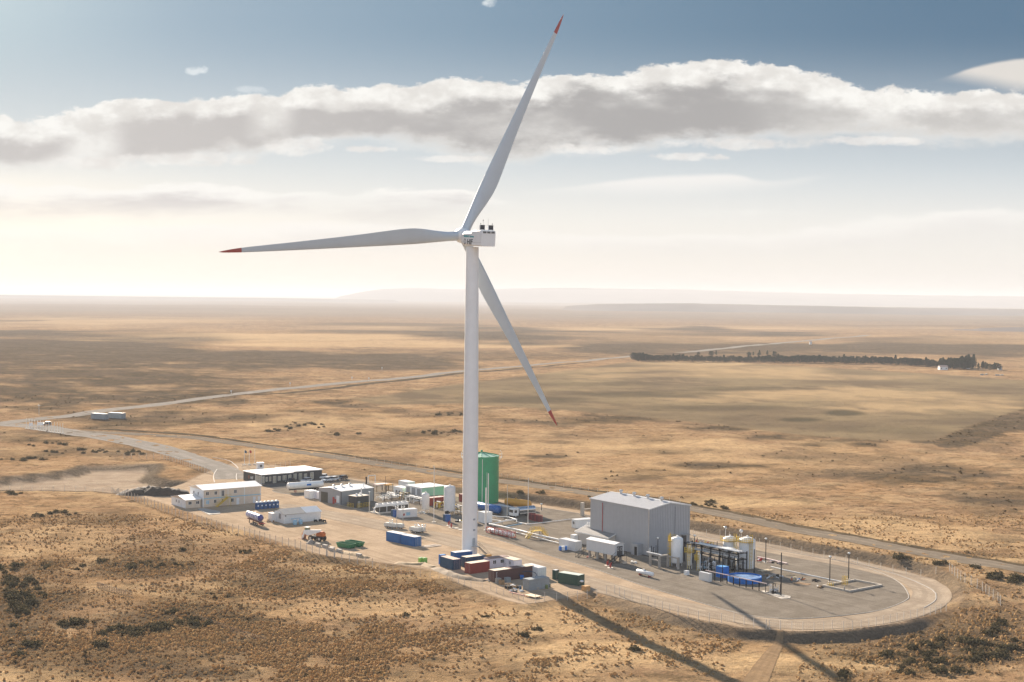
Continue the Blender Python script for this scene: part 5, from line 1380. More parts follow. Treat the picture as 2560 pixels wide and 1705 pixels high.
def sump():
    x,y=gt(Z7(800,645)); t=thing('sump_basin','shallow rectangular concrete basin with a yellow ladder near the road bend','basin',(x,y,0),38.5)
    LA,LB,h_,w=12.4,8.2,.45,.35
    for a in((0,0,LA,w),(0,LB-w,LA,LB),(0,w,w,LB-w),(LA-w,w,LA,LB-w)): B(a[0],a[1],0,a[2],a[3],h_).build('kerb_wall',CONCL,t)
    B(w,w,0,LA-w,LB-w,.07).build('floor',GRAVEL,t)
    for q,(a,b,hh) in enumerate(((5.5,5.6,2.3),(1.0,6.3,1.0))):
        m=MB()
        for k in range(3): m.tube((a,b+k*.5,.07),(a,b+k*.5,hh),.05,n=5); m.tube((a+.8,b+k*.5,.07),(a+.8,b+k*.5,hh),.05,n=5)
        for z in(.5,1.0,1.6,2.2):
            if z<hh: m.tube((a,b,z),(a+.8,b,z),.04,n=5);m.tube((a,b,z),(a,b+1,z),.04,n=5)
        m.build('ladder_cage',YEL,t)
    T((-.1,1.5,0),(-.1,1.5,1.2),.16,n=8).build('bollard',CONC,t)
sump()
pipeline([Z6(1815,722),Z6(2000,768),Z6(2352,842),Z7(770,565)],.16,.17,'long pale pipe laid along the gravel towards the sump')
pipeline([Z6(1640,600),Z6(1760,625),Z6(2030,690)],.22,.3,'thick pinkish pipe lying behind the lamp post',mt=mat('pinkish_pipe',(.62,.48,.44)))
def stack_planks(p,L,head,label,n=5,mt=WOOD,seed=1,name='plank_stack',cat='planks'):
    x,y=gt(p);t=thing(name,label,cat,(x,y,0),head); rr=random.Random(seed)
    for k in range(n):
        m=MB(); dy=rr.uniform(-.9,.9);hh=.08+.12*(k%3); a=rr.uniform(-.12,.12); ll=L*rr.uniform(.6,1)
        m.M=Matrix.Rotation(a,4,'Z'); m.box(-ll/2,dy-.14,hh-.08,ll/2,dy+.14,hh); m.build('plank',mt,t)
    return t
stack_planks(Z2(1700,1290),7.5,37,'bleached timber beams on the ground beside the blue containers',6,mat('bleached_timber',(.52,.45,.37),.8),2)
stack_planks(Z6(1740,770),4.5,36,'pale boards heaped right of the widest tank',6,PLY,3)
stack_planks(Z6(2060,830),3.6,10,'loose boards and pipe ends in the shade left of the sump',6,PLY,4)
stack_planks(Z6(2220,945),4.0,-40,'orange-brown plank pair lying near the black mast',3,mat('orange_board',(.60,.36,.18),.8),5)
stack_planks(Z6(1900,830),3.4,-50,'grey and white boards piled before the pale pipe',5,mat('grey_board',(.45,.43,.42),.8),6)
stack_planks(Z4(1300,965),7.0,-47,'long pink pipes lying along the fence by the container cluster',2,mat('pink_pipe',(.60,.30,.24),.6),7)
def plysheet():
    x,y=gt(Z4(1505,1032)); t=thing('plywood_sheet','pale plywood sheet lying on low trestles by the fence','sheet',(x,y,0),HD+8)
    B(0,0,.34,2.2,3.6,.42).build('board',PLY,t)
    for a in(.3,1.8):
        for b in(.4,3.0): B(a,b,0,a+.12,b+.12,.34).build('leg',WOOD,t)
plysheet()
# ---------------------------------------------------------------- cooling unit & pipework
def cooler():
    x,y=gt(Z2(1040,850)); t=thing('cooling_unit','long white air cooler with dark louvred panels and a bent pipe at its end','cooler',(x,y,0),HD+2)
    LA,LB,h_=11.0,2.6,2.7
    B(.1,.1,.2,LA-.1,LB-.1,1.9).build('louvre_bank',mat('louvre_dark',(.05,.045,.04),.6,var=.3),t)
    B(0,0,1.9,LA,LB,h_).build('fan_deck',WHITE,t)
    for k in range(5): B(k*LA/4-.08 if k else 0,-.03,.2,k*LA/4+.08,.08,1.9).build('post',WHITE,t)
    for k in range(6):
        m=MB();m.sm=True;m.lathe([(.72,0),(.72,.22),(.62,.22),(.62,.05),(0,.05)],(.95+k*1.82,LB/2,h_),18);m.build('fan_ring',GALV,t)
    m=MB();m.sm=True;m.path([(-1.6,.6,.2),(-1.6,.6,1.5),(-1.1,.6,1.9),(-.1,.6,1.9)],.22,10);m.build('inlet_pipe',PIPEW,t)
cooler()
def pipegroup(p,LA,LB,label,seed,n=12,mats=(PIPEW,),zmax=2.2,head=HD,name='pipe_bridge'):
    x,y=gt(p);t=thing(name,label,'pipe bridge',(x,y,0),head); rr=random.Random(seed)
    for k in range(n):
        z=rr.choice((.8,1.3,1.8,zmax)); r=rr.choice((.08,.11,.16))
        if rr.random()<.5:
            yy=rr.uniform(.1,LB-.1); x0=rr.uniform(0,LA*.3);x1=rr.uniform(LA*.6,LA); pts=[(x0,yy,.2),(x0,yy,z),(x1,yy,z)]
        else:
            xx=rr.uniform(.1,LA-.1); y0=rr.uniform(0,LB*.3);y1=rr.uniform(LB*.6,LB); pts=[(xx,y0,z),(xx,y1,z),(xx,y1,.2)]
        m=MB();m.sm=True;m.path(pts,r,8);m.build('pipe',rr.choice(mats),t)
    for a in np.linspace(.1,LA-.1,4):
        for b in(.1,LB-.1): B(a-.07,b-.07,0,a+.07,b+.07,zmax).build('post',BLACK,t)
        B(a-.06,.18,zmax-.12,a+.06,LB-.18,zmax-.0).build('cross_beam',BLACK,t)
    return t
pipegroup(Z2(1100,700),9,7,'tangle of white pipes on low posts right of the workshop',21,16)
pipegroup(Z2(1560,745),4,11,'white pipe bridge running behind the cooling unit',22,14,zmax=1.9)
pipegroup(Z2(1800,800),6,3,'white and yellow pipes between the two upright tanks',23,10,(PIPEW,YEL))
pipegroup(Z2(2060,880),3,5,'yellow and white pipes just left of the tower',24,14,(YEL,PIPEW,BLACK),zmax=2.6)
pipegroup(Z2(1330,672),5,3,'yellow-painted pipe and valve group behind the cooling unit',25,14,(YEL,AMBER,YEL,PIPEW),zmax=2.0)
def elevated_deck(p,label,mt,top,LA=4,LB=2.2,h_=2.6):
    x,y=gt(p);t=thing('raised_deck',label,'platform',(x,y,0),HD)
    B(0,0,h_,LA,LB,h_+.35).build('deck',top,t)
    for a in(.1,LA-.3):
        for b in(.1,LB-.3): B(a,b,0,a+.2,b+.2,h_).build('leg',mt,t)
elevated_deck(Z2(1000,572),'pale deck on brown posts behind the workshop',WOOD,mat('pinkish_deck',(.66,.52,.47),.6),5,2.4,2.2)
elevated_deck(Z2(1125,570),'amber canopy on posts behind the pipes',BLACK,AMBER,3.0,3.2,2.1)
def gantry():
    x,y=gt(Z2(890,470));t=thing('loading_gantry','white portal frame and dark post behind the workshop','frame',(x,y,0),HD)
    for a in(0,3.0): T((a,0,0),(a,0,3.0),.14,n=8).build('upright',WHITE,t)
    T((0,0,3.0),(3.0,0,3.0),.14,n=8).build('crossbar',WHITE,t); B(-.9,-.1,0,-.5,.3,2.7).build('dark_post',BLACK,t)
gantry()
def bluepair(p,label):
    x,y=gt(p);t=thing('filter_unit',label,'filter unit',(x,y,0),HD)
    B(0,0,0,1.2,1.2,2.2).build('cabinet',mat('unit_blue',(.015,.10,.33),.4,var=.1),t); B(-.0,1.25,0,1.2,2.4,2.1).build('cabinet',BLUED,t)
    m=MB();m.sm=True;m.lathe([(.62,2.3),(.62,3.1),(.5,3.2),(0,3.25)],(.8,1.5,0),18);m.build('drum',BLACK,t)
    B(.1,.1,2.2,1.1,1.1,2.3).build('lid',WHITE,t)
bluepair(Z2(1240,905),'blue filter unit with a black drum on top, left of the small white container')
bluepair(Z2(1925,968),'blue filter unit with a black drum on top, near the tall mast by the tower')
def redpump(p,label):
    x,y=gt(p);t=thing('fire_monitor',label,'hydrant',(x,y,0),0)
    T((0,0,0),(0,0,1.1),.2,n=12).build('body',RED,t); T((-.35,0,.75),(.35,0,.75),.12,n=10).build('outlet',RED,t); T((0,0,1.1),(.3,-.3,1.5),.1,n=8).build('nozzle',RED,t); B(-.7,-.7,0,.7,.7,.12).build('base',CONCL,t)
redpump(Z2(1945,1015),'red fire monitor nearest the tower, left one of two')
redpump(Z2(1975,1040),'red fire monitor nearest the tower, right one of two')
redpump(Z5(725,1225),'small red and white hydrant below the raised cabin')
redpump(Z5(762,1255),'small red hydrant on a pale base near the road below the raised cabin')
for k,zx in enumerate((2040,2105)):
    x,y=gt(Z2(zx,1052+k*18)); o=MB().lathe([(.9,0),(.9,.1),(.75,.16),(0,.18)],(0,0,0),20).build('manhole_cover',CONCL); o.location=(x,y,.03); tag(o,'round pale concrete cover left of the tower, '+('left' if k==0 else 'right')+' one of two','cover','round covers by the tower')
def bottlerack(p,label):
    x,y=gt(p);t=thing('gas_bottle_rack',label,'gas bottles',(x,y,0),HD,'racks of dark red gas bottles')
    f=MB()
    for a in(0,1.3):
        for b in(0,1.9): f.box(a,b,0,a+.07,b+.07,2.0)
    for z in(.1,1.93):
        f.box(.07,0,z,1.3,.07,z+.07);f.box(.07,1.9,z,1.3,1.97,z+.07);f.box(0,.07,z,.07,1.9,z+.07);f.box(1.3,.07,z,1.37,1.9,z+.07)
    f.build('frame',RED,t)
    for i in range(4):
        for j in range(6):
            m=MB();m.sm=True;m.lathe([(.13,0),(.13,1.45),(.06,1.6),(.04,1.75),(0,1.76)],(.2+i*.31,.22+j*.31,.15),8);m.build('bottle',mat('bottle_maroon',(.13,.025,.03),.5,var=.15),t)
for k,(zx,zy,l_) in enumerate(((1460,1050,'left'),(1500,1062,'middle'),(1555,1072,'right'))): bottlerack(Z3(zx,zy),'dark red gas bottle rack in front of the tanker truck, '+l_+' of three')
B0=None
def column_box():
    x,y=gt(Z3(2118,1000));t=thing('concrete_column','pale concrete column behind the small white cabin','column',(x,y,0),HD)
    B(0,0,0,.9,.9,4.3).build('shaft',CONCL,t); B(1,.1,2.0,4.5,.5,2.3).build('beam',CONCL,t); B(4.2,.1,0,4.5,.5,2.0).build('prop',CONC,t)
column_box()
def bluewhite(p,label):
    x,y=gt(p);t=thing('generator',label,'generator',(x,y,0),20)
    B(0,0,.1,.9,.8,1.25).build('body',WHITE,t)
    B(-.6,.05,.15,-.02,.75,1.2).build('side_tank',BLUEP,t);B(.92,.05,.15,1.6,.75,1.2).build('side_tank',BLUEP,t);B(-.6,0,0,1.6,.8,.1).build('skid',BLACK,t)
bluewhite(Z5(128,1032),'white generator between two blue tanks at the foot of the white container')
# ================================================================ vehicles and loose things
def wheel(par,x,y,r=.38,w=.25,name='wheel'):
    m=MB();m.sm=True;m.tube((x,y-w/2,r),(x,y+w/2,r),r,n=18); o=m.build(name,RUBBER,par)
    q=MB();q.sm=True;q.tube((x,y-w/2-.012,r),(x,y+w/2+.012,r),r*.55,n=12);q.build('rim',GALV,o); return o
CARW=mat('car_white',(.75,.75,.75),.2,var=.02,spec=.7); CARD=mat('car_dark',(.06,.055,.06),.2,var=.1,spec=.7)
def car(p,head,label,body=CARW,kind='suv'):
    x,y=gt(p);t=thing('parked_car' if kind!='pickup' else 'pickup_truck',label,'car' if kind!='pickup' else 'pickup',(x,y,0),head,'vehicles parked at the office')
    L,Wd=4.6,1.8
    if kind=='pickup': L=5.2
    prof={'suv':[(0,.45),(0,.85),(.1,1.0),(1.0,1.1),(4.5,1.1),(4.6,.9),(4.6,.45)],
          'pickup':[(0,.5),(0,.95),(.15,1.08),(1.3,1.15),(5.15,1.15),(5.2,.6),(5.2,.5)]}[kind]
    m=MB();m.prism(prof,-Wd/2,Wd/2,'Y');m.build('body',body,t)
    gh=[(1.0,1.1),(1.7,1.66),(3.9,1.68),(4.4,1.1)] if kind=='suv' else [(1.35,1.15),(2.0,1.75),(3.2,1.75),(3.45,1.15)]
    m=MB();m.prism(gh,-Wd/2+.12,Wd/2-.12,'Y');m.build('glazing',GLASS,t)
    rf=[(gh[1][0]-.05,gh[1][1]),(gh[1][0],gh[1][1]+.07),(gh[2][0],gh[2][1]+.07),(gh[2][0]+.05,gh[2][1])]
    m=MB();m.prism(rf,-Wd/2+.13,Wd/2-.13,'Y');m.build('roof',body,t)
    if kind=='pickup':
        m=MB();m.box(3.6,-Wd/2+.12,1.155,5.1,Wd/2-.12,1.17);m.build('load_bed',BLACK,t)
    for a in(.85,L-.95):
        for s_ in(-1,1): wheel(t,a,s_*(Wd/2-.1),.37,.24)
    for s_ in(-1,1): B(-.02,s_*.62-.18,.78,.03,s_*.62+.18,.95).build('headlight',LAMP,t)
    return t
car(Z1(1655,572),52,'dark pickup parked in the shade of the office front',CARD,'pickup')
car(Z1(1862,562),60,'white van parked before the office behind the long tanker')
car(Z1(2130,552),60,'white car parked nearest the workshop roof')
car(Z1(2215,545),60,'white car parked between a white car and the dark car')
car(Z2(505,425),60,'dark car at the right end of the office car park',CARD)
car(Z1(2115,515),80,'white car tucked against the office corner')
def whitetanker():
    x,y=gt(Z1(1672,690));t=thing('tank_trailer','long white tank trailer with a blue label parked behind the white containers','trailer',(x,y,0),32)
    L=13.0;r=1.15;z=2.35
    m=MB();m.sm=True;m.lathe([(0,-.3),(r*.6,-.22),(r*.92,0),(r,.25),(r,L-.25),(r*.92,L),(r*.6,L+.22),(0,L+.3)],(0,0,z),28,'X');m.build('tank',WHITE,t)
    B(.4,-.5,.9,L-.4,.5,1.25).build('chassis',BLACK,t)
    for a in(L-4.4,L-3.1,L-1.8):
        for s_ in(-1,1): wheel(t,a,s_*.95,.5,.3)
    for s_ in(-1,1): B(2.6,s_*.6-.08,0,2.8,s_*.6+.08,.9).build('landing_leg',RED,t)
    B(6.6,-r-.03,2.2,8.2,-r+.3,2.85).build('blue_label',BLUEP,t)
    text('AIR',.5,TEXTW,t,Matrix(((1,0,0,6.95),(0,0,-1,-r-.035),(0,1,0,2.32),(0,0,0,1))),name='label_lettering') if False else None
whitetanker()
def indigo():
    x,y=gt(Z1(1300,1118));t=thing('tank_semitrailer','indigo tank semi-trailer with white stripes parked beside the white hut','trailer',(x,y,0),122)
    L=10.4;z=2.35
    m=MB();m.sm=True
    m.lathe([(0,-.25),(.6,-.15),(.85,.1),(.9,.3),(.98,4.2),(.98,4.9),(.82,5.6),(.82,10.0),(.6,10.3),(0,10.45)],(-1.2,0,z),24,'X');m.build('tank',PURPLE,t)
    for k in range(9):
        xx=-.6+k*1.1; r=.93 if xx<3.4 else .86
        q=MB();q.sm=True;q.lathe([(r+.03,0),(r+.12,.0),(r+.12,.38),(r+.03,.38)],(xx,0,z),24,'X');q.build('stripe_band',mat('stripe_pale',(.62,.62,.72),.35),t)
    q=MB();q.box(3.2,-.35,z+.9,4.6,.35,z+1.0);q.tube((3.2,-.35,z+1.3),(4.6,-.35,z+1.3),.04,n=5);q.build('walkway',GALV,t)
    B(-1.3,-.5,.95,8.6,.5,1.3).build('chassis',mat('chassis_maroon',(.15,.04,.035),.5),t)
    for a in(-.2,1.1,2.4):
        for s_ in(-1,1): wheel(t,a,s_*.98,.5,.3)
    for s_ in(-1,1): B(6.4,s_*.6-.08,0,6.6,s_*.6+.08,1.0).build('landing_leg',BLACK,t)
    B(-1.9,-1.1,.7,-1.7,1.1,.95).build('bumper',RED,t)
indigo()
def tanktruck():
    x,y=gt(Z3(1190,1012));t=thing('tanker_truck','tanker truck with white cab and polished tank beside the gas bottle racks','truck',(x,y,0),35)
    m=MB();m.prism([(0,.6),(-.05,1.4),(.15,2.75),(.5,2.9),(2.0,2.9),(2.0,.6)],-1.2,1.2,'Y');m.build('cab',WHITE,t)
    B(-.06,-1.0,1.55,.08,1.0,2.4).build('windscreen',GLASS,t)
    for s_ in(-1,1): B(.45,s_*1.2-.02,1.5,1.4,s_*1.2+.02,2.35).build('side_window',GLASS,t)
    B(.3,-.5,.6,9.0,.5,.95).build('chassis',BLACK,t)
    m=MB();m.sm=True;m.lathe([(0,-.05),(.9,0),(1.08,.12),(1.08,6.3),(.9,6.42),(0,6.5)],(2.4,0,2.05),28,'X');m.build('tank',CHROME,t)
    B(2.6,-1.2,1.0,8.8,-1.1,1.35).build('side_guard',GALV,t)
    for a in(1.0,6.4,7.6):
        for s_ in(-1,1): wheel(t,a,s_*1.0,.5,.34)
tanktruck()
def telehandler():
    x,y=gt(Z1(2020,1310));t=thing('telehandler','orange and white telescopic handler with cab and drooping boom in the yard','telehandler',(x,y,0),150)
    # local +x towards the left of the photo (boom head side)
    B(-3.2,-.55,.65,1.6,.55,1.25).build('chassis',BLACK,t)
    for a in(-2.5,.6):
        for s_ in(-1,1): wheel(t,a,s_*1.05,.72,.45)
    m=MB();m.prism([(-3.1,1.3),(-3.2,2.1),(-2.6,2.6),(-1.0,2.55),(-.7,1.3)],-.9,.35,'Y');m.build('engine_cover',ORANGE,t)
    m=MB();m.prism([(-2.7,2.75),(-2.7,3.25),(2.8,2.75),(2.8,1.6),(1.7,1.35),(.2,1.7)],.36,.86,'Y');m.build('boom',WHITE,t)
    m=MB();m.prism([(2.75,2.3),(3.2,2.6),(3.9,.9),(4.0,.25),(3.6,.25),(3.3,1.0)],.38,.8,'Y');m.build('boom_head',WHITE,t)
    m=MB();m.prism([(2.0,1.2),(2.3,2.5),(3.6,2.5),(4.3,1.3),(4.2,1.0)],-.9,.33,'Y');m.build('platform_body',ORANGE,t)
    c=MB();c.box(2.2,-.8,2.5,3.3,.3,3.35);c.build('cab',mat('cab_glass',(.20,.24,.14),.12,spec=.8),t)
    B(2.1,-.9,3.35,3.4,.4,3.47).build('cab_roof',WHITE,t)
    for s_ in(-.7,.6): B(3.8,s_-.06,.05,5.3,s_+.06,.14).build('fork',mat('fork_rust',(.30,.12,.07),.6),t)
    B(3.7,-.9,.05,3.85,.8,.95).build('fork_carriage',mat('fork_rust',(.30,.12,.07)),t)
telehandler()
def skip(p,head,label):
    x,y=gt(p);t=thing('waste_skip',label,'skip',(x,y,0),head,'green waste skips')
    m=MB(); L,Wd,h_=5.6,2.3,1.35
    b=[(.5,.2),(L-.5,.2),(L-.5,Wd-.2),(.5,Wd-.2)];tp=[(0,0),(L,0),(L,Wd),(0,Wd)];ti=[(.1,.1),(L-.1,.1),(L-.1,Wd-.1),(.1,Wd-.1)];bi=[(.58,.28),(L-.58,.28),(L-.58,Wd-.28),(.58,Wd-.28)]
    vs=[(a,c,.12) for a,c in b]+[(a,c,h_) for a,c in tp]+[(a,c,h_) for a,c in ti]+[(a,c,.2) for a,c in bi]
    fs=[(3,2,1,0)]+[(k,(k+1)%4,4+(k+1)%4,4+k) for k in range(4)]+[(4+k,4+(k+1)%4,8+(k+1)%4,8+k) for k in range(4)]+[(8+k,8+(k+1)%4,12+(k+1)%4,12+k) for k in range(4)]+[(12,13,14,15)]
    m._a(vs,fs);m.build('shell',GREENS,t)
    for k in range(5): B(.7+k*1.05,-.04,.35,.8+k*1.05,.06,h_-.05).build('rib',GREENS,t)
    for b_ in(.4,Wd-.5): B(.2,b_,0,L-.2,b_+.12,.13).build('skid',BLACK,t)
    rr=random.Random(5); m=MB()
    m._a([(.62,.32,.85),(L-.6,.32,.85),(L-.6,Wd-.32,.95),(.6,Wd-.32,.9)],[(0,1,2,3)]); m.build('rubble',SOIL,t)
skip(Z2(752,1312),127,'green open skip, nearer one of the pair in the yard') if False else None
def skip_at(p,head,label): skip(p,head,label)
skip_at(Z2(735,1312),140,'green open waste skip, nearer one of the pair')
skip_at(Z2(850,1288),140,'green open waste skip, further right one of the pair')
def limebox(p,label):
    x,y=gt(p);t=thing('lime_tank',label,'tank',(x,y,0),HD,'lime green boxes')
    m=MB();m.bev(0,0,.1,1.15,1.1,1.35,.1);m.build('body',LIME,t);B(.05,.05,0,1.1,1.05,.1).build('pallet',WOOD,t);MB().lathe([(.2,1.34),(.2,1.42),(0,1.43)],(.55,.55,0),10).build('cap',WHITE,t)
limebox(Z2(1572,1505),'lime green box tank standing alone, left of the two');limebox(Z2(1618,1508),'lime green box tank standing alone, right of the two')
def lighttower(p,label,up,head):
    x,y=gt(p);t=thing('light_tower',label,'light tower',(x,y,0),head,'mobile light towers in the yard')
    m=MB();m.sm=False;m.prism([(0,.55),(0,1.25),(.3,1.6),(2.0,1.6),(2.3,1.3),(2.3,.55)],-.65,.65,'Y');m.build('housing',mat('lighttower_cream',(.62,.60,.54),.45,var=.05),t)
    B(-.9,-.05,.45,0,.05,.55).build('drawbar',BLACK,t);B(.1,-.6,.4,2.2,.6,.54).build('chassis',BLACK,t)
    for s_ in(-1,1): wheel(t,1.2,s_*.75,.33,.2)
    h_=6.6 if up else 2.2
    T((.15,0,.5),(.15,0,h_),.08,n=8).build('mast',GALV,t)
    for k in range(4):
        m=MB();m.sm=True;a,b=((-.45,0),(.45,0),(-.4,-.55),(.45,-.55))[k];m.ball((.15+a*.3,a,h_+.1+b),.24,10,6);m.build('floodlight',LAMP,t)
lt=[(Z2(1195,1048),1,'cream light tower, leftmost unit of the group of three',0),(Z2(1268,1058),0,'cream light tower with raised mast, middle unit of the group of three',1),(Z2(1350,1062),0,'cream light tower with thin raised mast, right unit of the group of three',1),(Z2(1525,1105),0,'cream light tower, left unit of the group nearer the turbine',0),(Z2(1575,1118),0,'cream light tower, middle unit of the group nearer the turbine',0),(Z2(1625,1112),0,'cream light tower, right unit of the group nearer the turbine',0)]
for p,_,l_,u_ in lt: lighttower(p,l_,u_,150)
def cblock(p,head,label,L=1.6):
    x,y=gt(p);o=MB().bev(0,0,0,L,.8,.85,.03).build('concrete_block',CONC);o.location=(x,y,0);o.rotation_euler=(0,0,R(head));tag(o,label,'block','concrete blocks along the yard edge')
bl=[(Z1(2105,1392),'concrete block with pale top beside the rubble heap'),(Z1(2200,1412),'second concrete block from the rubble heap'),(Z1(2290,1440),'third concrete block from the rubble heap'),(Z2(455,1348),'fourth concrete block from the rubble heap'),(Z2(558,1366),'fifth concrete block, last before the earth bank'),(Z2(815,1425),'single concrete block standing apart at the right')]
for p,l_ in bl: cblock(p,-48+180,l_,1.9)
def heap(name,pts,hmax,mt,label,cat='heap',seed=3,w=2.2,struct=False):
    C=resample([G(*p) for p in pts],.6);V=[];Fc=[];K=9
    T_=np.gradient(C,axis=0);T_/=np.linalg.norm(T_,axis=1)[:,None]+1e-9;N_=np.stack([-T_[:,1],T_[:,0]],1)
    for i,(c,nn) in enumerate(zip(C,N_)):
        e=math.sin(math.pi*min(1,max(0,i/(len(C)-1))))**.4
        for k in range(K):
            s_=k/(K-1)*2-1; xx,yy=c[0]+nn[0]*s_*w,c[1]+nn[1]*s_*w
            nz=float(fbm(np.array(xx*.9),np.array(yy*.9),seed,3)); z=hmax*e*(1-abs(s_)**1.6)*(.55+.8*nz)-.03
            V.append((xx,yy,float(H(xx,yy))+z))
        if i:
            for k in range(K-1): a=(i-1)*K+k;b=i*K+k;Fc.append((a,b,b+1,a+1))
    o=mkobj(name,V,Fc,mt,None,True)
    bm=bmesh.new();bm.from_mesh(o.data);bmesh.ops.recalc_face_normals(bm,faces=bm.faces);bm.to_mesh(o.data);bm.free()
    c=C.mean(0); tag(o,label,cat); return o
heap('soil_heap',[Z8(1100,1010),Z8(1200,1018),Z8(1300,1010),Z8(1420,1022),Z8(1520,1020),Z8(1690,1015)],2.7,SOIL,'long heap of black soil left of the two-storey building',w=4.2)
heap('rubble_heap',[Z1(1935,1350),Z1(1975,1358),Z1(2010,1362)],1.3,mat('rubble',(.24,.21,.18),.95,var=.3,bump=.15),'grey rubble heap beside the row of concrete blocks',w=1.0)
heap('earth_bank',[Z2(560,1368),Z2(640,1385),Z2(730,1402),Z2(820,1425),Z2(900,1440)],.8,mat('ochre_earth',(.38,.27,.15),.95,var=.2,bump=.1),'low ochre earth bank along the near edge of the yard','bank',w=1.3)
heap('earth_bank',[Z2(1250,1500),Z2(1450,1515),Z2(1640,1520),Z4(60,580),Z4(180,620)],.6,mat('ochre_earth',(.38,.27,.15)),'low ochre earth bank before the lime green boxes','bank',w=1.6)
heap('earth_bank',[Z4(190,630),Z4(300,670),Z4(420,720),Z4(560,760),Z4(700,780),Z4(860,800)],.9,mat('brown_earth',(.24,.18,.12),.95,var=.25,bump=.12),'brown earth bank in front of the container cluster','bank',w=1.5)
# small things round the container cluster
def drum(p,label,mt,r=.3,h_=.9,head=0,group=None,name='drum'):
    x,y=gt(p);t=thing(name,label,'drum',(x,y,0),head,group); m=MB();m.sm=True;m.lathe([(r*.96,0),(r,.03),(r,h_*.33),(r*1.05,h_*.35),(r,h_*.37),(r,h_*.66),(r*1.05,h_*.68),(r,h_*.7),(r,h_-.03),(r*.96,h_),(0,h_)],(0,0,0),18);m.build('shell',mt,t)
    MB().lathe([(.06,h_),(.06,h_+.04),(0,h_+.04)],(r*.5,0,0),8).build('bung',WHITE,t)
drum(Z4(1310,915),'dark blue drum at the left corner of the grey container',BLUED,.32,1.0)
drum(Z4(1655,898),'olive green drum at the right end of the grey container',mat('olive',(.16,.20,.06),.5),.32,.95);drum(Z4(1690,878),'darker green drum behind the olive one',GREEND,.3,.9)
def crate(p,a,b,c,label,mt,head=HD,open_=True,name='crate',fill=None):
    x,y=gt(p);t=thing(name,label,'crate',(x,y,0),head)
    f=MB();w=.09
    for xx in(0,a-w):
        for yy in(0,b-w): f.box(xx,yy,0,xx+w,yy+w,c)
    for z in(0.02,c-w):
        f.box(w,0,z,a-w,w,z+w);f.box(w,b-w,z,a-w,b,z+w);f.box(0,w,z,w,b-w,z+w);f.box(a-w,w,z,a,b-w,z+w)
    f.build('frame',mt,t)
    B(.05,.05,.05,a-.05,b-.05,c*(.55 if open_ else .97)).build('load',fill or BLACK,t)
    return t
crate(Z4(1145,908),1.3,1.3,1.25,'wooden crate with white bag on top before the brown container',WOOD)
crate(Z4(2160,938),1.5,1.4,1.25,'orange-brown crate of scrap at the end of the dark green container',mat('orange_crate',(.55,.32,.10),.7),open_=False,fill=mat('orange_crate_side',(.52,.30,.12),.7))
x,y=gt(Z4(2120,865)); o=MB().ball((0,0,0),.5,10,6,.5).build('white_bag',WHITE);o.location=(x-.2,y-1.0,1.4);tag(o,'white bag lying on the orange-brown crate','bag')
for k,(zx,zy,a,b,c,l_,mt) in enumerate(((1010,820,1.2,1.0,1.2,'grey machine crate at the foot of the brown container, leftmost',CONC),(1060,838,1.0,1.0,1.1,'brownish crate between two grey machine crates',WOOD),(1130,812,1.3,1.0,1.2,'grey steel crate nearest the dark passage',GREYC),(845,500,2.2,.8,1.1,'ochre crate on the dirt behind the cream-roofed blue container',mat('orange_crate',(.55,.32,.10))),(975,512,2.6,1.0,.9,'low brown crate behind the white cabin with two windows',WOOD))):
    crate(Z4(zx,zy+12),a,b,c,l_,mt,open_=False,fill=mt)
def clutter(p,label,seed,head=0,n=8,sz=1.3,mats=(WHITE,CONC,WOOD,GALV,BLACK)):
    x,y=gt(p);t=thing('scrap_pile',label,'scrap',(x,y,0),head);rr=random.Random(seed)
    for k in range(n):
        m=MB();a,b=rr.uniform(-sz,sz),rr.uniform(-sz,sz); m.M=Matrix.Translation((a,b,0))@Matrix.Rotation(rr.uniform(0,3),4,'Z')@Matrix.Rotation(rr.uniform(-.2,.2),4,'Y')
        if rr.random()<.5: m.box(-rr.uniform(.2,.7),-rr.uniform(.1,.3),0,rr.uniform(.2,.7),rr.uniform(.1,.3),rr.uniform(.15,.6)); nm='box'
        else: m.tube((-rr.uniform(.3,.9),0,.15),(rr.uniform(.3,.9),0,.15+rr.uniform(0,.3)),rr.uniform(.06,.18),n=8);nm='pipe_end'
        m.build(nm,rr.choice(mats),t)
clutter(Z4(1250,880),'pile of white and grey scrap left of the blue drum',31,n=10)
clutter(Z4(1260,925),'pile of dark scrap by the pink pipes',32,n=8,mats=(BLACK,WHITE,CONC))
clutter(Z4(1520,905),'small grey scrap pile against the grey container',33,n=4,sz=.7,mats=(CONC,GREYC))
clutter(Z4(890,800),'pale scrap strip at the left end of the brown container',34,n=4,sz=.8,mats=(CONCL,WHITE))
clutter(Z6(1670,640),'jumble of valves and pipe ends under the lamp post',35,n=14,sz=2.4,mats=(GALV,CONC,RED,WHITE,BLACK))
clutter(Z6(1870,665),'black and pink pipe ends behind the black mast',36,n=10,sz=1.8,mats=(BLACK,mat('pinkish_pipe',(.62,.48,.44)),GALV))
clutter(Z6(1850,850),'grey and white scrap in the shade of the plant',37,n=12,sz=1.9)
clutter(Z6(2140,880),'blue and orange scrap beyond the black mast',38,n=9,sz=1.6,mats=(BLUEP,ORANGE,WHITE,PLY,BLACK))
clutter(Z7(550,605),'small dark scrap pile left of the sump',39,n=6,sz=.9,mats=(BLACK,GALV,WOOD))
clutter(Z7(495,545),'thin rusty frame parts left of the sump lamp',40,n=6,sz=1.0,mats=(mat('fork_rust',(.30,.12,.07)),BLACK))
clutter(Z1(1440,1070),'brown crates and pallets behind the indigo tanker',41,n=8,sz=1.2,mats=(WOOD,WOOD,BLACK,CONCL))
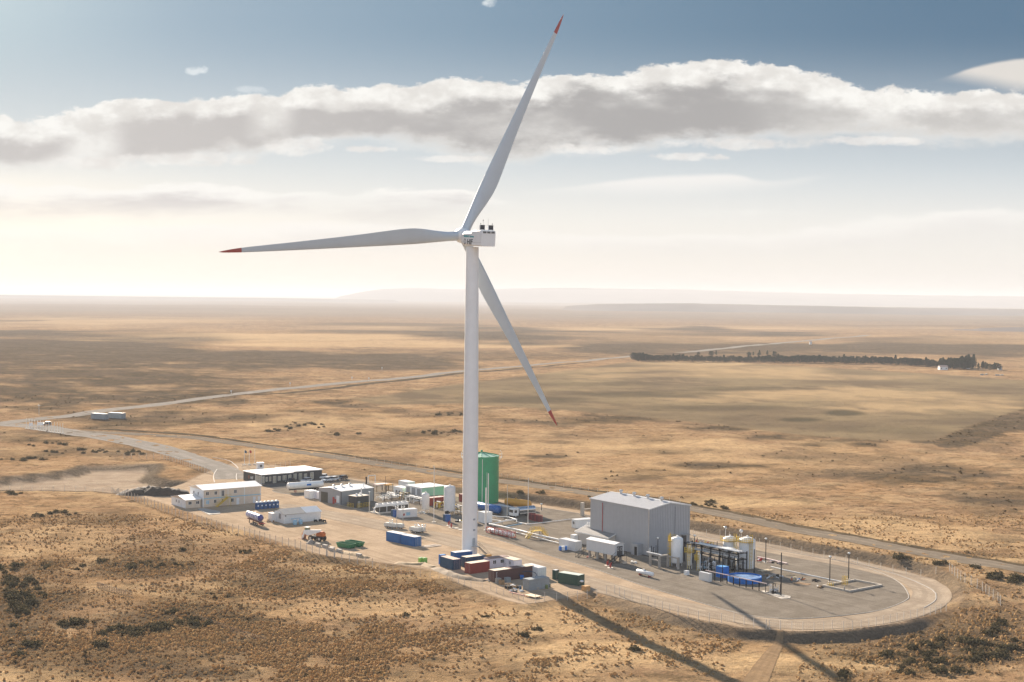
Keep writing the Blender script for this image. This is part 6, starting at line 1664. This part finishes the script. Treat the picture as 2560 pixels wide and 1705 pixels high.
clutter(Z5(560,1110),'pale rocks and scrap under the raised cabin',42,n=10,sz=2.2,mats=(CONCL,RED,CONC,WHITE))
clutter(Z5(1000,1180),'pale fittings lying right of the raised cabin',43,n=9,sz=2.0,mats=(CONCL,WHITE,CONC))
clutter(Z2(1600,850),'small fittings at the foot of the smaller white tank',44,n=10,sz=1.6,mats=(PIPEW,GALV,CONCL))
clutter(Z2(2080,960),'valves and fittings left of the tower base',45,n=12,sz=1.6,mats=(PIPEW,YEL,GALV,BLACK))
def hose():
    x,y=gt(Z4(1410,770));t=thing('hose_coil','dark blue hose looped between the white and the grey container','hose',(x,y,0),0)
    m=MB();m.sm=True;pts=[(2.1*math.cos(a),1.0*math.sin(a),1.0+1.2*math.sin(a/1.0)*.6) for a in np.linspace(0,2*math.pi,22)];m.path(pts,.08,7);m.build('hose',BLUED,t)
    B(-1.9,-.6,0,-1.0,.4,.9).build('reel_box',BLUEP,t)
hose()
def bench():
    x,y=gt(Z1(1180,820));t=thing('smoking_shelter','small brown open shelter against the two-storey building','shelter',(x,y,0),HD)
    for a in(0,1.9): B(a-.0,-.0,0,a+.1,.1,1.9).build('post',WOOD,t)
    B(-.3,-.4,1.9,2.2,.6,2.02).build('roof',mat('shelter_brown',(.20,.12,.07),.7),t)
    B(-3.4,-.3,0,-2.2,.5,.9).build('waste_bin',BLACK,t)
bench()
# ---------------------------------------------------------------- flagpoles and gate poles
def flagpole(p,h,label,flag=None,group=None):
    x,y=gt(p) ; z=float(H(x,y)); t=thing('flagpole',label,'flagpole',(x,y,z),0,group)
    T((0,0,0),(0,0,h),.09,.06,n=8).build('pole',WHITE,t);B(-.6,-.6,0,.6,.6,.35).build('base',CONCL,t)
    if flag:
        m=MB();pts=[]
        N=7
        for k in range(N): xx=.08+k*.14; pts+= [(xx,.1*math.sin(k*1.3),h-.2-.05*k),(xx,.1*math.sin(k*1.3)+.03,h-1.25-.05*k)]
        m._a(pts,[(2*k,2*k+1,2*k+3,2*k+2) for k in range(N-1)]);m.build('flag',flag,t)
flagpole(Z1(1103,328),6.2,'flagpole with a small dark blue flag, left of three by the gate',BLUED)
flagpole(Z1(1165,326),6.2,'flagpole with a small red flag, middle of three by the gate',RED)
flagpole(Z1(1238,322),6.4,'bare flagpole, right of three by the gate')
for k in range(14):
    px_,py_=Z8(235+k*25,433+k*3.4); X,Y,Zz=P3(px_,py_)
    t=thing('gate_pole','bare white pole in the slanting row of fourteen beside the far junction','pole',(X,Y,Zz),0,'row of white poles by the junction')
    T((0,0,0),(0,0,5.0),.10,.08,n=8).build('pole',WHITE,t);B(-.7,-.5,0,.7,.5,.2).build('base',CONCL,t)
for k,(zx,zy,w) in enumerate(((258,425,1.9),(330,420,3.2))):
    X,Y,Zz=P3(*Z8(zx,zy));t=thing('notice_sign',('small','wide')[k]+' white notice board among the row of poles by the junction','sign',(X,Y,Zz),10)
    B(0,0,.9,w,.08,2.5).build('board',WHITE,t)
    for a in(.2,w-.3): B(a,.09,0,a+.1,.19,2.4).build('post',GALV,t)
X,Y,Zz=P3(*Z8(375,402)); t=thing('parked_car','dark car with a bright roof standing at the far junction','car',(X,Y,Zz),20)
m=MB();m.prism([(0,.4),(0,.95),(1.0,1.1),(4.5,1.1),(4.6,.4)],-.9,.9,'Y');m.build('body',CARD,t)
m=MB();m.prism([(1,1.1),(1.7,1.7),(3.9,1.72),(4.4,1.1)],-.8,.8,'Y');m.build('glazing',GLASS,t);B(1.6,-.82,1.72,4.0,.82,1.8).build('roof',WHITE,t)
for a in(.8,3.7):
    for s_ in(-1,1): wheel(t,a,s_*.8,.36,.22)
for zx,zy,h_,l_ in((347,300,5.2,'thin utility pole beyond the far road at the left'),):
    X,Y,Zz=P3(*Z8(zx,zy+10));t=thing('utility_pole',l_,'pole',(X,Y,Zz),0);T((0,0,0),(0,0,h_*4/3.6*1.0),.14,n=6).build('shaft',GALV,t);B(-.8,-.06,h_*1.0,.8,.06,h_*1.0+.12).build('cross_arm',GALV,t)
for k,(px_,py_) in enumerate(((578,985),(880,950),(922,952),(725,965),(955,925))):
    X,Y,Zz=P3(px_,py_);t=thing('road_marker',('white marker post beside the far road, '+('nearest the grey containers','third of five','fourth of five','second of five','closest to the turbine')[k]),'marker',(X,Y,Zz),0,'marker posts along the far road')
    T((0,0,0),(0,0,2.6),.12,n=6).build('post',WHITE,t);B(-.5,-.04,1.6,.5,.04,2.6).build('plate',WHITE,t)
# ---------------------------------------------------------------- fences
def fence(pts,label,h=2.0,sp=3.0,r=.075,wires=6,mt=FENCEM,z3=True,arm=True):
    W_=[P3(*p)[:2] for p in pts]; C=np.array(W_)
    seg=np.hypot(*np.diff(C,axis=0).T);cum=np.r_[0,np.cumsum(seg)];n=max(2,int(round(cum[-1]/sp))+1)
    s_=np.linspace(0,cum[-1],n); X=np.interp(s_,cum,C[:,0]);Y=np.interp(s_,cum,C[:,1]);Zz=H(X,Y)
    x0,y0,z0=X[0],Y[0],Zz[0]; t=thing('fence',label,'fence',(float(x0),float(y0),float(z0)),0)
    proto=None;P_=[]
    for k in range(n):
        loc=(float(X[k]-x0),float(Y[k]-y0),float(Zz[k]-z0));P_.append(loc)
        if proto is None:
            m=MB();m.box(-r,-r,-.3,r,r,h)
            if arm: m._a([(-r,-r,h),(r,-r,h),(r,r,h),(-r,r,h),(-r,-.35,h+.35),(r,-.35,h+.35),(r,-.28,h+.38),(-r,-.28,h+.38)],[(0,1,5,4),(1,2,6,5),(2,3,7,6),(3,0,4,7),(4,5,6,7)])
            proto=m.build('post',mt,t);proto.location=loc
        elif k<98:
            c=proto.copy();COL.objects.link(c);c.parent=t;c.location=loc
    m=MB()
    for w in range(wires):
        z=.15+(h-.2)*w/(wires-1)
        for a,b in zip(P_,P_[1:]): m.tube((a[0],a[1],a[2]+z),(b[0],b[1],b[2]+z),.012,n=3,cap=False)
    for a,b in zip(P_,P_[1:]):      # woven verticals
        for j in range(1,6):
            f_=j/6; q=[a[i]+(b[i]-a[i])*f_ for i in range(3)]; m.tube((q[0],q[1],q[2]+.1),(q[0],q[1],q[2]+h-.05),.010,n=3,cap=False)
    m.build('wire_mesh',WIRE,t);return t
fence([Z8(1060,1025),Z1(30,925),Z1(310,1027),Z1(570,1098),Z1(860,1186),Z1(1125,1245),Z1(1465,1350),Z1(1755,1410),Z1(1975,1475),Z1(2130,1508),Z1(2285,1542),Z2(300,1402),Z2(455,1437),Z2(695,1503),Z2(860,1540),Z2(945,1566)],'long mesh fence on concrete posts along the near left side of the yard',2.1,3.1)
fence([Z2(945,1566),Z4(-300,700),Z4(-100,730),Z4(75,750),Z4(165,758),Z4(262,765),Z4(350,775),Z4(645,880),Z4(840,900),Z4(940,925),Z4(1040,970),Z4(1147,985),Z4(1250,1015),Z4(1357,1070),Z4(1505,1080)],'mesh fence on wooden-coloured posts in front of the container cluster',1.7,2.9,.05,4,arm=False)
fence([Z4(1505,1080),Z4(1648,1055),Z4(1792,1060),Z4(1938,1050),Z4(2082,1036),Z4(2225,1030),Z5(800,1610-30),Z6(-60,1150),Z6(80,1170),Z6(318,1255),Z6(560,1340),Z6(812,1400),Z6(1070,1452),Z6(1325,1440),Z6(1480,1478),Z6(1635,1520),Z6(1955,1535),Z7(83,972)],'mesh fence with pale posts between the crate and the shadow of the blade',2.0,2.9,.06,4,arm=False)
fence([Z7(83,972),Z7(302,987),Z7(527,1000),Z7(640,1008),Z7(755,992),Z7(910,970),Z7(1065,938),Z7(1218,907),Z7(1366,877),Z7(1513,850),Z7(1660,815)],'mesh fence following the outside of the road bend',1.9,2.3,.05,4,arm=False)
fence([Z7(1690,460),Z7(1750,510),Z7(1808,550),Z7(1868,575),Z7(1930,605),Z7(1990,640),Z7(2055,690),Z7(2120,730),Z7(2145,762)],'straight mesh fence on tall white posts right of the road bend',2.3,2.5,.055,5,arm=False)
fence([Z8(1105,698),Z8(1260,698),Z8(1440,705),Z8(1600,745),Z8(1760,805),Z8(1880,838)],'mesh fence beside the entrance drive above the excavated pit',2.2,3.2,.06,5,arm=False)
fence([Z8(-20,995),Z8(200,985),Z8(400,990),Z8(700,995),Z8(1000,1000),Z8(1060,1025)],'mesh fence running left along the near side of the excavated pit',2.0,4,.05,4,arm=False)
fence([Z1(1075,372),Z1(1300,385),Z1(1540,365),Z1(1700,340)],'mesh fence at the gate behind the office',2.1,3,.05,5,arm=False)
fence([(835,1150-8),(1000,1165),(1200,1196-15),(1330,1206),(1480,1228),(1700,1256)],'faint wire fence crossing the steppe behind the track',1.3,4.5,.05,3,arm=False)
fence([Z6(800,190),(1800,1320),(1950,1352),(2050,1370),(2150,1392),(2250,1412),(2340,1425)],'wire fence along the top of the embankment behind the loop road',1.8,4,.05,3,arm=False)
fence([(243,1466),(270,1475),(300,1484),(330,1490)],'short broken wooden fence in the steppe at the lower left',1.1,.8,.05,2,WOOD,arm=False)
fence([(490,1546),(550,1568),(610,1590),(665,1607)],'old leaning wooden fence in the steppe at the bottom',1.0,1.5,.04,2,WOOD,arm=False)
# ---------------------------------------------------------------- farm behind the trees
def farmhouse(px_,py_,L,Wd,h,label,head=5):
    X,Y,Zz=P3(px_,py_);t=thing('farmhouse',label,'house',(X,Y,Zz),head); gable(t,L,Wd,h,h+1.4,WHITE,mat('farm_roof',(.52,.36,.28),.7),'x',.3)
    for a in(.8,L-2.2): win(t,'y',a,.9,1.2,1.4)
    door(t,'y',L/2-.5,1.0,2.1)
farmhouse(2350,925,8.0,6,3.2,'white farmhouse with a pinkish roof below the dark trees at the right')
farmhouse(2418,922,3.0,3,3.4,'small white shed half hidden in the dark trees',10)
farmhouse(2497,925,3.4,3,2.6,'small pale shed at the right end of the trees',10)
farmhouse(2024,861,3.6,3,3.6,'tiny white hut alone beside the distant road',0)
for k,(px_,py_) in enumerate(((2455,938),(2468,937),(2492,939),(2508,939))):
    X,Y,Zz=P3(px_,py_);t=thing('farm_scrap','pale farm scrap before the farm grove, '+('first','second','third','fourth')[k]+' from the left','scrap',(X,Y,Zz),rng.randint(0,90),'farm scrap below the trees')
    B(0,0,0,3.2,2,1.1).build('body',CONCL if k%2 else GREYC,t);B(3.3,.3,0,4.6,1.6,.8).build('part_box',WHITE,t)
# ================================================================ vegetation
SHRUBM=[]
def leafmat(name,a,b,c=None,trans=0):
    M=bpy.data.materials.new(name);M.use_nodes=True;M.node_tree.nodes.clear();n=NT(M.node_tree)
    bs=n.new('ShaderNodeBsdfPrincipled');out=n.new('ShaderNodeOutputMaterial');n.l.new(bs.outputs[0],out.inputs[0])
    g=n.new('ShaderNodeNewGeometry');f=g.outputs['Random Per Island']; pos=g.outputs['Position']
    cc=n.mix(f,a,b); cc=n.mix(n.sst(n.noise(pos,.25,3,.5),.4,.6,0.0,.5),cc,c or a)
    n.put(bs.inputs['Base Color'],cc);bs.inputs['Roughness'].default_value=.85;bs.inputs['Specular IOR Level'].default_value=0.0
    if trans:
        tb=n.new('ShaderNodeBsdfTranslucent');n.put(tb.inputs[0],cc);ms=n.new('ShaderNodeMixShader');ms.inputs[0].default_value=trans;n.l.new(bs.outputs[0],ms.inputs[1]);n.l.new(tb.outputs[0],ms.inputs[2]);n.l.new(ms.outputs[0],out.inputs[0])
    return M
SHL=leafmat('shrub_leaves',(.085,.075,.044),(.19,.155,.085),(.14,.115,.065),.3)
TUS=leafmat('tussock_straw',(.38,.235,.11),(.64,.43,.21),(.46,.30,.14),.45)
HEA=leafmat('heath_leaves',(.06,.048,.027),(.15,.105,.052),(.12,.08,.042),.25)
TREEL=leafmat('tree_leaves',(.018,.026,.014),(.045,.055,.03),(.03,.04,.022))
BARK=mat('bark',(.09,.065,.045),.9,var=.2)
def clump(r,h,n,rs,flat=.8,leaf=.16):
    """many small leaf-clump faces spread through a dome"""
    V=[];Fc=[]
    for k in range(n):
        u=rs.rand();a=rs.rand()*2*math.pi;el=math.asin(rs.rand()**.8)
        rr=(.55+.5*rs.rand())*(1+.25*math.sin(3*a+1))
        c=np.array([r*rr*math.cos(el)*math.cos(a),r*rr*math.cos(el)*math.sin(a),h*rr*math.sin(el)*.95+.02])
        s=leaf*(.6+rs.rand()*.9)
        d=rs.randn(3);d/=np.linalg.norm(d);e=np.cross(d,rs.randn(3));e/=np.linalg.norm(e)+1e-9;f=np.cross(d,e)
        i=len(V); V+=[c+e*s,c-e*s*.6+f*s*.8,c-e*s*.5-f*s*.8,c+d*s*.9]; Fc+=[(i,i+1,i+2),(i,i+3,i+1),(i+1,i+3,i+2)]
    return np.array(V),np.array(Fc)
def stemv(r):
    m=MB()
    for k in range(5):
        a=k*1.3; m.tube((0,0,-.05),(r*.4*math.cos(a),r*.4*math.sin(a),r*.45),.03,.015,n=4)
    return m
def scatter(n,region,dens,seed):
    """random ground points inside a photo-pixel box, accepted by a density function"""
    rs=np.random.RandomState(seed); out=[]
    x0,y0,x1,y1=region
    px=x0+(x1-x0)*rs.rand(n);py=y0+(y1-y0)*rs.rand(n)
    v=FW[None]+RT[None]*((px-1280)/F)[:,None]-UP[None]*((py-852.5)/F)[:,None]
    z=np.zeros(n)
    for _ in range(4):
        t=(z-CH)/v[:,2]; X=v[:,0]*t;Y=v[:,1]*t; z=H(X,Y)
    # thin by perspective so density is even on the ground
    d=Y; w=(d/d.max())**3
    keep=rs.rand(n)<w*dens(X,Y,z,px,py)
    return X[keep],Y[keep],z[keep]
ROADS_PX=[[(-120,1078),(0,1060),(200,1036),(400,1011),(700,973),(1000,946),(1200,924),(1400,906),(1580,890)],[(20,1062),(90,1066),(160,1078),(260,1092),(330,1106),(400,1122),(460,1139),(520,1158)],
 [(170,1078),(460,1092),(600,1110),(750,1131),(900,1152),(1050,1175),(1200,1197),(1330,1214),(1470,1234),(1600,1250),(1730,1272),(1850,1295),(2000,1326),(2150,1352),(2300,1380),(2430,1403),(2600,1432)],[(1945,1590),(1935,1620),(1915,1660),(1890,1710),(1870,1740)]]
_rs=[np.array([P3(*p)[:2] for p in r_]) for r_ in ROADS_PX]
def roadclear(X,Y,dist):
    ok=np.ones(len(X),bool)
    for C in _rs:
        for (ax,ay),(bx,by) in zip(C,C[1:]):
            ex,ey=bx-ax,by-ay;t=np.clip(((X-ax)*ex+(Y-ay)*ey)/(ex*ex+ey*ey),0,1);ok&=((X-ax-t*ex)**2+(Y-ay-t*ey)**2)>dist*dist
    return ok
def okground(X,Y,m=2.0):
    sd,_=sdpoly(PAD,X,Y);pt,_=sdpoly(PIT,X,Y)
    return (sd>m)&(pt>1.0)&roadclear(X,Y,6.5)
TUFT_PX=[(60,1480,200,120,.9),(700,1440,300,45,.8),(1050,1450,220,30,.6),(950,1640,420,90,1),(1250,1600,240,70,.9),(560,1590,180,50,.9),(350,1640,260,70,.9),(250,1330,260,60,.28),(400,1400,220,40,.4),(1250,1540,160,30,.8),(1500,1600,180,40,.35),(1700,1620,150,40,.3),(450,1500,150,25,.5),(820,1400,140,14,.5)]
def tdens(X,Y,z,px,py):
    S,Yy,Fi=veg(X,Y,z)
    nn=fbm(X/9,Y/9,61,4);n2=fbm(X/32,Y/32,62,3)
    wx=(fbm(X/30,Y/30,41,4)-.5)*2;wy=(fbm(X/25,Y/38,43,4)-.5)*2
    T_=ell(px,py,TUFT_PX,wx,wy)
    return np.clip((.06+.80*T_*sst(n2,.38,.54))*sst(nn,.34,.56)+.15*S,0,1)*okground(X,Y,4)*(1-Fi)
def merged(name,protos,X,Y,Z_,sc,mat_,label,cat):
    rs=np.random.RandomState(5);VV=[];FF=[];off=0
    which=rs.randint(0,len(protos),len(X));ang=rs.rand(len(X))*2*math.pi
    for k,(V,Fc) in enumerate(protos):
        ix=np.where(which==k)[0]
        if not len(ix):continue
        c=np.cos(ang[ix]);s=np.sin(ang[ix]);S=sc[ix]
        vx=(V[None,:,0]*c[:,None]-V[None,:,1]*s[:,None])*S[:,None]+X[ix][:,None]
        vy=(V[None,:,0]*s[:,None]+V[None,:,1]*c[:,None])*S[:,None]+Y[ix][:,None]
        vz=V[None,:,2]*S[:,None]+Z_[ix][:,None]
        VV.append(np.stack([vx,vy,vz],2).reshape(-1,3));FF.append((Fc[None]+(np.arange(len(ix))*len(V))[:,None,None]+off).reshape(-1,3));off+=len(ix)*len(V)
    o=npmesh(name,np.concatenate(VV),np.concatenate(FF),mat_);tag(o,label,cat,kind='stuff');return o
def tuft(r,h,rs,n=7):
    V=[];Fc=[]
    a0=rs.rand()*6
    ring=[(r*(.75+.5*rs.rand())*math.cos(a0+2*math.pi*k/n),r*(.75+.5*rs.rand())*math.sin(a0+2*math.pi*k/n),-.05) for k in range(n)]
    mid=[(x*.8+rs.randn()*.03,y*.8+rs.randn()*.03,h*(.55+.3*rs.rand())) for x,y,_ in ring]
    V=ring+mid+[(rs.randn()*.06,rs.randn()*.06,h*1.05)]
    for k in range(n):
        j=(k+1)%n;Fc+=[(k,j,n+j),(k,n+j,n+k),(n+k,n+j,2*n)]
    return np.array(V),np.array(Fc)
rs_=np.random.RandomState(9)
tp=[tuft(.17+.10*rs_.rand(),.19+.16*rs_.rand(),rs_,6) for _ in range(12)]
X,Y,Zt=scatter(760000,(-40,1285,2600,1740),tdens,71)
sc=.6+1.2*rs_.rand(len(X))**1.8
merged('tussock_grass',tp,X,Y,Zt,sc,TUS,'straw-brown tussock grass scattered over the foreground steppe','grass')
# dark low heath, far and near
def hdens(X,Y,z,px,py):
    S,Yy,Fi=veg(X,Y,z); nn=fbm(X/7,Y/7,81,3)
    return np.clip(S*1.1-.12,0,1)*sst(nn,.36,.58)*okground(X,Y,3)*(1-Fi)
hp=[clump(.55,.42,16,rs_,leaf=.17) for _ in range(8)]
X,Y,Zt=scatter(90000,(-40,990,2600,1740),hdens,72)
sc=.5+1.0*rs_.rand(len(X))**2
merged('heath_scrub',hp,X,Y,Zt,sc,HEA,'low dark heath scrub covering patches of the steppe','scrub')
# individual larger shrubs
def shrub_protos(name):
    out=[]
    for k in range(6):
        V,Fc=clump(.9+.25*rs_.rand(),.85+.2*rs_.rand(),130,rs_,leaf=.17)
        me=bpy.data.meshes.new(name);me.from_pydata(V.tolist(),[],Fc.tolist());me.materials.append(SHL);out.append(me)
    return out
PROT=shrub_protos('foliage')
SM=stemv(1.0).build('stems',BARK);STEM=SM.data;bpy.data.objects.remove(SM)
def shrub(X,Y,s,label,group,k):
    z=float(H(X,Y));t=thing('shrub',label,'shrub',(X,Y,z-.03),rng.randint(0,360),group)
    t.scale=(s,s,s*.9)
    o=bpy.data.objects.new('foliage',PROT[k%6]);COL.objects.link(o);o.parent=t
    o=bpy.data.objects.new('stems',STEM);COL.objects.link(o);o.parent=t
def shrubgroup(ells,n,label,group,smin=.6,smax=1.5,seed=1):
    rs=np.random.RandomState(seed);c=0;tries=0
    tot=sum(e[2]*e[3] for e in ells)
    for cx_,cy_,rx,ry in ells:
        m_=max(2,int(round(n*rx*ry/tot)))
        for _ in range(m_):
            a=rs.rand()*2*math.pi;q=math.sqrt(rs.rand()); px_,py_=cx_+rx*q*math.cos(a),cy_+ry*q*math.sin(a)
            x_,y_,_z=P3(px_,py_)
            if not okground(np.array([x_]),np.array([y_]),1.2)[0]:continue
            shrub(x_,y_,smin+(smax-smin)*rs.rand()**1.8,label,group,rs.randint(6))
shrubgroup([(110,1290,45,8),(55,1480,60,40),(20,1440,30,40),(40,1530,30,40),(70,1625,30,20),(260,1400,20,8)],60,'dark rounded shrub in the scattered stand at the lower left edge','shrubs at the lower left edge',.7,1.6,2)
shrubgroup([(370,1415,55,10),(300,1580,60,12),(480,1560,50,10),(180,1560,40,10),(400,1570,50,10),(440,1415,12,5),(255,1620,15,6),(330,1590,25,8)],52,'dark shrub in the clumps left of the bottom centre','shrub clumps in the left foreground',.7,1.5,3)
shrubgroup([(145,1283,22,6),(180,1284,15,6),(600,1380,35,5),(455,1372,18,6),(430,1530,16,8),(200,1420,12,6),(110,1420,18,8)],22,'dark shrub in the small clusters on the open steppe below the long fence','small shrub clusters below the long fence',.6,1.2,4)
shrubgroup([(2400,1640,150,45),(2300,1660,80,30),(2500,1610,60,50),(2200,1640,40,14)],70,'dark bush in the dense thicket at the lower right corner','bushes of the lower right thicket',.7,1.6,5)
shrubgroup([(2430,1418,18,5),(2490,1445,22,7),(2545,1455,20,10),(2340,1408,25,4),(2260,1398,18,4),(2185,1394,8,4)],20,'dark round bush on the slope between the road bend and the track','bushes beside the track at the right',.8,1.7,6)
shrubgroup([(1210,1540,12,6),(1310,1585,14,8),(1345,1577,12,5),(1590,1622,30,5),(2120,1690,40,8),(1010,1535,14,5),(1870,1600,20,4)],20,'lone dark shrub on the pale grass around the tower shadow','shrubs near the tower shadow',.5,1.1,7)
shrubgroup([(1760,1262,30,9),(1800,1270,18,6),(1500,1243,40,5),(1330,1232,40,4),(1850,1290,10,4)],30,'dark shrub on the grass strip between the hall and the track','shrubs behind the hall',.6,1.3,8)
shrubgroup([(240,1130,130,6),(350,1135,40,8),(60,1150,60,6),(30,1235,40,4),(200,1225,60,3),(120,1112,60,5)],50,'low dark shrub among the scrub above and below the excavated pit','shrubs around the excavated pit',.7,1.4,9)
shrubgroup([(760,1065,60,8),(700,1075,40,6),(860,1085,40,4),(1120,1035,60,4),(1080,1080,70,5)],40,'small dark shrub on the pale steppe between the two roads left of the tower','shrubs between the roads',.8,1.6,10)
# ---------------------------------------------------------------- trees of the shelter belt
def tree_proto(kind,rs):
    n=260; V=[];Fc=[]
    hh,rw=(9.0,2.4) if kind==0 else (7.5,3.2)
    for k in range(n):
        f_=rs.rand()**.8; z=hh*(.12+.88*f_)
        rad=rw*((1-f_)**.7*.95+.12) if kind==0 else rw*math.sqrt(max(0,1-((f_-.42)/.62)**2))
        a=rs.rand()*2*math.pi;q=rad*(.35+.75*rs.rand())*(1+.2*math.sin(3*a+z))
        c=np.array([q*math.cos(a),q*math.sin(a),z]);s=.42*(.6+rs.rand()*.9)
        d=rs.randn(3);d/=np.linalg.norm(d);e=np.cross(d,rs.randn(3));e/=np.linalg.norm(e)+1e-9;g=np.cross(d,e)
        i=len(V);V+=[c+e*s,c-e*s*.6+g*s*.8,c-e*s*.5-g*s*.8,c+d*s*.9];Fc+=[(i,i+1,i+2),(i,i+3,i+1),(i+1,i+3,i+2)]
    me=bpy.data.meshes.new('crown');me.from_pydata([tuple(v) for v in V],[],Fc);me.materials.append(TREEL)
    m=MB();m.tube((0,0,-.3),(.1,.05,hh*.75),.22,.07,n=7)
    for k in range(5): a=k*1.9; m.tube((0,0,hh*(.25+.1*k)),(rw*.5*math.cos(a),rw*.5*math.sin(a),hh*(.38+.1*k)),.07,.03,n=4)
    tr=m.build('trunk',BARK);tm=tr.data;bpy.data.objects.remove(tr)
    return me,tm
TP=[tree_proto(k%2,rs_) for k in range(6)]
def tree(px_,py_,s,label,group,k,nm='belt_tree'):
    X,Y,Zz=P3(px_,py_);t=thing(nm,label,'tree',(X,Y,Zz),rng.randint(0,360),group);t.scale=(s,s,s)
    for me,n_ in((TP[k][0],'crown'),(TP[k][1],'trunk')):
        o=bpy.data.objects.new(n_,me);COL.objects.link(o);o.parent=t
line=[(1580,901),(1620,903),(1700,904),(1800,905),(1900,906),(2000,907),(2100,908),(2200,910),(2260,913),(2330,917),(2370,919)]
LX=np.array([p[0] for p in line],float);LY=np.array([p[1] for p in line],float)
rs=np.random.RandomState(33)
for k in range(190):
    px_=1582+(2375-1582)*(k+.5*rs.rand())/190;py_=np.interp(px_,LX,LY)+rs.randn()*.8
    s=.78+.35*rs.rand() if px_>1900 else .66+.3*rs.rand()
    if px_<1620: s=1.1
    tree(px_,py_,s*1.0,'dark tree in the long shelter belt behind the field','trees of the long shelter belt',rs.choice([0,1,1,3,3,5,5,2]))
for k in range(34):
    px_=2350+rs.rand()*85;py_=918+rs.rand()*7; tree(px_,py_,1.1+.5*rs.rand(),'tall dark tree in the farm grove around the white farmhouse','trees of the farm grove',rs.randint(6),'grove_tree')
for k in range(12):
    px_=2440+rs.rand()*60;py_=920+rs.rand()*6; tree(px_,py_,.6+.3*rs.rand(),'low dark tree at the right end of the farm grove','low trees right of the farm grove',rs.randint(6),'grove_tree')
for k in range(14):
    px_=1700+rs.rand()*100 if k<4 else 1870+rs.rand()*70;py_=888+rs.rand()*3; tree(px_,py_,.55+.25*rs.rand(),'small dark tree in the sparse row beyond the shelter belt','sparse trees beyond the shelter belt',rs.randint(6))
# ================================================================ haze
def haze():
    m=MB(); m.box(-46000,-600,-45,46000,47500,165)
    M=bpy.data.materials.new('haze_air'); M.use_nodes=True; M.node_tree.nodes.clear(); n=NT(M.node_tree)
    v=n.new('ShaderNodeVolumePrincipled'); v.inputs['Color'].default_value=(.80,.825,.87,1); v.inputs['Density'].default_value=HAZE_D
    v.inputs['Anisotropy'].default_value=.05
    out=n.new('ShaderNodeOutputMaterial'); n.l.new(v.outputs[0],out.inputs['Volume'])
    o=m.build('haze',M); tag(o,kind='stuff')
HAZE_D=8e-5
haze()
